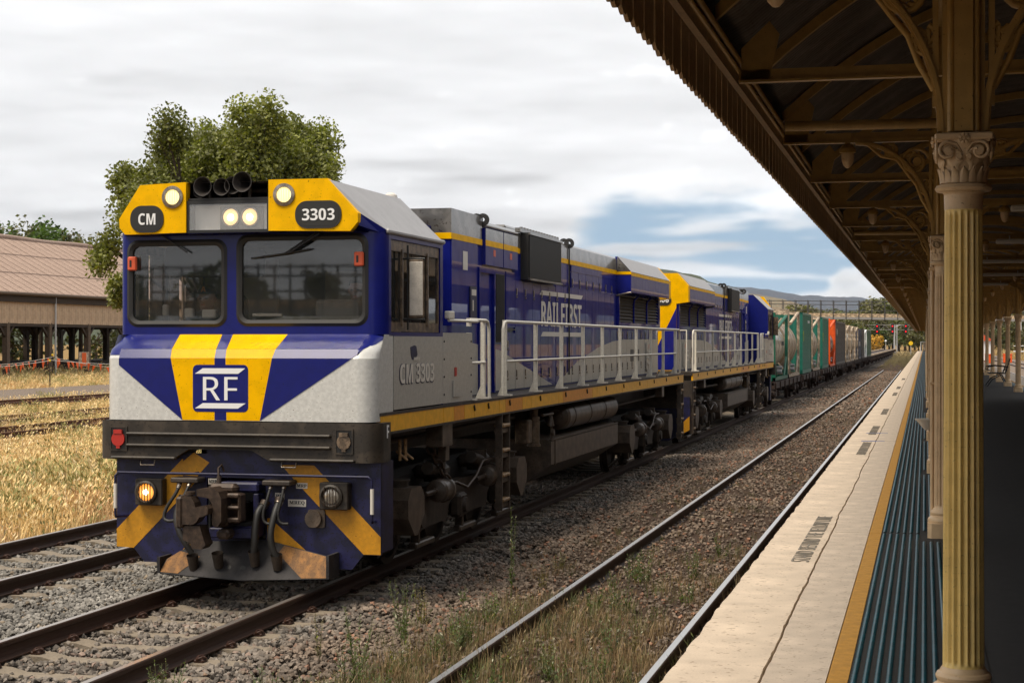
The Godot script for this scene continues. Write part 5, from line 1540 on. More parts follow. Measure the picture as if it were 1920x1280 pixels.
func build_grass() -> void:
	var meshes := [tuft_mesh(1, 14, 1.0, 0.35, 0.020, 0.3), tuft_mesh(2, 18, 1.0, 0.5, 0.016, 0.5), tuft_mesh(3, 12, 0.8, 0.4, 0.022, 0.2), tuft_mesh(4, 16, 1.1, 0.55, 0.014, 0.7)]
	var f := FastNoiseLite.new()
	f.seed = 77
	f.frequency = 0.16
	var xf := [[], [], [], []]
	var cols := [[], [], [], []]
	# left side: dry grass between the sidings, drawn where it can be seen past the train
	for q in [[-19.0, -12.2, 14.0, 45.0, 46.0, 0.40, 0.075], [-38.0, -19.0, 24.0, 84.0, 15.0, 0.30, 0.12], [-56.0, -36.0, 50.0, 112.0, 7.0, 0.30, 0.17], [-75.0, -50.0, 60.0, 140.0, 2.0, 0.5, 0.3]]:
		var m := int((q[1] - q[0]) * (q[3] - q[2]) * q[4])
		for i in m:
			var x := rng.randf_range(q[0], q[1])
			var z := rng.randf_range(q[2], q[3])
			var y := ground_y(x) - 0.16
			var px := to_px(Vector3(x, y, -z))
			if px.x < -600.0 or px.x > 620.0:
				continue
			if x < -37.4 and x > -42.8 and rng.randf() < 0.97:
				continue
			var nz := f.get_noise_2d(x, z)
			if x > -13.2 and rng.randf() < 0.5:
				continue
			if absf(x + 35.3) < 0.75 and rng.randf() < 0.7 and nz > -0.1:
				continue
			if absf(x + 25.0) < 0.5 and rng.randf() < 0.4:
				continue
			var h: float = q[5] * rng.randf_range(0.6, 1.25) * (1.0 + 0.5 * nz)
			var near_rail := false
			for c in [-25.835, -24.165, -30.235, -28.565, -36.135, -34.465]:
				near_rail = near_rail or absf(x - c) < 0.5
			if near_rail:
				h *= 0.3
			var k := rng.randi() % 4
			var wd: float = q[6] / 0.075
			xf[k].append(Transform3D(Basis(Vector3.UP, rng.randf() * TAU).scaled(Vector3(h * 0.9 * sqrt(wd), h, h * 0.9 * sqrt(wd))), Vector3(x, y, -z)))
			var v := rng.randf_range(0.75, 1.2)
			var c := Color(0.82, 0.60, 0.28) * v
			if nz > 0.12 and rng.randf() < 0.55:
				c = Color(0.36, 0.33, 0.12) * v
			elif rng.randf() < 0.12:
				c = Color(0.20, 0.23, 0.07) * v
			elif rng.randf() < 0.18:
				c = Color(0.80, 0.64, 0.38) * v
			elif nz < -0.25:
				c = Color(0.62, 0.38, 0.18) * v
			cols[k].append(c)
	for k in 4:
		tag(copies(self, "dry_grass", meshes[k], "blade", xf[k], cols[k]), "tall golden dry grass covering the old yard beyond the train", "grass")
	# thin growth round the platform road
	meshes = [tuft_mesh(11, 14, 1.0, 0.4, 0.016, 0.04), tuft_mesh(12, 18, 1.0, 0.6, 0.013, 0.06), tuft_mesh(13, 12, 0.8, 0.5, 0.018, 0.0), tuft_mesh(14, 16, 1.1, 0.7, 0.012, 0.10)]
	xf = [[], [], [], []]
	cols = [[], [], [], []]
	for i in 17000:
		var x := rng.randf_range(-4.7, -1.25)
		var z := 8.6 + pow(rng.randf(), 1.7) * 60.0
		if absf(x + 3.51) < 0.07 or absf(x + 2.01) < 0.07:
			continue
		var nz := f.get_noise_2d(x * 4.0, z * 2.5)
		var near_ := smoothstep(24.0, 12.0, z)
		var want := (0.25 + 0.75 * near_) * smoothstep(-0.35, 0.35, nz + 0.15 * near_) * smoothstep(-4.9, -4.0, x)
		if rng.randf() > want:
			continue
		var h := rng.randf_range(0.05, 0.22) * (0.6 + 0.6 * near_)
		var k := rng.randi() % 4
		xf[k].append(Transform3D(Basis(Vector3.UP, rng.randf() * TAU).scaled(Vector3(h * 0.8, h, h * 0.8)), Vector3(x, bed_y(x) - 0.03, -z)))
		var v := rng.randf_range(0.6, 1.2)
		var c := Color(0.26, 0.175, 0.085) * v
		if rng.randf() < 0.33:
			c = Color(0.12, 0.135, 0.04) * v
		elif rng.randf() < 0.15:
			c = Color(0.36, 0.28, 0.16) * v
		cols[k].append(c)
	for k in 4:
		tag(copies(self, "track_grass", meshes[k], "blade", xf[k], cols[k]), "thin brown and green grass between the platform track's rails", "grass")

func weed(at: Vector3, h: float, stems: int, green: Color, label: String, s: int) -> void:
	var r := RandomNumberGenerator.new()
	r.seed = s
	var t := thing("weed_plant", label, "weed", at, "weeds growing along the tracks")
	var sb := MB.new()
	var lb := MB.new()
	lb.use_c = true
	for i in stems:
		var w := r.randf() * TAU
		var lean := Vector3(cos(w), 0, sin(w)) * r.randf_range(0.02, 0.22) * h
		var hh := h * r.randf_range(0.55, 1.0) if i > 0 else h
		var p0 := Vector3(cos(w), 0, sin(w)) * 0.02 * stems * 0.3
		var pts := PackedVector3Array([p0, p0 + lean * 0.3 + Vector3(0, hh * 0.4, 0), p0 + lean * 0.7 + Vector3(0, hh * 0.75, 0), p0 + lean + Vector3(0, hh, 0)])
		sb.tube(pts, 0.004, 4, 0.0015)
		var m := int(hh / 0.013)
		for j in m:
			var f := (j + r.randf()) / m
			if f < 0.12:
				continue
			var p := p0 + lean * f + Vector3(0, hh * f, 0)
			var a := r.randf() * TAU
			var d := Vector3(cos(a), r.randf_range(0.3, 1.1), sin(a)).normalized() * r.randf_range(0.03, 0.07) * (1.2 - 0.7 * f)
			var e := d.cross(Vector3.UP).normalized() * d.length() * 0.16
			lb.col = green * r.randf_range(0.6, 1.3)
			if r.randf() < 0.08:
				lb.col = Color(0.5, 0.5, 0.35)
			lb.quad(p, p + d * 0.5 - e, p + d, p + d * 0.5 + e)
	part(t, "stem", sb, M["weed_stem"])
	part(t, "foliage", lb, "leaf")

func build_weeds() -> void:
	mat("weed_stem", Color(0.13, 0.12, 0.05), 0.8)
	var g := Color(0.11, 0.155, 0.045)
	var d := Color(0.24, 0.19, 0.09)
	# [pixel-free ground places] x, z, height, stems, colour, label
	var list := [
		[-5.52, 11.6, 0.30, 14, g, "bushy green weed beside the train track's near rail, lowest in view"],
		[-4.45, 12.9, 0.55, 6, g, "tall thin green weed on the ballast shoulder, tallest of its row"],
		[-4.40, 14.0, 0.62, 5, g, "spindly green weed on ballast just right of the plough"],
		[-4.62, 14.6, 0.50, 4, g, "slim weed with pale tips in front of the leading sand box"],
		[-4.98, 13.4, 0.42, 2, d, "dried brown weed stalk beside the rail in front of plough"],
		[-4.30, 12.3, 0.40, 9, g, "leafy green weed midway between the rails of two tracks"],
		[-4.20, 17.0, 0.95, 3, g, "very tall lone weed stem standing before the front bogie"],
		[-4.15, 11.4, 0.32, 12, d, "clump of straw-coloured weed left of the shiny rail"],
		[-3.05, 11.6, 0.36, 16, Color(0.075, 0.13, 0.03), "dense dark green weed between the shiny rails"],
		[-2.75, 12.6, 0.34, 9, g, "light green weed in the middle of the platform track"],
		[-2.55, 13.8, 0.36, 8, g, "upright green weed near the platform track's right rail"],
		[-3.25, 13.2, 0.28, 8, d, "yellowing weed beside the left shiny rail"],
		[-1.62, 12.9, 0.22, 10, g, "small green weed in the gap under the platform edge"],
		[-1.60, 16.2, 0.24, 10, g, "green weed tuft under the coping near the stencilled words"],
		[-3.85, 13.6, 0.40, 10, g, "green weed against the outside of the left shiny rail"],
		[-3.95, 15.2, 0.34, 9, g, "green weed by the left shiny rail, second from the viewer"],
		[-3.15, 18.4, 0.30, 8, g, "small green weed far along between the shiny rails"],
		[-2.40, 20.5, 0.30, 8, g, "green weed near the right shiny rail, farthest of its row"],
		[-1.58, 22.5, 0.26, 10, g, "bright green weed below the coping, well past the stencil"],
		[-1.56, 30.0, 0.35, 14, g, "leafy weed below the coping, farthest of the three there"]]
	for i in list.size():
		var q: Array = list[i]
		weed(Vector3(q[0], bed_y(q[0]) - 0.03, -q[1]), q[2], q[3], q[4], q[5], 300 + i)
	var r2 := RandomNumberGenerator.new()
	r2.seed = 4242
	for i in 26:
		var z := 10.6 + pow(r2.randf(), 1.4) * 9.0
		var x := r2.randf_range(-4.75, -3.75) if i % 3 else r2.randf_range(-3.2, -2.2)
		var col := g if r2.randf() < 0.65 else d
		weed(Vector3(x, bed_y(x) - 0.03, -z), r2.randf_range(0.18, 0.42), r2.randi_range(5, 12), col, "small %s weed %s, %s of its kind counted from the viewer" % ["green" if col == g else "straw-coloured", "on the ballast shoulder" if i % 3 else "between the shiny rails", ORD[i]], 900 + i)
	# scraps of litter
	for q in [[-3.75, 17.2, "crumpled white paper scrap beside the left shiny rail"], [-4.6, 20.3, "white litter scrap on the brown ballast"], [-2.9, 14.6, "flattened white wrapper between the shiny rails"]]:
		var b := MB.new()
		var r := RandomNumberGenerator.new()
		r.seed = int(q[1] * 10)
		for i in 7:
			var o := Vector3(r.randf_range(-0.06, 0.06), 0.02 + r.randf_range(0, 0.03), r.randf_range(-0.05, 0.05))
			b.tri(o, o + Vector3(r.randf_range(0.02, 0.07), r.randf_range(-0.01, 0.03), r.randf_range(-0.04, 0.04)), o + Vector3(r.randf_range(-0.03, 0.03), 0.01, r.randf_range(0.03, 0.07)))
		var o := part(self, "litter_scrap", b, "white")
		o.position = Vector3(q[0], bed_y(q[0]) + 0.005, -q[1])
		tag(o, q[2], "litter")

# ---------------------------------------------------------------- trees
func leaf_clump(b: MB, r: RandomNumberGenerator, c: Vector3, rad: Vector3, count: int, size: float, base: Color, droop := 0.3) -> void:
	for i in count:
		var d := Vector3(r.randfn(), r.randfn(), r.randfn()) * 0.5
		if d.length() > 1.25:
			d = d.normalized() * 1.2
		var p := c + d * rad
		var w := r.randf() * TAU
		var s := size * r.randf_range(0.6, 1.3)
		var ax := Vector3(cos(w), r.randf_range(-1.0, 0.5) - droop, sin(w)).normalized() * s
		var e := ax.cross(Vector3(r.randfn(), r.randfn(), r.randfn())).normalized() * s * 0.32
		b.col = base * r.randf_range(0.55, 1.45)
		b.tri(p - ax * 0.5, p + e, p + ax * 0.5)
		b.tri(p - ax * 0.5, p + ax * 0.5, p - e)

func make_tree(label: String, called: String, at: Vector3, clumps: Array, trunk_h: float, trunk_r: float, leaf: float, per_m2: float, base: Color, s: int, group := "", droop := 0.3) -> Node3D:
	# clumps: [offset, radius]; each is reached by a limb from the trunk
	var r := RandomNumberGenerator.new()
	r.seed = s
	var t := thing(called, label, "tree", at, group)
	var tb := MB.new()
	var fork := Vector3(r.randf_range(-0.1, 0.1), trunk_h, r.randf_range(-0.1, 0.1))
	tb.tube(PackedVector3Array([Vector3(0, -0.3, 0), Vector3(0.04, trunk_h * 0.5, 0.02), fork]), trunk_r, 8, trunk_r * 0.7)
	var b := MB.new()
	b.use_c = true
	for q in clumps:
		var c: Vector3 = q[0]
		var rad: float = q[1]
		var mid := fork.lerp(c, 0.5) + Vector3(r.randf_range(-0.2, 0.2), rad * 0.2, r.randf_range(-0.2, 0.2))
		tb.tube(PackedVector3Array([fork, fork.lerp(mid, 0.5) + Vector3(0, 0.05, 0), mid, c]), trunk_r * 0.45, 6, trunk_r * 0.06)
		for k in 4:
			var e := c + Vector3(r.randf_range(-1, 1), r.randf_range(-0.6, 0.8), r.randf_range(-1, 1)) * rad * 0.6
			tb.tube(PackedVector3Array([mid.lerp(c, 0.5), c.lerp(e, 0.5), e]), trunk_r * 0.12, 4, trunk_r * 0.03)
		var sub := maxi(4, int(rad * 5.0))
		var tint := r.randf_range(0.8, 1.25)
		for k in sub:
			var d := Vector3(r.randfn(), r.randfn(), r.randfn()).normalized() * rad * r.randf_range(0.25, 0.95)
			leaf_clump(b, r, c + d, Vector3.ONE * rad * 0.55, int(per_m2 * rad * rad / sub), leaf, base * tint * r.randf_range(0.75, 1.2), droop)
	part(t, "trunk", tb, "bark")
	part(t, "crown", b, "leaf")
	return t

func build_near_trees() -> void:
	# the round-headed tree standing behind the leading engine
	var at := Vector3(-20.2, ground_y(-20.2) - 0.2, -46.8)
	var cl := []
	var rt := Vector3(0.971, 0, -0.2389)
	var fw := Vector3(-0.2389, 0, -0.971)
	var r := RandomNumberGenerator.new()
	r.seed = 9
	for q in [[300, 300, 46], [345, 270, 44], [388, 246, 36], [430, 270, 46], [480, 276, 46], [525, 250, 40], [560, 246, 38], [590, 285, 42], [618, 318, 32], [645, 338, 20], [268, 335, 36], [245, 355, 26], [238, 420, 30], [225, 400, 20], [300, 370, 60], [400, 330, 70], [490, 330, 70], [570, 340, 56], [222, 535, 26], [210, 560, 24], [236, 470, 34], [232, 590, 22], [340, 440, 70], [450, 420, 70], [560, 420, 60], [345, 330, 55], [440, 300, 50], [530, 300, 50]]:
		var m := 50.3 / 3150.0
		var o: Vector3 = rt * ((q[0] - 437.0) * m) + fw * r.randf_range(-2.2, 2.2) + Vector3(0, 2.5 + (640.0 - q[1]) * m - at.y, 0)
		cl.append([o, q[2] * m * 1.3])
	make_tree("round green leafy tree rising behind the leading locomotive's cab", "leafy_tree", at, cl, 2.4, 0.22, 0.125, 3000.0, Color(0.185, 0.195, 0.05), 91)
	# trees behind the goods shed
	for q in [[20, 405, 3.2, Color(0.17, 0.165, 0.09), "sparse grey-green tree behind the shed roof's far left end", 130.0, 45.0, 4],
			[75, 428, 3.0, Color(0.065, 0.11, 0.025), "bright green tree behind the shed roof, between two sparse ones", 128.0, 130.0, 5],
			[150, 436, 3.0, Color(0.14, 0.13, 0.06), "thin yellowish tree behind the shed roof near the tall tree", 130.0, 42.0, 4],
			[200, 455, 2.4, Color(0.16, 0.17, 0.06), "pale young tree behind the shed ridge beside the leading engine", 128.0, 50.0, 3]]:
		var dd: float = q[5]
		var lat: float = (q[0] - 960.0) / 3150.0 * dd
		var pos := Vector3(lat * 0.971 - dd * 0.2389, 0.3, -(lat * 0.2389 + dd * 0.971))
		var top: float = 2.5 + (640.0 - q[1]) / 3150.0 * dd
		var c2 := []
		for k in 26 + q[7]:
			var a := r.randf() * TAU
			var rr: float = q[2] * sqrt(r.randf()) * 0.75
			c2.append([Vector3(cos(a) * rr, top - r.randf_range(0.2, 4.5) - 0.5 * rr, sin(a) * rr), r.randf_range(0.8, 1.5)])
		make_tree(q[4], "yard_tree", pos, c2, top * 0.5, 0.2, 0.34, q[6] * 1.3, q[3], int(q[0]) + 3, "trees behind the goods shed", 0.1)
	# scrub seen through the open shed
	for i in 11:
		var z := 84.0 + i * 5.2
		var pos := Vector3(-66.0 - r.randf_range(0, 4), 0.3, -z)
		var c3 := []
		for k in 14:
			c3.append([Vector3(r.randf_range(-2.2, 2.2), r.randf_range(0.6, 5.5), r.randf_range(-2.8, 2.8)), r.randf_range(0.7, 1.3)])
		make_tree("%s scrub tree from the near end behind the shed posts" % ORD[i], "scrub_tree", pos, c3, 2.0, 0.14, 0.38, 70.0, Color(0.055, 0.062, 0.022) * r.randf_range(0.8, 1.3), 600 + i, "scrub trees behind the goods shed")
const ORD := ["first", "second", "third", "fourth", "fifth", "sixth", "seventh", "eighth", "ninth", "tenth", "eleventh", "twelfth", "thirteenth", "fourteenth", "fifteenth", "sixteenth", "seventeenth", "eighteenth", "nineteenth", "twentieth", "twenty-first", "twenty-second", "twenty-third", "twenty-fourth", "twenty-fifth", "twenty-sixth", "twenty-seventh", "twenty-eighth", "twenty-ninth", "thirtieth", "thirty-first", "thirty-second", "thirty-third", "thirty-fourth", "thirty-fifth", "thirty-sixth", "thirty-seventh", "thirty-eighth", "thirty-ninth", "fortieth"]

# ---------------------------------------------------------------- station
const COL_X := 0.15
const COL_X2 := 2.75
const EDGE_L := -1.16
const EDGE_R := 4.05

func roof_y(x: float) -> float:
	# arched underside of the platform roof
	var k := clampf(absf(x - 1.45) / 2.62, 0, 1)
	return 4.24 + 1.12 * (1.0 - pow(k, 2.2))

func build_platform() -> void:
	# body with its edge wall
	var b := MB.new()
	b.span(Vector3(-1.02, -0.6, -276), Vector3(EDGE_R - 0.12, 0.84, 30))
	setting("platform_wall", b, "wall_face")
	b = MB.new()
	b.span(Vector3(-0.335, 0.84, -276), Vector3(3.2, PLAT - 0.004, 30))
	setting("platform_surface", b, "asphalt")
	# coping slabs in two rows, with worn edges and open joints
	var zs := [-12.0, 1.0, 13.72, 26.4, 39.0, 51.7, 64.4, 77.0, 90.0, 110.0, 130.0, 160.0, 200.0, 240.0, 276.0]
	var f := FastNoiseLite.new()
	f.seed = 8
	f.frequency = 1.4
	f.fractal_octaves = 4
	var pf := Node3D.new()
	pf.name = "platform_edge"
	add_child(pf)
	pf.set_meta("kind", "structure")
	for i in zs.size() - 1:
		var z0: float = zs[i] + 0.006
		var z1: float = zs[i + 1] - 0.006
		for row in 2:
			var n := int(minf(160, (z1 - z0) / 0.08)) if zs[i] < 50 else 24
			var top := []
			for k in n + 1:
				var z := lerpf(z0, z1, float(k) / n)
				var jl := f.get_noise_2d(z * 2.0, 3.0) * 0.016
				var jm := f.get_noise_2d(z * 2.6, 9.0) * 0.005 + (f.get_noise_2d(z * 0.22, 20.0)) * 0.02
				if row == 0:
					top.append([EDGE_L + jl, -0.734 + jm - maxf(0, f.get_noise_2d(z * 6.0, 31.0)) * 0.008, z])
				else:
					top.append([-0.730 + jm, -0.432, z])
			var s := MB.new()
			var yt := PLAT + (0.0 if row == 0 else 0.002) + f.get_noise_2d(i * 7.0, row * 5.0) * 0.003
			for k in n:
				var a: Array = top[k]
				var c: Array = top[k + 1]
				s.quad(Vector3(a[0] + 0.01, yt, -a[2]), Vector3(a[1] - 0.003, yt, -a[2]), Vector3(c[1] - 0.003, yt, -c[2]), Vector3(c[0] + 0.01, yt, -c[2]))
				s.quad(Vector3(a[0], yt - 0.014, -a[2]), Vector3(a[0] + 0.01, yt, -a[2]), Vector3(c[0] + 0.01, yt, -c[2]), Vector3(c[0], yt - 0.014, -c[2]))
				s.quad(Vector3(a[0], yt - 0.13, -a[2]), Vector3(a[0], yt - 0.014, -a[2]), Vector3(c[0], yt - 0.014, -c[2]), Vector3(c[0], yt - 0.13, -c[2]))
				s.quad(Vector3(a[1] - 0.003, yt, -a[2]), Vector3(a[1], yt - 0.03, -a[2]), Vector3(c[1], yt - 0.03, -c[2]), Vector3(c[1] - 0.003, yt, -c[2]))
			s.quad(Vector3(top[0][0], yt - 0.13, -z0), Vector3(top[0][1], yt - 0.13, -z0), Vector3(top[0][1], yt, -z0), Vector3(top[0][0] + 0.01, yt, -z0))
			s.quad(Vector3(top[n][0], yt - 0.13, -z1), Vector3(top[n][1], yt - 0.13, -z1), Vector3(top[n][1], yt, -z1), Vector3(top[n][0] + 0.01, yt, -z1))
			part(pf, "coping_slab", s, "coping" if row == 0 else "coping_inner")
		part(pf, "yellow_line", MB.new().span(Vector3(-0.43, 0.88, -z1), Vector3(-0.338, PLAT + 0.001, -z0)), "yellow_line")
	part(pf, "coping_underside", MB.new().span(Vector3(-1.10, 0.80, -276), Vector3(-0.35, 0.845, 30)), "wall_face")
	part(pf, "coping_slab", MB.new().span(Vector3(3.3, 0.84, -276), Vector3(EDGE_R, PLAT, 30)), "coping")
	part(pf, "yellow_line", MB.new().span(Vector3(3.2, 0.84, -276), Vector3(3.3, PLAT + 0.001, 30)), "yellow_line")
	part(pf, "tactile_strip", MB.new().span(Vector3(2.95, PLAT - 0.003, -276), Vector3(3.19, PLAT + 0.008, 30)), "tactile")
	# stencilled warning, repeated along the edge
	var xf := func(x: float, z: float) -> Transform3D: return Transform3D(Basis(Vector3(0, 0, -1), Vector3(-1, 0, 0), Vector3(0, 1, 0)), Vector3(x, PLAT + 0.003, -z))
	for q in [[13.35, 3.1], [24.6, 2.9], [29.6, 2.9], [37.5, 3.0], [50.0, 3.0], [57.0, 3.0], [70.0, 3.0]]:
		lettering(pf, "stencil", "STAND BEHIND THE YELLOW LINE", 0.125, q[1], xf.call(-0.845, q[0]), "stencil", false)
	for z in [26.3, 28.6]:
		part(pf, "blue_marking", MB.new().span(Vector3(-0.95, PLAT - 0.01, -z - 0.10), Vector3(-0.60, PLAT + 0.0045, -z)), "stencil_blue")
	# ribbed blue tactile strips on the asphalt
	var lay := thing("tactile_paving", "blue ribbed tactile strips between yellow line and columns", "tactile paving", Vector3.ZERO)
	var bead := MB.new()   # one metre of rib with bumps, along -z
	var ribs := 16
	for k in ribs:
		for hlf in 2:
			var za := (k + hlf * 0.5) / ribs
			var zb := (k + hlf * 0.5 + 0.5) / ribs
			var ra := 0.0125 if hlf == 0 else 0.0170
			var rb := 0.0170 if hlf == 0 else 0.0125
			for j in 6:
				var w0 := PI * j / 6
				var w1 := PI * (j + 1) / 6
				var n0 := Vector3(cos(w0), sin(w0), 0)
				var n1 := Vector3(cos(w1), sin(w1), 0)
				bead.quads(n0 * ra - Vector3(0, 0, za), n1 * ra - Vector3(0, 0, za), n1 * rb - Vector3(0, 0, zb), n0 * rb - Vector3(0, 0, zb), n0, n1, n1, n0)
	var bm := bead.mesh()
	var far := MB.new()
	for i in 12:
		var x := -0.312 + i * 0.0515
		var runs := []
		if i < 6:
			runs = [[5.0, 13.66], [13.76, 40.0]]
		else:
			runs.append([5.0, 6.6])
			for k in 6:
				runs.append([7.36 + k * 6.6, 13.18 + k * 6.6])
		for q in runs:
			var z: float = q[0]
			while z < q[1] - 0.01:
				var seg := minf(3.3, q[1] - z)
				if z < 34.0:
					var m := MB.new()
					m.v = bm.surface_get_arrays(0)[Mesh.ARRAY_VERTEX]
					m.n = bm.surface_get_arrays(0)[Mesh.ARRAY_NORMAL]
					var o: MeshInstance3D
					var mlt := maxf(1.0, roundf(seg))
					# whole metres share one mesh; a run is a chain of them under one rib node
					o = part(lay, "rib", rib_mesh(bm, int(mlt)), "tactile")
					o.position = Vector3(x, PLAT - 0.004, -z)
					o.scale = Vector3(1, 1, seg / mlt)
				z += seg
		if i < 6:
			far.cyl(Vector3(x, PLAT, -34), Vector3(x, PLAT, -275), 0.016, 0.016, 8, false)
		else:
			far.cyl(Vector3(x, PLAT, -47), Vector3(x, PLAT, -275), 0.016, 0.016, 8, false)
	var fo := part(lay, "far_ribs", far, "tactile")
	fo.set_meta("kind", "stuff")
	part(lay, "base_sheet", MB.new().span(Vector3(-0.335, PLAT - 0.003, -275), Vector3(0.29, PLAT + 0.0015, 5)), "asphalt")

var rib_cache := {}
func rib_mesh(bm: ArrayMesh, m: int) -> ArrayMesh:
	if not rib_cache.has(m):
		var b := MB.new()
		var v: PackedVector3Array = bm.surface_get_arrays(0)[Mesh.ARRAY_VERTEX]
		var n: PackedVector3Array = bm.surface_get_arrays(0)[Mesh.ARRAY_NORMAL]
		for k in m:
			for i in v.size():
				b.v.append(v[i] - Vector3(0, 0, k))
			b.n.append_array(n)
		rib_cache[m] = b.mesh()
	return rib_cache[m]

func spiral(b: MB, c: Vector2, r0: float, turns: float, start: float, dirn: float, rad: float, z := 0.0) -> void:
	var pts := PackedVector3Array()
	var n := int(turns * 14)
	for i in n + 1:
		var f := float(i) / n
		var r := r0 * (1.0 - 0.86 * f)
		var w := start + dirn * TAU * turns * f
		pts.append(Vector3(c.x + r * cos(w), c.y + r * sin(w), z))
	b.tube(pts, rad, 5, rad * 0.7)
	var e := pts[n]
	b.cyl(e + Vector3(0, 0, -rad * 1.2), e + Vector3(0, 0, rad * 1.2), rad * 1.9, rad * 1.9, 8)

func capital_meshes() -> Dictionary:
	var out := {}
	var b := MB.new()
	b.lathe([[0.0735, -0.07], [0.0745, -0.068], [0.076, -0.01], [0.08, 0.0], [0.105, 0.004], [0.112, 0.016], [0.105, 0.028], [0.083, 0.034], [0.082, 0.06], [0.084, 0.09], [0.09, 0.13], [0.098, 0.17], [0.112, 0.205], [0.10, 0.21]], 28)
	out.bell = b.mesh()
	# lotus leaves low down, acanthus leaves above
	b = MB.new()
	for i in 16:
		b.at(Transform3D(Basis(Vector3.UP, TAU * i / 16), Vector3.ZERO))
		var rows := []
		for k in 6:
			var f := k / 5.0
			var w := 0.0155 * (1.0 - pow(f, 3.0)) + 0.001
			var r := 0.086 + 0.012 * f * f
			rows.append([Vector3(-w, 0.036 + 0.062 * f, r), Vector3(-w * 0.4, 0.036 + 0.062 * f, r + 0.006), Vector3(0, 0.036 + 0.062 * f, r + 0.003), Vector3(w * 0.4, 0.036 + 0.062 * f, r + 0.006), Vector3(w, 0.036 + 0.062 * f, r)])
		b.grid(rows)
	for i in 8:
		b.at(Transform3D(Basis(Vector3.UP, TAU * (i + 0.5) / 8), Vector3.ZERO))
		var rows := []
		for k in 9:
			var f := k / 8.0
			var w := 0.034 * sin(PI * (0.18 + 0.82 * f)) * (0.8 + 0.2 * cos(f * 26.0)) + 0.001
			var y := 0.085 + 0.085 * sin(f * PI * 0.62)
			var r := 0.088 + 0.020 * f + 0.035 * maxf(0, f - 0.6)
			rows.append([Vector3(-w, y - 0.006, r), Vector3(-w * 0.5, y, r + 0.010), Vector3(0, y, r + 0.004), Vector3(w * 0.5, y, r + 0.010), Vector3(w, y - 0.006, r)])
		b.grid(rows)
	out.leaves = b.mesh()
	# corner volutes
	b = MB.new()
	for i in 4:
		var bs := Basis(Vector3.UP, PI / 2 * i)
		for s in [-1.0, 1.0]:
			b.at(Transform3D(bs, bs * Vector3(0, 0, 0.104)))
			spiral(b, Vector2(s * 0.062, 0.158), 0.036, 1.6, PI / 2, -s, 0.0085)
			b.tube(PackedVector3Array([Vector3(s * 0.062, 0.194, 0.0), Vector3(s * 0.03, 0.186, -0.004), Vector3(s * 0.008, 0.15, -0.012)]), 0.008, 5, 0.005)
			b.cyl(Vector3(s * 0.062, 0.158, -0.004), Vector3(s * 0.062, 0.158, 0.012), 0.016, 0.013, 12)
			spiral(b, Vector2(s * 0.016, 0.136), 0.014, 1.1, -PI / 2, s, 0.005)
	out.volutes = b.mesh()
	b = MB.new()
	b.bbox(Vector3(0, 0.215, 0), Vector3(0.225, 0.028, 0.225), 0.006)
	b.bbox(Vector3(0, 0.199, 0), Vector3(0.205, 0.012, 0.205), 0.003)
	out.abacus = b.mesh()
	b = MB.new()
	for i in 4:
		var bs := Basis(Vector3.UP, PI / 2 * i)
		b.at(Transform3D(bs, bs * Vector3(0, 0.205, 0.118)))
		for k in 7:
			var w := TAU * k / 7
			b.bbox(Vector3(cos(w) * 0.015, sin(w) * 0.015, 0), Vector3(0.017, 0.013, 0.012), 0.004, Basis(Vector3.BACK, w))
		b.cyl(Vector3(0, 0, 0), Vector3(0, 0, 0.01), 0.008, 0.006, 8)
	out.rosette = b.mesh()
	return out

func shaft_mesh() -> ArrayMesh:
	# fluted shaft, slightly tapered
	var b := MB.new()
	var flutes := 18
	var ring := func(y: float, r: float, depth: float) -> Array:
		var o := []
		for i in flutes:
			for j in 7:
				var f := j / 6.0
				var w: float = TAU * (i + f) / flutes
				var cut := 0.0
				if f > 0.12 and f < 0.88:
					cut = depth * sin(PI * (f - 0.12) / 0.76)
				o.append(Vector3(cos(w), 0, sin(w)) * (r - cut) + Vector3(0, y, 0))
		o.append(o[0])
		return o
	b.grid([ring.call(0.0, 0.0815, 0.0), ring.call(0.008, 0.0812, 0.0), ring.call(0.028, 0.081, 0.0115), ring.call(0.9, 0.0775, 0.0115), ring.call(1.80, 0.0735, 0.011), ring.call(1.825, 0.0735, 0.0), ring.call(1.87, 0.0735, 0.0)])
	return b.mesh()

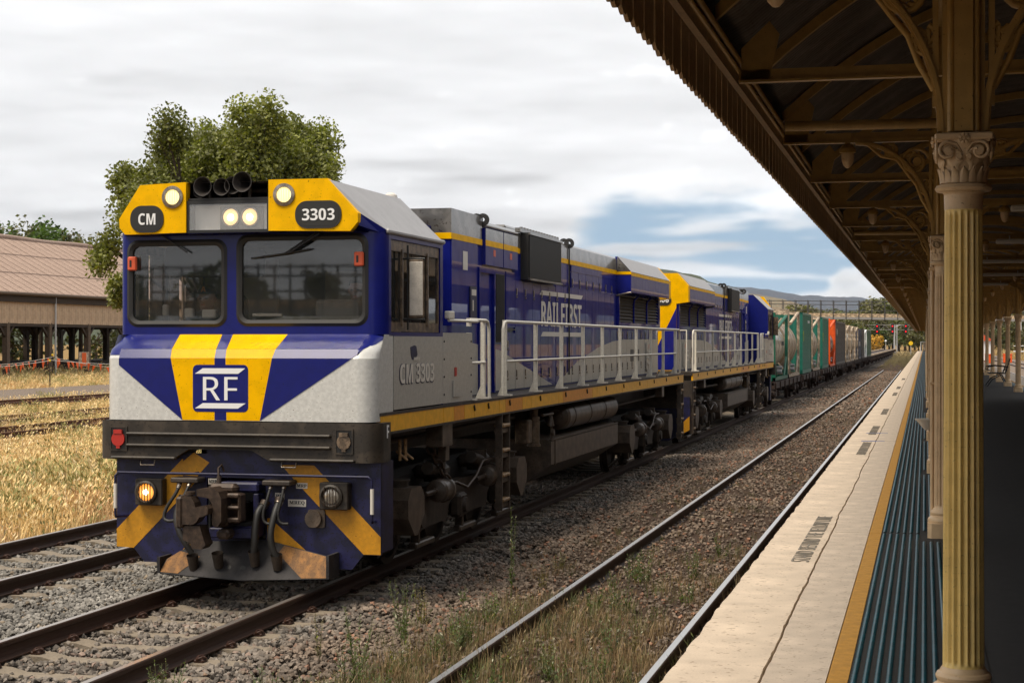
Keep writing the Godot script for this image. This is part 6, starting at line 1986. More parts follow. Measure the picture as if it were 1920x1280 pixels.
func bracket_meshes(w: float, h: float) -> Dictionary:
	# quarter-arch bracket towards -x from the post, with cast scrolls; origin at the post foot
	var out := {}
	var b := MB.new()
	var inner := []
	for pass_ in 2:
		var pts := PackedVector3Array()
		for i in 15:
			var a := PI / 2 * i / 14
			pts.append(Vector3(-w + w * cos(a), h * sin(a), 0))
		var rows := []
		for p in pts:
			var n := Vector3(cos(atan2(p.y, p.x + w)), sin(atan2(p.y, p.x + w)), 0)
			var t0 := 0.017 - pass_ * 0.008
			var z := 0.022 + pass_ * 0.014
			rows.append([p - n * t0 + Vector3(0, 0, -z), p - n * t0 + Vector3(0, 0, z), p + n * t0 + Vector3(0, 0, z), p + n * t0 + Vector3(0, 0, -z), p - n * t0 + Vector3(0, 0, -z)])
		b.grid(rows, false)
	out.rib = b.mesh()
	b = MB.new()
	b.span(Vector3(-w - 0.04, h + 0.0, -0.03), Vector3(0.0, h + 0.03, 0.03))
	b.span(Vector3(-0.035, 0.1, -0.02), Vector3(-0.012, h, 0.02))
	out.rim = b.mesh()
	b = MB.new()
	var k := w / 0.6
	spiral(b, Vector2(-0.14 * k, h - 0.16), 0.115 * k, 2.0, 0.2, 1.0, 0.018)
	spiral(b, Vector2(-0.33 * k, h - 0.075), 0.065 * k, 1.6, 2.6, -1.0, 0.014)
	spiral(b, Vector2(-0.46 * k, h - 0.038), 0.032 * k, 1.4, 2.6, -1.0, 0.007)
	spiral(b, Vector2(-0.075 * k, h - 0.36), 0.066 * k, 1.7, 1.2, -1.0, 0.014)
	spiral(b, Vector2(-0.045 * k, h - 0.49), 0.033 * k, 1.4, 1.2, -1.0, 0.007)
	b.tube(PackedVector3Array([Vector3(-0.50 * k, h - 0.02, 0), Vector3(-0.40 * k, h - 0.11, 0), Vector3(-0.28 * k, h - 0.14, 0), Vector3(-0.20 * k, h - 0.25, 0), Vector3(-0.13 * k, h - 0.34, 0), Vector3(-0.09 * k, h - 0.45, 0), Vector3(-0.03 * k, h - 0.56, 0)]), 0.014, 5)
	var r := RandomNumberGenerator.new()
	r.seed = 4
	for q in [[-0.14, 0.16, 0.115, 12], [-0.33, 0.075, 0.06, 7], [-0.075, 0.36, 0.062, 8]]:
		for i in q[3]:
			var a: float = TAU * i / q[3]
			var c := Vector3(q[0] * k + cos(a) * q[2] * k * 0.55, h - q[1] + sin(a) * q[2] * k * 0.55, 0)
			b.bbox(c, Vector3(0.05 * k, 0.022, 0.02), 0.006, Basis(Vector3.BACK, a + 0.8))
	out.scroll = b.mesh()
	return out

func build_columns() -> void:
	var cap := capital_meshes()
	var shaft := shaft_mesh()
	var bl := bracket_meshes(0.60, 0.73)
	var b := MB.new()
	b.at(Transform3D(Basis(Vector3.RIGHT, -PI / 2), Vector3.ZERO)).prism(pv([-0.10, -0.13, 0.10, -0.13, 0.13, -0.10, 0.13, 0.10, 0.10, 0.13, -0.10, 0.13, -0.13, 0.10, -0.13, -0.10]), 0.0, 0.115)
	var plinth := b.mesh()
	b = MB.new()
	b.lathe([[0.128, 0.115], [0.128, 0.122], [0.130, 0.135], [0.126, 0.15], [0.115, 0.16], [0.104, 0.166], [0.102, 0.175], [0.108, 0.185], [0.110, 0.196], [0.104, 0.207], [0.095, 0.212], [0.090, 0.222], [0.083, 0.232]], 28)
	var base := b.mesh()
	b = MB.new()
	b.span(Vector3(-0.055, 2.365, -0.055), Vector3(0.055, 4.4, 0.055))
	for s in [-1.0, 1.0]:
		b.span(Vector3(-0.035, 2.365, s * 0.055), Vector3(0.035, 4.4, s * 0.075))
		b.span(Vector3(s * 0.055, 2.365, -0.03), Vector3(s * 0.082, 4.4, 0.03))
		for s2 in [-1.0, 1.0]:
			b.cyl(Vector3(s * 0.05, 2.365, s2 * 0.05), Vector3(s * 0.05, 4.4, s2 * 0.05), 0.014, 0.014, 8)
	var post := b.mesh()
	b = MB.new()
	b.lathe([[0.0, -0.17], [0.015, -0.165], [0.034, -0.145], [0.046, -0.11], [0.051, -0.07], [0.049, -0.04]], 18)
	var acorn := b.mesh()
	b = MB.new()
	b.lathe([[0.05, -0.05], [0.064, -0.045], [0.062, -0.015], [0.045, 0.01], [0.022, 0.025], [0.022, 0.05]], 12)
	b.span(Vector3(-0.03, 0.04, -0.03), Vector3(0.03, 0.11, 0.03))
	var cup := b.mesh()
	for row in 2:
		for k in (34 if row == 0 else 22):
			var z := 6.96 + (k if row == 0 else k + 5) * 6.6
			var lab := "%s fluted cast-iron column of the track-side row" % ORD[k] if row == 0 else "%s visible fluted column of the far row, beyond the asphalt" % ORD[k]
			if row == 0 and k == 0:
				lab = "big yellow fluted cast-iron column closest to the viewer"
			var t := thing("platform_column", lab, "column", Vector3(COL_X if row == 0 else COL_X2, PLAT, -z), "fluted columns under the platform roof")
			var skin := "iron_yellow" if row == 0 and k == 0 else "iron_cream"
			part(t, "plinth", plinth, "iron_cream")
			part(t, "base_moulding", base, "iron_cream")
			part(t, "shaft", shaft, skin).position.y = 0.23
			var c := part(t, "capital", cap.bell, "iron_cream")
			c.position.y = 2.125
			for q in ["leaves", "volutes", "abacus", "rosette"]:
				part(c, {"leaves": "acanthus_leaves", "volutes": "volutes", "abacus": "abacus", "rosette": "rosettes"}[q], cap[q], "iron_cream")
			part(t, "post", post, "iron_ochre")
			for s in ([1.0, -1.0] if k < 16 else [1.0]):
				if row == 1:
					s = -s
				var br := part(t, "bracket", bl.rib, "iron_ochre")
				br.position = Vector3(-0.085 * s, 2.37, 0)
				br.scale.x = s
				part(br, "rim", bl.rim, "iron_ochre")
				if k < 18:
					part(br, "scrollwork", bl.scroll, "iron_ochre")
				var ac := part(br, "acorn_drop", acorn, "iron_cream")
				ac.position = Vector3(-0.66, 0.70, 0)
				part(ac, "acorn_cup", cup, "iron_ochre")
			if row == 0 and k in [1, 2, 5]:
				part(t, "drain_pipe", MB.new().cyl(Vector3(-0.095, 0.0, -0.05), Vector3(-0.095, 2.25, -0.05), 0.016, 0.016, 8).bbox(Vector3(-0.095, 2.1, -0.05), Vector3(0.05, 0.03, 0.05), 0.006).bbox(Vector3(-0.095, 1.2, -0.05), Vector3(0.05, 0.02, 0.05), 0.006), "iron_cream")
	# wash basin on the third column
	var w := thing("drinking_fountain", "small white drinking basin fixed to the third column", "drinking fountain", Vector3(COL_X - 0.12, PLAT + 0.62, -20.16))
	part(w, "bowl", MB.new().lathe([[0.03, -0.12], [0.06, -0.09], [0.12, -0.02], [0.145, 0.0], [0.15, 0.012], [0.135, 0.012], [0.1, -0.03], [0.0, -0.05]], 22), "off_white")
	part(w, "tap", MB.new().cyl(Vector3(0.09, 0.0, 0), Vector3(0.09, 0.09, 0), 0.012).cyl(Vector3(0.09, 0.085, 0), Vector3(0.03, 0.085, 0), 0.01), "chrome")

func build_roof() -> void:
	var t := thing("platform_roof", "long arched platform roof with ochre trusses and scalloped board valance", "platform roof", Vector3.ZERO)
	# corrugated sheets, each a piece
	var b := MB.new()
	var pitch := 0.0767
	var rows := []
	for i in 41:
		var zz := i * pitch / 4.0
		var r := []
		for k in 25:
			var x := lerpf(EDGE_L - 0.1, EDGE_R + 0.1, k / 24.0)
			r.append(Vector3(x, roof_y(x) + 0.045 + 0.0095 * cos(TAU * i / 4.0), -zz))
		rows.append(r)
	b.grid(rows)
	var sheet := b.mesh()
	for i in 260:
		var o := part(t, "roof_sheet", sheet, "tin")
		o.position = Vector3(0, 0.004 * (i % 2), 20.0 - i * 0.767)
	# far end as plain sheeting
	rows = []
	for z in [-179.0, -276.0]:
		var r := []
		for k in 25:
			var x := lerpf(EDGE_L - 0.1, EDGE_R + 0.1, k / 24.0)
			r.append(Vector3(x, roof_y(x) + 0.045, z))
		rows.append(r)
	part(t, "far_sheeting", MB.new().grid(rows), "tin")
	# rafters, ties, gussets
	b = MB.new()
	rows = []
	for k in 25:
		var x := lerpf(EDGE_L + 0.05, EDGE_R - 0.05, k / 24.0)
		var y := roof_y(x)
		rows.append([Vector3(x, y + 0.03, 0.025), Vector3(x, y - 0.05, 0.025), Vector3(x, y - 0.05, -0.025), Vector3(x, y + 0.03, -0.025)])
	b.grid(rows, false)
	var rafter := b.mesh()
	b = MB.new()
	b.span(Vector3(EDGE_L + 0.06, 4.07, -0.03), Vector3(EDGE_R - 0.06, 4.085, 0.03))
	b.span(Vector3(EDGE_L + 0.06, 4.085, -0.006), Vector3(EDGE_R - 0.06, 4.15, 0.006))
	var tie := b.mesh()
	b = MB.new()
	for s in [-1.0, 1.0]:
		b.at(Transform3D(Basis.from_scale(Vector3(s, 1, 1)), Vector3(1.445, 0, 0)))
		b.prism(pv([2.53, 4.085, 2.36, 4.085, 2.30, 4.36, 2.36, 4.44, 2.53, 4.28]), -0.006, 0.006)
		b.prism(pv([1.38, 4.70, 1.15, 4.70, 1.15, 4.95, 1.38, 4.95]), -0.006, 0.006)
	var gusset := b.mesh()
	b = MB.new()
	b.cyl(Vector3(EDGE_L + 0.1, 4.18, 0.3), Vector3(COL_X, 4.17, 0.3), 0.04, 0.04, 10)
	var pipe := b.mesh()
	for i in 126:
		var z := 6.96 - 19.8 + i * 2.2
		var o := part(t, "rafter", rafter, "iron_ochre")
		o.position.z = -z
		if i < 84:
			var zt := 6.96 - 19.8 + i * 3.3
			o = part(t, "tie_bar", tie, "iron_ochre")
			o.position.z = -zt
			o = part(t, "gusset", gusset, "iron_ochre")
			o.position.z = -zt
		if i % 6 == 0:
			o = part(t, "cross_pipe", pipe, "iron_ochre")
			o.position.z = -z
	# long beams over both rows of columns, edge beams, hanger posts
	for x in [COL_X, COL_X2]:
		part(t, "long_beam", MB.new().span(Vector3(x - 0.05, 4.95, -276), Vector3(x + 0.05, 5.10, 20)), "iron_ochre")
	for x in [EDGE_L + 0.03, EDGE_R - 0.03]:
		var s := signf(x)
		var eb := MB.new()
		eb.span(Vector3(x - 0.02, 4.07, -276), Vector3(x + 0.02, 4.26, 20))
		part(t, "edge_beam", eb, "valance")
		part(t, "edge_bead", MB.new().cyl(Vector3(x - s * 0.03, 4.20, 20), Vector3(x - s * 0.03, 4.20, -276), 0.022, 0.022, 10), "iron_ochre")
		part(t, "edge_bead", MB.new().cyl(Vector3(x - s * 0.028, 4.145, 20), Vector3(x - s * 0.028, 4.145, -276), 0.014, 0.014, 10), "iron_ochre")
		part(t, "gutter", MB.new().at(Transform3D(Basis(Vector3.RIGHT, PI / 2), Vector3(x + s * 0.09, 4.24, -276))).lathe([[0.07, 0.0], [0.07, 296.0]], 14), "iron_ochre")
	# valance boards with scalloped feet
	var meshes := []
	for i in 3:
		var w := 0.066
		var r := RandomNumberGenerator.new()
		r.seed = 50 + i
		var dy := r.randf_range(-0.006, 0.006)
		var poly := PackedVector2Array()
		poly.append(Vector2(-w, 0.30))
		poly.append(Vector2(-w, 0.022 + dy))
		for k in 7:
			var f := k / 6.0
			poly.append(Vector2(lerpf(-w, w, f), 0.022 + dy - 0.024 * sin(PI * f)))
		poly.append(Vector2(w, 0.022 + dy))
		poly.append(Vector2(w, 0.30))
		meshes.append(MB.new().at(Transform3D(Basis(Vector3(0, 0, -1), Vector3(0, 1, 0), Vector3(1, 0, 0)), Vector3.ZERO)).prism(poly, -0.009, 0.009).mesh())
	for i in 300:
		var o := part(t, "valance_board", meshes[(i * 7) % 3], "valance")
		o.position = Vector3(EDGE_L - 0.005 + (0.003 if i % 2 else 0.0) + rng.randf_range(-0.002, 0.002), 3.79, -(5.0 + i * 0.14))
	var far := MB.new()
	for i in 1640:
		var z := 47.0 + i * 0.14
		if z > 276:
			break
		far.span(Vector3(EDGE_L - 0.014, 3.80 + 0.01 * (i % 2), -z - 0.066), Vector3(EDGE_L + 0.004, 4.08, -z + 0.066))
	for i in 170:
		far.span(Vector3(EDGE_L - 0.014, 3.80, 19.0 - i * 0.14 - 0.066), Vector3(EDGE_L + 0.004, 4.08, 19.0 - i * 0.14 + 0.066))
	for i in 540:
		far.span(Vector3(EDGE_R - 0.004, 3.80, 19.0 - i * 0.5 - 0.24), Vector3(EDGE_R + 0.014, 4.08, 19.0 - i * 0.5 + 0.24))
	part(t, "far_valance_boards", far, "valance").set_meta("kind", "stuff")
	# fluorescent fittings between the rows
	for i in 5:
		var f := thing("light_fitting", "%s white fluorescent fitting hung under the roof beyond the first column" % ORD[i], "light fitting", Vector3(1.55 + 0.1 * (i % 2), 4.02, -(20.0 + i * 6.6)), "unlit light fittings under the platform roof")
		part(f, "housing", MB.new().bbox(Vector3.ZERO, Vector3(1.2, 0.07, 0.12), 0.015), "off_white")
		for hx in [-0.4, 0.4]:
			part(f, "hanger", MB.new().cyl(Vector3(hx, 0.0, 0), Vector3(hx, 0.09, 0), 0.01), "off_white")
	# unseen brick building added on the right to block light under the roof
	var sb := thing("added_shade_building", "unseen light-blocking brick building added on the platform, right of the viewer", "building", Vector3(3.3, PLAT, 0))
	part(sb, "wall", MB.new().span(Vector3(0, 0, -46), Vector3(0.3, 3.6, 24)), "brickwork")
	part(sb, "plinth_course", MB.new().span(Vector3(-0.05, 0, -46.05), Vector3(0.0, 0.5, 24)), "wall_face")
	for i in 9:
		part(sb, "window", MB.new().span(Vector3(-0.02, 1.0, -40.0 + i * 7.0), Vector3(0.0, 2.5, -38.8 + i * 7.0)), "glass_dark")
		part(sb, "door", MB.new().span(Vector3(-0.03, 0.0, -37.0 + i * 7.0), Vector3(0.0, 2.3, -35.9 + i * 7.0)), "timber_dark")
	# bench by the far columns
	var be := thing("platform_bench", "black slatted bench with scrolled arms beside the far columns", "bench", Vector3(2.45, PLAT, -60.5))
	for i in 5:
		part(be, "seat_slat", MB.new().bbox(Vector3(-0.28 + i * 0.11, 0.44, 0), Vector3(0.09, 0.03, 1.7), 0.008), "black")
	for i in 4:
		part(be, "back_slat", MB.new().bbox(Vector3(0.27 + i * 0.03, 0.56 + i * 0.11, 0), Vector3(0.03, 0.09, 1.7), 0.008), "black")
	for z in [-0.8, 0.8]:
		part(be, "bench_end", MB.new().tube(PackedVector3Array([Vector3(-0.38, 0.0, z), Vector3(-0.2, 0.25, z), Vector3(0.1, 0.4, z), Vector3(0.3, 0.0, z)]), 0.025, 6).tube(PackedVector3Array([Vector3(0.2, 0.42, z), Vector3(0.38, 0.95, z)]), 0.022, 6).tube(PackedVector3Array([Vector3(0.3, 0.66, z), Vector3(-0.1, 0.70, z), Vector3(-0.36, 0.66, z), Vector3(-0.38, 0.56, z), Vector3(-0.28, 0.54, z)]), 0.02, 6), "black")

# ---------------------------------------------------------------- freight wagons and containers
func wagon_node(label: String, z0: float, length: float, empty: bool) -> Node3D:
	var t := thing("flat_wagon", label, "wagon", Vector3(CENTRE_A, 0, -z0), "flat wagons of the freight train")
	part(t, "centre_sill", shared("sill%.1f" % length, func(): return MB.new().span(P(-0.25, 0.62, 0.2), P(0.25, 0.92, length - 0.2)).span(P(-1.2, 0.84, 0.3), P(1.2, 0.93, 0.7)).span(P(-1.2, 0.84, length - 0.7), P(1.2, 0.93, length - 0.3))), "wagon")
	for sx in [-1.0, 1.0]:
		part(t, "side_sill", shared("side%.1f%d" % [length, sx], func():
			var b := MB.new()
			b.span(P(sx * 1.10, 0.70, 0.3), P(sx * 1.22, 0.955, length - 0.3))
			for k in 7:
				b.span(P(sx * 1.22, 0.62, 0.5 + k * (length - 1.0) / 6 - 0.05), P(sx * 1.27, 0.93, 0.5 + k * (length - 1.0) / 6 + 0.05))
			return b), "wagon")
	for k in 7:
		var cb := part(t, "cross_bearer", shared("bearer", func(): return MB.new().span(Vector3(-1.2, 0.80, -0.12), Vector3(1.2, 0.95, 0.12))), "wagon")
		cb.position.z = -(0.5 + k * (length - 1.0) / 6)
	for u in [2.2, length - 2.2]:
		var bg := part(t, "bogie", shared("wbogie", func():
			var b := MB.new()
			for sx in [-1.0, 1.0]:
				b.at(map_side(0.93, sx)).prism(pv([-1.15, 0.42, -1.15, 0.56, -0.5, 0.66, 0.5, 0.66, 1.15, 0.56, 1.15, 0.42, 0.6, 0.40, 0.4, 0.26, -0.4, 0.26, -0.6, 0.40]), 0, 0.14)
				for a in [-0.9, 0.9]:
					b.at(Transform3D.IDENTITY).bbox(P(sx * 1.1, 0.46, a), Vector3(0.18, 0.22, 0.26), 0.04)
				b.bbox(P(sx * 1.06, 0.5, 0), Vector3(0.16, 0.3, 0.5), 0.04)
			b.bbox(P(0, 0.52, 0), Vector3(1.8, 0.24, 0.4), 0.04)
			return b), "wagon")
		bg.position.z = -u
		for a in [-0.9, 0.9]:
			var ws := part(bg, "wheelset", shared("wwheel", func():
				var b := MB.new()
				for sx in [-1.0, 1.0]:
					b.at(Transform3D(Basis(Vector3.BACK, -PI / 2 * sx), P(sx * 0.72, 0.43, 0))).lathe([[0.0, 0.0], [0.455, 0.0], [0.455, 0.03], [0.43, 0.035], [0.43, 0.135], [0.36, 0.135], [0.34, 0.08], [0.0, 0.09]], 24)
				b.at(Transform3D.IDENTITY).cyl(P(-0.8, 0.43, 0), P(0.8, 0.43, 0), 0.08)
				return b), "wagon")
			ws.position.z = -a
	part(t, "coupler", shared("wcoup", func(): return MB.new().bbox(P(0, 0.75, -0.1), Vector3(0.22, 0.26, 0.8), 0.04)), "wagon")
	if empty:
		for k in 8:
			for sx in [-1.0, 1.0]:
				var tl := part(t, "twist_lock", shared("tlock", func(): return MB.new().bbox(Vector3.ZERO, Vector3(0.16, 0.20, 0.18), 0.03)), "frame_cream")
				tl.position = P(sx * 1.12, 1.03, 0.6 + k * (length - 1.2) / 7)
		part(t, "deck_plate", shared("deck%.1f" % length, func(): return MB.new().span(P(-0.6, 0.93, 0.3), P(0.6, 0.97, length - 0.3))), "wagon")
	return t

var shared_cache := {}
func shared(key: String, fn: Callable) -> ArrayMesh:
	if not shared_cache.has(key):
		var b: MB = fn.call()
		shared_cache[key] = b.mesh()
	return shared_cache[key]

const LEN := 6.06
func frame_mesh(h: float) -> ArrayMesh:
	return shared("frame%.2f" % h, func():
		var b := MB.new()
		for sx in [-1.0, 1.0]:
			for u in [0.06, LEN - 0.06]:
				b.span(P(sx * 1.22, 0, u - 0.06), P(sx * 1.10, h, u + 0.06))
			b.span(P(sx * 1.22, 0, 0), P(sx * 1.10, 0.12, LEN))
			b.tube(PackedVector3Array([P(sx * 1.15, 0.1, 1.3), P(sx * 1.15, 0.85, 0.15)]), 0.05, 6)
			b.tube(PackedVector3Array([P(sx * 1.15, 0.1, LEN - 1.3), P(sx * 1.15, 0.85, LEN - 0.15)]), 0.05, 6)
			b.tube(PackedVector3Array([P(sx * 1.15, h - 0.06, LEN - 0.1), P(sx * 0.9, h - 0.55, LEN - 1.35)]), 0.07, 8)
			b.tube(PackedVector3Array([P(sx * 1.15, h - 0.06, 0.1), P(sx * 0.9, h - 0.55, 1.35)]), 0.07, 8)
		for u in [0.06, LEN - 0.06]:
			b.span(P(-1.22, h - 0.13, u - 0.05), P(1.22, h, u + 0.05))
			b.span(P(-1.22, 0, u - 0.05), P(1.22, 0.14, u + 0.05))
			for sx in [-1.0, 1.0]:
				b.tube(PackedVector3Array([P(sx * 1.15, 0.1, u), P(sx * 0.5, 0.9, u)]), 0.05, 6)
				b.tube(PackedVector3Array([P(sx * 1.15, h - 0.1, u), P(sx * 0.5, h - 0.9, u)]), 0.05, 6)
		return b)
func vessel_mesh(r: float) -> ArrayMesh:
	return shared("vessel%.2f" % r, func():
		var pr := []
		for i in 9:
			var a := PI / 2 * i / 8
			pr.append([r * sin(a), 0.45 - 0.35 * cos(a)])
		for q in [1.5, 1.52, 3.0, 3.02, 4.5]:
			pr.append([r, q])
		for i in 9:
			var a := PI / 2 * (8 - i) / 8
			pr.append([r * sin(a), LEN - 0.45 + 0.35 * cos(a)])
		return MB.new().at(Transform3D(Basis(Vector3.RIGHT, -PI / 2), Vector3(0, 1.33, 0))).lathe(pr, 32))

func tank_container(label: String, z: float, frame: String, tank: String, h := 2.6, mark := "") -> Node3D:
	var t := thing("tank_container", label, "tank container", Vector3(CENTRE_A, 1.0, -z), "containers carried by the freight train")
	part(t, "frame", frame_mesh(h), frame)
	var v := part(t, "vessel", vessel_mesh(1.12), tank)
	for u in [1.6, 3.0, 4.5]:
		var bd := part(v, "band", shared("band", func(): return MB.new().at(Transform3D(Basis(Vector3.RIGHT, -PI / 2), Vector3(0, 1.33, 0))).lathe([[1.12, 0.0], [1.135, 0.0], [1.135, 0.05], [1.12, 0.05]], 32)), tank)
		bd.position.z = -u
	part(t, "walkway", shared("walk", func(): return MB.new().span(P(-0.3, 2.50, 0.2), P(0.3, 2.54, LEN - 0.2)).cyl(P(0, 2.4, 3.0), P(0, 2.52, 3.0), 0.3)), "galv")
	part(t, "bottom_valve", shared("bvalve", func(): return MB.new().cyl(P(0.6, 0.28, LEN - 1.6), P(1.1, 0.28, LEN - 1.6), 0.09).cyl(P(0.6, 0.45, LEN - 1.4), P(1.1, 0.45, LEN - 1.4), 0.06).cyl(P(0, 0.3, 3), P(0.9, 0.3, LEN - 1.5), 0.06)), "galv")
	if mark:
		lettering(t, "lettering", mark, 0.18, 1.1, Transform3D(Basis(Vector3(0, 0, -1), Vector3(0, 1, 0), Vector3(1, 0, 0)), P(1.126, 1.42, 4.6)), "steel_dark")
	return t

func box_mesh(length: float, h: float) -> ArrayMesh:
	return shared("box%.1f%.1f" % [length, h], func():
		var b := MB.new()
		for sx in [-1.0, 1.0]:
			var lo := []
			var hi := []
			var n := int(length / 0.07)
			for i in n + 1:
				var u := 0.1 + (length - 0.2) * i / n
				var d: float = [0.0, 0.0, 0.035, 0.035][i % 4]
				lo.append(P(sx * (1.20 - d), 0.16, u))
				hi.append(P(sx * (1.20 - d), h - 0.10, u))
			b.grid([lo, hi], false)
		for u in [0.03, length - 0.03]:
			var lo := []
			var hi := []
			for i in 33:
				var d: float = [0.0, 0.0, 0.035, 0.035][i % 4] * (1.0 if u < 1 else -1.0)
				lo.append(P(-1.12 + i * 0.07, 0.16, u + d))
				hi.append(P(-1.12 + i * 0.07, h - 0.10, u + d))
			b.grid([lo, hi], false)
		b.span(P(-1.2, h - 0.06, 0.05), P(1.2, h - 0.02, length - 0.05))
		return b)
func box_frame_mesh(length: float, h: float) -> ArrayMesh:
	return shared("boxf%.1f%.1f" % [length, h], func():
		var b := MB.new()
		for sx in [-1.0, 1.0]:
			for u in [0.06, length - 0.06]:
				b.span(P(sx * 1.22, 0, u - 0.06), P(sx * 1.10, h, u + 0.06))
			b.span(P(sx * 1.22, 0, 0), P(sx * 1.12, 0.16, length))
			b.span(P(sx * 1.22, h - 0.1, 0), P(sx * 1.12, h, length))
		for u in [0.05, length - 0.05]:
			b.span(P(-1.22, h - 0.1, u - 0.05), P(1.22, h, u + 0.05))
			b.span(P(-1.22, 0, u - 0.05), P(1.22, 0.16, u + 0.05))
		return b)
func box_container(label: String, z: float, length: float, h: float, m: String, marks := []) -> Node3D:
	var t := thing("box_container", label, "container", Vector3(CENTRE_A, 1.0, -z), "containers carried by the freight train")
	part(t, "panels", box_mesh(length, h), m)
	part(t, "corner_frame", box_frame_mesh(length, h), m)
	for q in marks:
		lettering(t, "lettering", q[0], q[1], q[2], side_xf(1.203, 1.0, q[3], q[4]), q[5])
	return t

func build_freight() -> void:
	var runs := [[63.7, 14.3], [78.5, 14.6], [93.6, 15.2], [109.2, 13.6], [123.2, 15.0], [138.8, 15.2], [154.4, 14.4], [169.2, 14.4]]
	for i in runs.size():
		wagon_node("%s loaded container wagon behind the locomotives" % ORD[i], runs[i][0], runs[i][1], false)
	for i in 10:
		wagon_node("%s empty flat wagon behind the last container" % ORD[i], 184.2 + i * 15.2, 14.4, true)
	tank_container("white tank container in a green frame, right behind the locomotives", 64.3, "frame_green", "tank_white", 2.6, "// DUAL STEAM CLEANED")
	tank_container("beige tank container with white diagonal braces before first green box", 71.0, "frame_cream", "tank_beige", 2.85)
	var g1 := box_container("green box container behind the first beige tank", 79.0, LEN, 2.85, "box_green", [["1 1", 0.5, 0.5, 0.8, 1.75, "lime"], ["TCIU 07777", 0.12, 1.4, 4.4, 2.45, "white"]])
	tank_container("beige tank container between the two green boxes", 86.2, "frame_cream", "tank_beige", 2.82)
	box_container("green box container behind the second beige tank", 94.6, LEN, 2.85, "box_green", [["1 1", 0.5, 0.5, 0.8, 1.75, "lime"]])
	var orange := tank_container("steel tank container in a bright orange frame", 102.3, "frame_orange", "tank_steel", 2.87)
	for u in [0.1, 5.96]:
		part(orange, "end_panel", MB.new().span(P(-1.1, 0.14, u - 0.015), P(1.1, 2.74, u + 0.015)), "frame_orange")
	box_container("dark grey long container behind the orange-framed tank", 109.3, 12.6, 2.82, "box_grey", [["Kgb", 0.5, 0.9, 1.6, 2.1, "off_white"]])
	tank_container("cream tank container behind the grey box, first of three", 123.4, "frame_cream", "tank_white", 2.72)
	tank_container("cream tank container behind the grey box, second of three", 131.2, "frame_cream", "tank_white", 2.72)
	tank_container("cream tank container behind the grey box, third of three", 140.1, "frame_cream", "tank_beige", 2.72)
	box_container("blue box container behind the cream tanks", 147.4, LEN, 2.62, "box_blue", [["M A E", 0.4, 2.6, 2.4, 1.3, "off_white"]])
	box_container("dark slate box container next to the blue one", 154.6, LEN, 2.62, "box_grey")
	tank_container("white tank container before the last dark green box", 161.7, "white", "tank_white", 2.65)
	box_container("dark green box container, last loaded one of the train", 169.4, 12.2, 2.6, "box_green_dark")

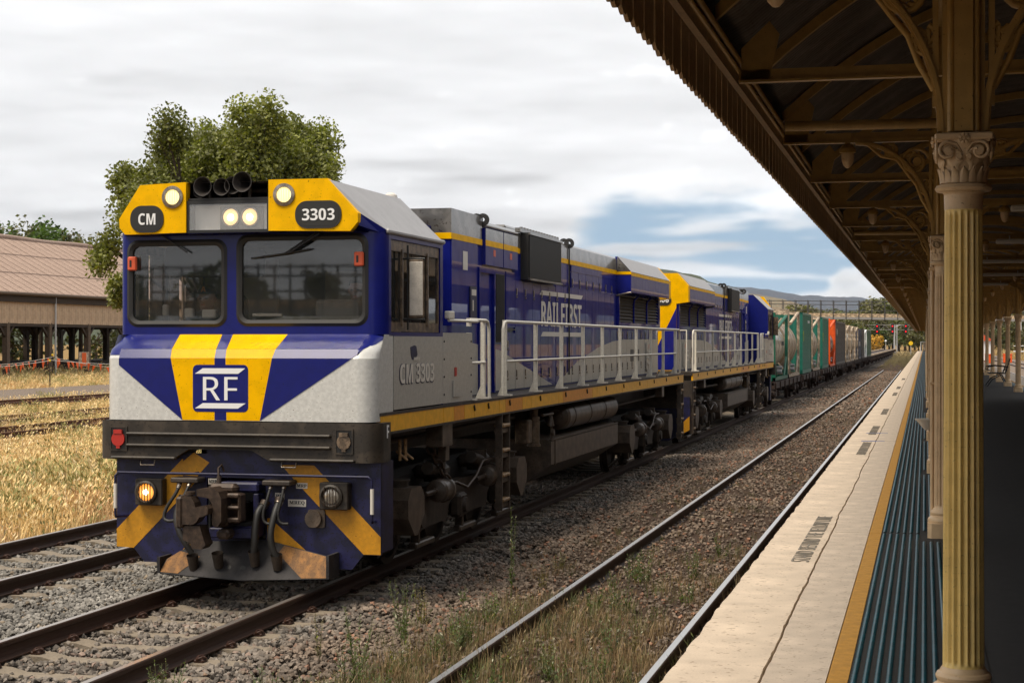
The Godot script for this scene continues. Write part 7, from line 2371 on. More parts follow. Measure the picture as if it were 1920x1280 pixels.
# ---------------------------------------------------------------- shed, footbridge, signals, hills
func build_shed() -> void:
	var t := thing("goods_shed", "long open-sided goods shed with weathered corrugated roof and cream cladding", "shed", Vector3.ZERO)
	var z0 := 66.0
	var z1 := 118.0
	var xe := -51.0
	var xr := -57.6
	var ye := 5.52
	var yr := 9.1
	# corrugated roof sheets in three courses
	for c in 3:
		var fa := c / 3.0
		var fb := (c + 1) / 3.0 + 0.02
		var xa := lerpf(xe + 0.4, xr, fa)
		var xb := lerpf(xe + 0.4, xr, fb)
		var ya := lerpf(ye - 0.2, yr, fa) + 0.035 * c
		var yb := lerpf(ye - 0.2, yr, fb) + 0.035 * c
		var rows := [[], []]
		for i in 33:
			var dy := 0.028 * cos(TAU * i / 4.0)
			rows[0].append(Vector3(xa, ya + dy, -i * 1.1 / 32.0))
			rows[1].append(Vector3(xb, yb + dy, -i * 1.1 / 32.0))
		var b := MB.new().grid(rows)
		b.quad(Vector3(xa, ya - 0.03, 0), Vector3(xa, ya + 0.03, 0), Vector3(xa, ya + 0.03, -1.1), Vector3(xa, ya - 0.03, -1.1))
		var m := b.mesh()
		var n := int((z1 - z0) / 1.05)
		for i in n:
			var o := part(t, "roof_sheet", m, "roofing")
			o.position = Vector3(0, 0.004 * (i % 2) + rng.randf_range(-0.003, 0.003), -(z0 + i * 1.05))
	part(t, "rear_roof", MB.new().grid([[Vector3(xr, yr, -z0), Vector3(xr - 6.6, ye, -z0)], [Vector3(xr, yr, -z1), Vector3(xr - 6.6, ye, -z1)]]), "roofing")
	var ridge := PackedVector3Array()
	for i in 27:
		ridge.append(Vector3(xr, yr + 0.10 + 0.04 * sin(i * 1.3), -lerpf(z0, z1, i / 26.0)))
	part(t, "ridge_cap", MB.new().tube(ridge, 0.17, 8), "roofing")
	part(t, "gutter", MB.new().cyl(Vector3(xe + 0.42, ye - 0.28, -z0), Vector3(xe + 0.42, ye - 0.28, -z1), 0.09, 0.09, 8), "timber_post")
	part(t, "eaves_board", MB.new().span(Vector3(xe + 0.1, ye - 0.75, -z1), Vector3(xe + 0.2, ye - 0.30, -z0)), "timber_dark")
	# cladding sheets below the eaves
	var b2 := MB.new()
	var r0 := [[], []]
	for i in 13:
		var dx := 0.018 * (1.0 if i % 4 < 2 else 0.0)
		r0[0].append(Vector3(dx, 0, -i * 0.85 / 12.0))
		r0[1].append(Vector3(dx, 1.62, -i * 0.85 / 12.0))
	b2.grid(r0, false)
	var cm := b2.mesh()
	for i in int((z1 - z0) / 0.86):
		var o := part(t, "wall_sheet", cm, "cladding")
		o.position = Vector3(xe, 3.55 + rng.randf_range(-0.015, 0.015), -(z0 + i * 0.86))
	part(t, "far_cladding", MB.new().span(Vector3(xr - 6.7, 3.6, -z1), Vector3(xr - 6.6, 5.4, -z0)), "timber_dark")
	part(t, "wall_plate", MB.new().span(Vector3(xe - 0.25, 3.38, -z1), Vector3(xe - 0.02, 3.60, -z0)), "timber_dark")
	# posts with struts
	var k := 0
	for z in [86.5 - 15.0, 86.5 - 10.0, 86.5 - 5.0, 86.5, 91.3, 96.1, 101.0, 106.0, 111.0, 116.0]:
		for x in [xe - 0.15, xe - 6.6, xe - 13.0]:
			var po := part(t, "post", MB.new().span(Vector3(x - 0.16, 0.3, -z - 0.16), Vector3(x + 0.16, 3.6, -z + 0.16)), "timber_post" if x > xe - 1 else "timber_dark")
			part(po, "strut", MB.new().box(Vector3(x, 3.15, -z - 0.5), Vector3(0.14, 0.14, 1.3), Basis(Vector3.RIGHT, 0.75)).box(Vector3(x, 3.15, -z + 0.5), Vector3(0.14, 0.14, 1.3), Basis(Vector3.RIGHT, -0.75)), "timber_dark")
		part(t, "tie_beam", MB.new().span(Vector3(xe - 13.2, 3.4, -z - 0.12), Vector3(xe, 3.62, -z + 0.12)), "timber_dark")
	part(t, "down_pipe", MB.new().cyl(Vector3(xe + 0.15, 0.35, -91.6), Vector3(xe + 0.15, 5.2, -91.6), 0.06, 0.06, 8), "galv")
	part(t, "loading_deck", MB.new().span(Vector3(xe - 12.5, 0.2, -z1), Vector3(xe - 6.0, 1.15, -z0)), "timber_dark")
	# bunting on star pickets
	var pk := [[-43.2, 70.0], [-43.4, 77.6], [-49.0, 87.9]]
	for i in 3:
		var p := thing("star_picket", ["steel picket holding the bunting at its near left end", "steel picket with yellow cap standing closest to the gravel", "steel picket with yellow cap near the shed's white downpipe"][i], "picket", Vector3(pk[i][0], ground_y(pk[i][0]) - 0.2, -pk[i][1]), "pickets holding the bunting")
		part(p, "stake", MB.new().box(Vector3(0, 0.7, 0), Vector3(0.05, 1.5, 0.05)), "timber_dark")
		part(p, "cap", MB.new().bbox(Vector3(0, 1.46, 0), Vector3(0.09, 0.12, 0.09), 0.02), "sign_yellow")
	var lines := [[Vector3(-44.0, 1.55, -66.0), Vector3(-43.4, 1.52, -77.6), "orange flag bunting strung left of the pickets"], [Vector3(-43.4, 1.55, -77.6), Vector3(-42.0, 1.5, -92.0), "orange flag bunting strung from the front picket towards the train"], [Vector3(-49.0, 1.6, -87.9), Vector3(-47.0, 0.9, -97.0), "low orange flag bunting sagging behind the front line"], [Vector3(-49.0, 1.6, -87.9), Vector3(-47.0, 1.5, -74.0), "orange flag bunting strung from the rear picket to the left"]]
	for q in lines:
		var a: Vector3 = q[0]
		var c: Vector3 = q[1]
		var bt := thing("bunting", q[2], "bunting", Vector3.ZERO, "orange bunting lines in front of the shed")
		var pts := PackedVector3Array()
		for i in 11:
			var f := i / 10.0
			pts.append(a.lerp(c, f) - Vector3(0, 0.28 * sin(PI * f), 0))
		part(bt, "string", MB.new().tube(pts, 0.012, 4), "off_white")
		var n := int(a.distance_to(c) / 1.0)
		for i in n:
			var f := (i + 0.5 + rng.randf_range(-0.2, 0.2)) / n
			var p := a.lerp(c, f) - Vector3(0, 0.28 * sin(PI * f), 0)
			var d := (c - a).normalized() * 0.14
			var sw := Vector3(rng.randf_range(-0.12, 0.12), -0.40, rng.randf_range(-0.1, 0.1))
			var fb := MB.new()
			fb.tri(p - d, p + d, p + sw)
			fb.tri(p - d + Vector3(0.006, 0, 0), p + sw + Vector3(0.006, 0, 0), p + d + Vector3(0.006, 0, 0))
			part(bt, "flag", fb, "orange_flag")
	var sg := thing("orange_notice", "orange and white notice board fixed near a shed post", "notice board", Vector3(xe + 0.1, 1.2, -95.0))
	part(sg, "board", MB.new().box(Vector3(0.1, 0.2, 0), Vector3(0.04, 0.9, 1.3)), "frame_cream")
	part(sg, "orange_panel", MB.new().box(Vector3(0.125, 0.2, 0), Vector3(0.01, 0.8, 0.55)), "orange_flag")

func bridge_node(label: String, z: float, x0: float, x1: float, y0: float, slope: float) -> void:
	var t := thing("footbridge", label, "footbridge", Vector3(0, 0, -z))
	var n := int((x1 - x0) / 2.2)
	for face in [1.25, -1.25]:
		var tag_ := "near" if face > 0 else "far"
		part(t, "girder", beam(Vector3(x0, y0 + slope * x0, face), Vector3(x1, y0 + slope * x1, face), 0.40, 0.2), "steel_grey")
		for h in [2.95, 2.35, 1.35]:
			part(t, "rail", beam(Vector3(x0, y0 + h + slope * x0, face), Vector3(x1, y0 + h + slope * x1, face), 0.07, 0.06), "steel_dark")
		for i in n + 1:
			var x := x0 + i * 2.2
			part(t, "fence_post", MB.new().span(Vector3(x - 0.06, y0 + slope * x - 0.2, face - 0.06 + 0.16 * signf(face)), Vector3(x + 0.06, y0 + slope * x + 3.1, face + 0.06 + 0.16 * signf(face))), "steel_dark")
			if i < n:
				part(t, "deck_panel", MB.new().span(Vector3(x + 0.04, y0 + slope * x + 0.22, face - 0.04), Vector3(x + 2.16, y0 + slope * x + 0.80, face + 0.04)), "panel_cream")
	part(t, "deck", beam(Vector3(x0, y0 + 0.1 + slope * x0, 0), Vector3(x1, y0 + 0.1 + slope * x1, 0), 0.2, 2.4), "steel_grey")
	for x in [x0 + 2.0, -15.5, 6.6, x1 - 1.0]:
		part(t, "pier", MB.new().span(Vector3(x - 0.3, -0.5, -0.9), Vector3(x + 0.3, y0 - 0.2 + slope * x, 0.9)), "steel_grey")

func beam(a: Vector3, b: Vector3, h: float, w: float) -> MB:
	var d := (b - a)
	return MB.new().box((a + b) * 0.5, Vector3(d.length(), h, w), Basis(Vector3.BACK, atan2(d.y, d.x)))

func build_signals() -> void:
	var t := thing("signal_gantry", "steel lattice signal gantry with three pairs of red lights", "signal gantry", Vector3(0, 0, -400))
	part(t, "mast", MB.new().cyl(Vector3(-6.9, -0.3, 0.4), Vector3(-6.9, 6.4, 0.4), 0.16).cyl(Vector3(-6.3, -0.3, 0.4), Vector3(-6.3, 6.4, 0.4), 0.12).cyl(Vector3(3.5, -0.3, 0.2), Vector3(3.5, 6.4, 0.2), 0.16), "galv")
	var tr := MB.new()
	for y in [5.2, 6.35]:
		for z in [-0.4, 0.4]:
			tr.cyl(Vector3(-13.0, y, z), Vector3(4.0, y, z), 0.06, 0.06, 6)
	for i in 17:
		var x := -13.0 + i
		tr.cyl(Vector3(x, 5.2 if i % 2 else 6.35, 0.4), Vector3(x + 1, 6.35 if i % 2 else 5.2, 0.4), 0.04, 0.04, 5)
	part(t, "lattice_beam", tr, "steel_grey")
	for x in [-10.8, -7.3, -4.3]:
		var h := part(t, "signal_head", MB.new().bbox(Vector3(x, 5.4, 0.62), Vector3(0.62, 2.5, 0.16), 0.1).cyl(Vector3(x, 6.6, 0.55), Vector3(x, 7.3, 0.55), 0.05), "black")
		for y in [6.05, 4.8]:
			part(h, "signal_lamp", MB.new().at(Transform3D(Basis(Vector3.RIGHT, PI / 2), Vector3(x, y, 0.70))).lathe([[0.16, 0.0], [0.14, 0.06], [0.0, 0.1]], 14), "lamp_red")
			part(h, "visor", MB.new().at(Transform3D(Basis(Vector3.RIGHT, PI / 2), Vector3(x, y, 0.70))).lathe([[0.2, 0.0], [0.2, 0.25]], 14), "black")
			var l := OmniLight3D.new()
			l.name = "signal_light"
			l.light_color = Color(1, 0.1, 0.12)
			l.light_energy = 0.05
			l.light_size = 0.2
			l.omni_range = 30.0
			l.omni_attenuation = 2.0
			l.shadow_enabled = true
			h.add_child(l, true)
			l.position = Vector3(x, y, 1.0)
	# small things by the end of the platform
	var s := thing("speed_sign", "round yellow trackside sign on a thin post past the platform", "sign", Vector3(-2.3, -0.2, -290))
	part(s, "post", MB.new().cyl(Vector3.ZERO, Vector3(0, 2.6, 0), 0.05), "galv")
	part(s, "disc", MB.new().cyl(Vector3(0, 2.4, 0.06), Vector3(0, 2.4, 0.1), 0.36, 0.36, 18), "sign_yellow")
	s = thing("lamp_post", "white globe-topped post left of the gantry mast", "post", Vector3(-8.4, -0.2, -380))
	part(s, "pole", MB.new().cyl(Vector3.ZERO, Vector3(0, 2.6, 0), 0.06), "galv")
	part(s, "globe", MB.new().at(Transform3D(Basis.IDENTITY, Vector3(0, 2.8, 0))).lathe([[0.0, -0.25], [0.18, -0.16], [0.25, 0.0], [0.18, 0.16], [0.0, 0.25]], 12), "white")
	s = thing("relay_hut", "small white trackside hut in front of the yellow-leaved tree", "hut", Vector3(-13.2, -0.2, -372))
	part(s, "wall", MB.new().span(Vector3(-0.7, 0, -0.8), Vector3(0.7, 1.7, 0.8)), "white")
	part(s, "roof", MB.new().bbox(Vector3(0, 1.78, 0), Vector3(1.7, 0.14, 1.9), 0.04), "galv")
	s = thing("end_gate", "white gate frame closing off the platform's far end", "gate", Vector3(-0.4, PLAT, -274))
	part(s, "frame", MB.new().span(Vector3(-0.3, 0, -0.04), Vector3(-0.2, 1.5, 0.04)).span(Vector3(0.5, 0, -0.04), Vector3(0.6, 1.5, 0.04)).span(Vector3(-0.2, 1.4, -0.04), Vector3(0.5, 1.5, 0.04)), "white")
	part(s, "panel", MB.new().span(Vector3(0.1, 0.1, -0.02), Vector3(0.5, 1.35, 0.02)), "frame_cream")
	for q in [[-5.6, 330.0, "slim grey mast, left one of the two past the bridge"], [2.2, 345.0, "slim grey mast, right one of the two past the bridge"]]:
		s = thing("lighting_mast", q[2], "mast", Vector3(q[0], -0.2, -q[1]), "lighting masts past the footbridge")
		part(s, "pole", MB.new().cyl(Vector3.ZERO, Vector3(0, 5.6, 0), 0.11, 0.06), "galv")
		part(s, "arm", MB.new().cyl(Vector3(0, 5.5, 0), Vector3(0.8, 5.8, 0), 0.05).bbox(Vector3(0.9, 5.8, 0), Vector3(0.4, 0.12, 0.2), 0.03), "galv")
	# what shows between the far columns: yard beyond the island platform
	build_track("railway track beyond the island platform, left of two", 6.0, 1.5, 20, 330, "rail_head", "rail_side", 0.0, 0, 0, 0.0)
	build_track("railway track beyond the island platform, right of two", 10.0, 1.5, 20, 330, "rail_head", "rail_side", 0.0, 0, 0, 0.0)
	var yb := MB.new().grid([[Vector3(4.1, -0.14, -10), Vector3(13, -0.14, -10)], [Vector3(4.1, -0.14, -330), Vector3(13, -0.14, -330)]])
	mat("yard_stone", Color(0.36, 0.33, 0.30), 0.95, {"tex": "stones", "scale": 0.6})
	setting("yard_ballast", yb, "yard_stone")
	for q in [[7.2, 200.0, "orange crate left of two beyond the far columns"], [9.4, 205.0, "orange crate right of two beyond the far columns"]]:
		s = thing("orange_crate", q[2], "crate", Vector3(q[0], 0.0, -q[1]), "orange crates in the yard")
		part(s, "body", MB.new().bbox(Vector3(0, 0.5, 0), Vector3(1.0, 1.0, 1.0), 0.05), "frame_orange")
		part(s, "lid", MB.new().bbox(Vector3(0, 1.03, 0), Vector3(1.08, 0.08, 1.08), 0.02), "frame_orange")
	s = thing("yard_building", "low white yard building with red roof edge beyond far columns", "building", Vector3(7.4, 0.0, -235))
	part(s, "wall", MB.new().span(Vector3(-2, 0, -4), Vector3(1.2, 2.6, 4)), "white")
	part(s, "roof", MB.new().at(Transform3D(Basis.IDENTITY, Vector3.ZERO)).prism(pv([-2.3, 2.6, 1.5, 2.6, -0.4, 3.7]), -4.3, 4.3), "red_orange")
	s = thing("signal_post", "white signal post with round lamp head beyond the far columns", "signal post", Vector3(8.2, 0.0, -158))
	part(s, "mast", MB.new().cyl(Vector3.ZERO, Vector3(0, 4.2, 0), 0.14), "white")
	part(s, "head", MB.new().bbox(Vector3(0, 3.9, 0.1), Vector3(0.5, 0.9, 0.3), 0.1), "white")
	part(s, "platform_cage", MB.new().bbox(Vector3(0, 1.6, 0.2), Vector3(0.9, 0.1, 0.7), 0.02).bbox(Vector3(0, 2.1, 0.5), Vector3(0.9, 0.06, 0.06), 0.02), "white")

func ridge(called: String, dist: float, pts: Array, m: String, bump: float, freq: float, s: int) -> void:
	# a range of hills whose crest, seen from the station, passes these bearings: [pixel x, pixel y]
	var f := FastNoiseLite.new()
	f.seed = s
	f.frequency = 1.0
	f.fractal_octaves = 5
	var crest := []
	var n := 420
	for i in n + 1:
		var px := lerpf(pts[0][0], pts[-1][0], float(i) / n)
		var k := 0
		while k < pts.size() - 2 and px > pts[k + 1][0]:
			k += 1
		var w := clampf((px - pts[k][0]) / (pts[k + 1][0] - pts[k][0]), 0, 1)
		var py := lerpf(pts[k][1], pts[k + 1][1], smoothstep(0, 1, w) * 0.5 + w * 0.5)
		var az := atan((px - 960.0) / 3150.0) - deg_to_rad(13.822)
		var y := 2.5 + (640.0 - py) / 3150.0 * dist * cos(az + deg_to_rad(13.822))
		crest.append([az, y])
	var rows := []
	for k in 12:
		var fr := k / 8.0            # 0 foot in front, 1 crest, beyond 1 the far side
		var r := []
		for q in crest:
			var az: float = q[0]
			var rad := dist * (0.72 + 0.28 * fr)
			var h: float = q[1] * (sin(minf(fr, 1.0) * PI / 2) if fr <= 1.0 else 1.0 - (fr - 1.0) * 1.6)
			h += bump * f.get_noise_2d(az * freq, fr * 9.0) * smoothstep(0.0, 0.3, fr)
			r.append(Vector3(sin(az) * rad, h - 1.0, -cos(az) * rad))
		rows.append(r)
	setting(called, MB.new().grid(rows), m)

func build_hills() -> void:
	ridge("far_hills", 9000.0, [[-2500, 590], [-800, 560], [300, 548], [900, 552], [1250, 545], [1380, 541], [1405, 539.5], [1430, 541], [1455, 546.5], [1480, 550], [1505, 555], [1530, 553.5], [1560, 556], [1600, 558], [1650, 563], [1700, 566], [1800, 572], [2200, 560], [3000, 585], [4200, 595]], "far_hill_hazed", 14.0, 1500.0, 31)
	ridge("wooded_hill", 1900.0, [[-2500, 610], [-900, 600], [200, 585], [700, 545], [1000, 505], [1150, 496], [1235, 503], [1265, 508], [1300, 516], [1345, 531], [1385, 548], [1420, 570], [1480, 600], [1700, 616], [2100, 610], [3000, 600], [4200, 620]], "wooded", 5.0, 900.0, 32)
	ridge("brown_hill", 3200.0, [[-2500, 615], [0, 600], [900, 570], [1300, 549], [1400, 551], [1440, 556], [1470, 561], [1500, 570], [1560, 592], [1700, 605], [2200, 600], [3000, 592], [4200, 610]], "brown_hill", 3.0, 500.0, 33)

func far_tree_meshes() -> Array:
	var out := []
	for v in 6:
		var r := RandomNumberGenerator.new()
		r.seed = 700 + v
		var b := MB.new()
		b.use_c = true
		var base: Color = [Color(0.105, 0.115, 0.045), Color(0.125, 0.115, 0.055), Color(0.085, 0.105, 0.042), Color(0.14, 0.135, 0.06), Color(0.11, 0.105, 0.055), Color(0.09, 0.125, 0.038)][v]
		for k in 16:
			var a := r.randf() * TAU
			var rr := 0.32 * sqrt(r.randf())
			var c := Vector3(cos(a) * rr, r.randf_range(0.30, 0.93), sin(a) * rr)
			c.x *= 1.0 - 0.45 * maxf(0, c.y - 0.6) / 0.4
			leaf_clump(b, r, c, Vector3(0.15, 0.11, 0.15), 70, 0.075, base * r.randf_range(0.65, 1.35), 0.2)
		var tb := MB.new()
		tb.tube(PackedVector3Array([Vector3(0, -0.02, 0), Vector3(0.01, 0.3, 0), Vector3(0.0, 0.6, 0.02)]), 0.022, 6, 0.01)
		for k in 5:
			var a := r.randf() * TAU
			tb.tube(PackedVector3Array([Vector3(0, 0.3 + 0.05 * k, 0), Vector3(cos(a) * 0.2, 0.55 + 0.06 * k, sin(a) * 0.2)]), 0.01, 4, 0.003)
		out.append([b.mesh(), tb.mesh()])
	return out

func build_far_trees() -> void:
	var ms := far_tree_meshes()
	var r := RandomNumberGenerator.new()
	r.seed = 55
	var k := 0
	# [bearing px from, to, crest y, distance, count, words]
	for q in [[1395, 1500, 596, 520.0, 7, "low bushy tree seen left under the footbridge"], [1500, 1570, 574, 560.0, 7, "green tree whose top shows between the bridge fence posts"], [1570, 1625, 586, 540.0, 6, "olive tree showing just above the bridge deck"], [1625, 1740, 562, 520.0, 12, "tall gum tree in the treeline past the signals"], [1590, 1740, 600, 430.0, 12, "gum tree low in the treeline behind the signal gantry"], [1740, 1960, 585, 420.0, 14, "gum tree in the treeline right of the platform"], [1850, 1960, 612, 300.0, 6, "dark tree behind the yard beyond the far columns"]]:
		for i in q[4]:
			var px := lerpf(q[0], q[1], (i + r.randf_range(0.2, 0.8)) / q[4])
			var dd: float = q[3] * r.randf_range(0.94, 1.08)
			var top: float = 2.5 + (640.0 - q[2] - r.randf_range(-4, 9)) / 3150.0 * dd + 0.4
			var lat := (px - 960.0) / 3150.0 * dd
			var t := thing("gum_tree", "%s, %s from the left" % [q[5], ORD[i]], "tree", Vector3(lat * 0.971 - dd * 0.2389, -0.3, -(lat * 0.2389 + dd * 0.971)), "distant treeline")
			var v := r.randi() % 6
			part(t, "crown", ms[v][0], "leaf")
			part(t, "trunk", ms[v][1], "bark")
			var w := top * r.randf_range(0.85, 1.25)
			t.scale = Vector3(w, top, w)
			t.rotation.y = r.randf() * TAU
			k += 1
	# unseen tree row added behind the viewer to darken reflections on the engine
	for i in 22:
		var t := thing("gum_tree", "%s tree of the unseen row added behind the viewer to darken reflections" % ORD[i], "tree", Vector3(-78.0 + i * 4.1, -0.3, r.randf_range(88, 120)), "unseen trees added behind the viewer")
		var v := r.randi() % 6
		part(t, "crown", ms[v][0], "leaf")
		part(t, "trunk", ms[v][1], "bark")
		var hh := r.randf_range(6.5, 11.0)
		t.scale = Vector3(hh, hh, hh)
	# the autumn tree
	var cl := []
	for i in 26:
		var a := r.randf() * TAU
		var rr := 2.6 * sqrt(r.randf())
		cl.append([Vector3(cos(a) * rr, r.randf_range(0.9, 4.9) * (1.0 - 0.12 * rr), sin(a) * rr), r.randf_range(0.5, 0.9)])
	make_tree("yellow-orange autumn tree left of the gantry mast", "autumn_tree", Vector3(-12.0, -0.3, -408), cl, 1.4, 0.16, 0.36, 150.0, Color(0.66, 0.38, 0.06), 801)
	# pale grass mounds and scrub by the track's end
	var tm := tuft_mesh(9, 60, 1.0, 0.9, 0.03, 0.3)
	var xf := []
	var cols := []
	for i in 500:
		var z := r.randf_range(150, 330)
		var x := r.randf_range(-4.6, -1.6)
		var h := r.randf_range(0.2, 0.5) * smoothstep(120, 260, z)
		if z > 260 and r.randf() < 0.5:
			h *= 1.8
		xf.append(Transform3D(Basis(Vector3.UP, r.randf() * TAU).scaled(Vector3(h, h, h)), Vector3(x, -0.2, -z)))
		var v := r.randf_range(0.7, 1.2)
		cols.append((Color(0.45, 0.34, 0.16) if z > 265 and r.randf() < 0.6 else Color(0.20, 0.165, 0.08)) * v)
	for i in 700:
		var z := r.randf_range(90, 400)
		var x := r.randf_range(13, 40) if i % 3 else r.randf_range(-30, -14)
		var h := r.randf_range(0.4, 1.0)
		xf.append(Transform3D(Basis(Vector3.UP, r.randf() * TAU).scaled(Vector3(h * 1.4, h, h * 1.4)), Vector3(x, -0.3, -z)))
		cols.append(Color(0.45, 0.32, 0.13) * r.randf_range(0.7, 1.2))
	tag(copies(self, "far_grass", tm, "blade", xf, cols), "rank grass growing over the track beyond the platform", "grass")

# ---------------------------------------------------------------- people in the cab
func body_mesh(bones: Array, lo: Vector3, hi: Vector3, cell: float, blend: float) -> MB:
	# tapered capsules joined smoothly and meshed as surface nets
	var nx := int((hi.x - lo.x) / cell) + 1
	var ny := int((hi.y - lo.y) / cell) + 1
	var nz := int((hi.z - lo.z) / cell) + 1
	var g := PackedFloat32Array()
	g.resize(nx * ny * nz)
	var field := func(p: Vector3) -> float:
		var s := 0.0
		for q in bones:
			var a: Vector3 = q[0]
			var ab: Vector3 = q[1] - a
			var f := clampf((p - a).dot(ab) / maxf(1e-6, ab.length_squared()), 0, 1)
			s += exp(-(p.distance_to(a + ab * f) - lerpf(q[2], q[3], f)) / blend)
		return -blend * log(maxf(s, 1e-30))
	for k in nz:
		for j in ny:
			for i in nx:
				g[(k * ny + j) * nx + i] = field.call(lo + Vector3(i, j, k) * cell)
	var vert := {}
	for k in nz - 1:
		for j in ny - 1:
			for i in nx - 1:
				var sum := Vector3.ZERO
				var n := 0
				for e in [[0, 0, 0, 1, 0, 0], [0, 1, 0, 1, 1, 0], [0, 0, 1, 1, 0, 1], [0, 1, 1, 1, 1, 1], [0, 0, 0, 0, 1, 0], [1, 0, 0, 1, 1, 0], [0, 0, 1, 0, 1, 1], [1, 0, 1, 1, 1, 1], [0, 0, 0, 0, 0, 1], [1, 0, 0, 1, 0, 1], [0, 1, 0, 0, 1, 1], [1, 1, 0, 1, 1, 1]]:
					var a := g[((k + e[2]) * ny + j + e[1]) * nx + i + e[0]]
					var b := g[((k + e[5]) * ny + j + e[4]) * nx + i + e[3]]
					if (a < 0) != (b < 0):
						sum += Vector3(e[0], e[1], e[2]).lerp(Vector3(e[3], e[4], e[5]), a / (a - b))
						n += 1
				if n:
					vert[(k * ny + j) * nx + i] = lo + (Vector3(i, j, k) + sum / n) * cell
	var out := MB.new()
	var nrm := func(p: Vector3) -> Vector3:
		var h := cell * 0.5
		return Vector3(field.call(p + Vector3(h, 0, 0)) - field.call(p - Vector3(h, 0, 0)), field.call(p + Vector3(0, h, 0)) - field.call(p - Vector3(0, h, 0)), field.call(p + Vector3(0, 0, h)) - field.call(p - Vector3(0, 0, h))).normalized()
	var norm := {}
	for q in vert:
		norm[q] = nrm.call(vert[q])
	for k in range(1, nz - 1):
		for j in range(1, ny - 1):
			for i in range(1, nx - 1):
				var c := (k * ny + j) * nx + i
				var a := g[c] < 0
				for ax in [[1, nx, nx * ny], [nx, nx * ny, 1], [nx * ny, 1, nx]]:
					if a != (g[c + ax[0]] < 0):
						var q := [c, c - ax[1], c - ax[1] - ax[2], c - ax[2]]
						if vert.has(q[0]) and vert.has(q[1]) and vert.has(q[2]) and vert.has(q[3]):
							out.quads(vert[q[0]], vert[q[1]], vert[q[2]], vert[q[3]], norm[q[0]], norm[q[1]], norm[q[2]], norm[q[3]])
	return out

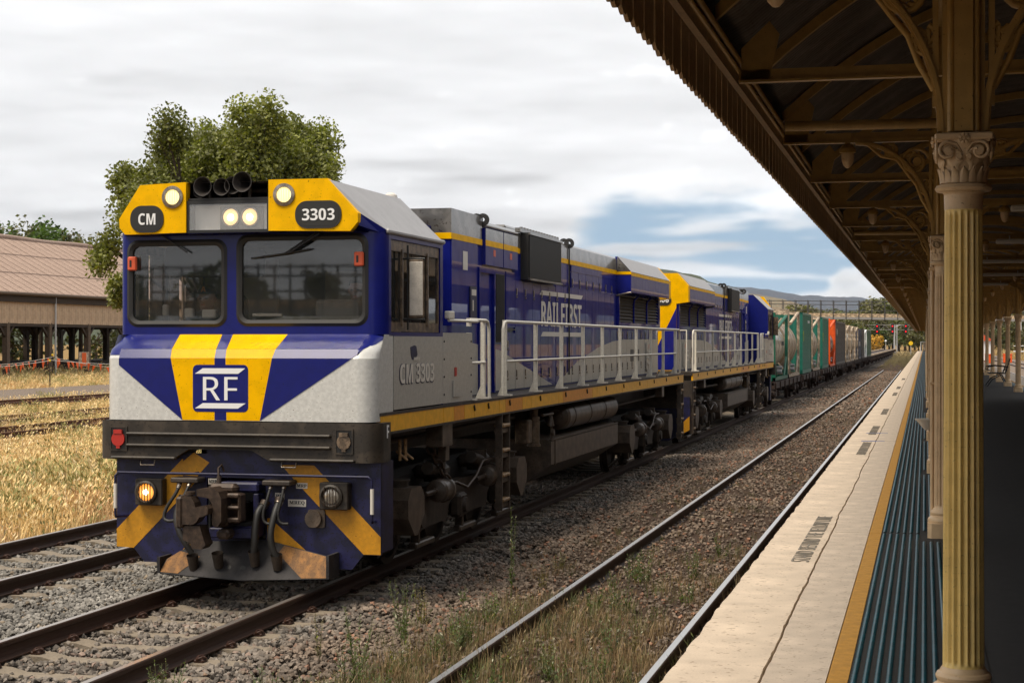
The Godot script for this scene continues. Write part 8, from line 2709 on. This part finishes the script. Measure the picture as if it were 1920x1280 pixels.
func build_person(label: String, x: float, u: float, y: float, top: String, cap: bool) -> void:
	# seated figure; y is the seat height, the face looks forward through the windscreen
	var t := thing("person", label, "person", Vector3(CENTRE_A, 0, -15.75) + P(x, y, u), "crew in the leading cab")
	var b := func(ax: float, ay: float, az: float, bx: float, by: float, bz: float, r0: float, r1: float) -> Array: return [Vector3(ax, ay, az), Vector3(bx, by, bz), r0, r1]
	var torso := [b.call(0, 0.08, 0, 0, 0.28, 0, 0.15, 0.14), b.call(0, 0.28, 0, 0, 0.48, 0.0, 0.15, 0.13), b.call(-0.13, 0.50, 0, 0.13, 0.50, 0, 0.085, 0.085), b.call(0, 0.5, 0, 0, 0.60, 0.01, 0.055, 0.05)]
	for s in [-1.0, 1.0]:
		torso.append(b.call(s * 0.19, 0.50, 0, s * 0.24, 0.25, 0.08, 0.06, 0.048))
		torso.append(b.call(s * 0.24, 0.25, 0.08, s * 0.20, 0.24, 0.34, 0.045, 0.034))
		torso.append(b.call(s * 0.09, 0.06, 0.0, s * 0.11, 0.08, 0.40, 0.085, 0.065))
		torso.append(b.call(s * 0.11, 0.08, 0.40, s * 0.11, -0.36, 0.42, 0.06, 0.045))
		torso.append(b.call(s * 0.11, -0.36, 0.42, s * 0.11, -0.39, 0.58, 0.045, 0.04))
	part(t, "body", body_mesh(torso, Vector3(-0.36, -0.46, -0.2), Vector3(0.36, 0.68, 0.66), 0.024, 0.018), top)
	var head := [b.call(0, 0.66, 0.0, 0, 0.78, -0.005, 0.075, 0.088), b.call(0, 0.66, 0.05, 0, 0.70, 0.055, 0.045, 0.05), b.call(0, 0.725, 0.10, 0, 0.70, 0.115, 0.010, 0.016), b.call(-0.088, 0.72, 0.0, -0.092, 0.74, 0, 0.02, 0.02), b.call(0.088, 0.72, 0.0, 0.092, 0.74, 0, 0.02, 0.02), b.call(0, 0.56, 0, 0, 0.66, 0.01, 0.05, 0.05)]
	part(t, "head", body_mesh(head, Vector3(-0.14, 0.5, -0.13), Vector3(0.14, 0.9, 0.16), 0.011, 0.010), "skin")
	for s in [-1.0, 1.0]:
		part(t, "eye", MB.new().box(Vector3(s * 0.034, 0.735, 0.092), Vector3(0.026, 0.011, 0.012)), "black")
		var hand := [b.call(s * 0.20, 0.24, 0.34, s * 0.195, 0.24, 0.41, 0.032, 0.036)]
		for k in 4:
			hand.append(b.call(s * (0.17 + k * 0.018), 0.25, 0.42, s * (0.17 + k * 0.018), 0.235 - 0.01 * (k % 2), 0.475 + 0.01 * (k % 2), 0.010, 0.009))
		hand.append(b.call(s * 0.165, 0.245, 0.37, s * 0.145, 0.24, 0.42, 0.012, 0.009))
		part(t, "hand", body_mesh(hand, Vector3(minf(s * 0.1, s * 0.28), 0.18, 0.28), Vector3(maxf(s * 0.1, s * 0.28), 0.30, 0.52), 0.009, 0.005), "skin")
	part(t, "mouth", MB.new().box(Vector3(0, 0.668, 0.098), Vector3(0.045, 0.007, 0.008)), "red")
	if cap:
		var c := part(t, "cap", MB.new().at(Transform3D(Basis.IDENTITY, Vector3(0, 0.785, -0.005))).lathe([[0.102, 0.0], [0.102, 0.03], [0.09, 0.07], [0.05, 0.095], [0.0, 0.10]], 20).at(Transform3D.IDENTITY).bbox(Vector3(0, 0.79, 0.13), Vector3(0.15, 0.014, 0.11), 0.006), "black")
		lettering(c, "lettering", "A", 0.055, 0.055, Transform3D(Basis.IDENTITY, Vector3(0, 0.835, 0.096)), "hi_vis")
	else:
		part(t, "hair", MB.new().at(Transform3D(Basis(Vector3.RIGHT, -0.25), Vector3(0, 0.785, -0.012))).lathe([[0.098, 0.0], [0.098, 0.03], [0.085, 0.07], [0.045, 0.092], [0.0, 0.098]], 20), "interior_dark")

func _ready() -> void:
	rng.seed = 20240
	make_camera_and_light()
	make_textures()
	make_materials()
	build_ground()
	build_hills()
	build_platform()
	build_roof()
	build_columns()
	build_tracks()
	build_shed()
	bridge_node("long footbridge with fenced sides crossing the yard in the distance", 300.0, -75.0, 32.0, 6.35, -0.016)
	bridge_node("fenced footbridge behind the viewer, mirrored in the windscreens", -70.0, -90.0, -3.0, 4.4, 0.0)
	build_locomotives()
	build_freight()
	build_signals()
	build_far_trees()
	build_near_trees()
	build_person("person in dark jacket at the desk behind the wide windscreen", 0.88, 1.2, 2.31, "cloth_dark", false)
	build_person("person wearing a black cap with letter A behind narrow windscreen", -0.85, 1.2, 2.23, "cloth_dark", true)
	build_ballast_stones()
	build_grass()
	build_weeds()
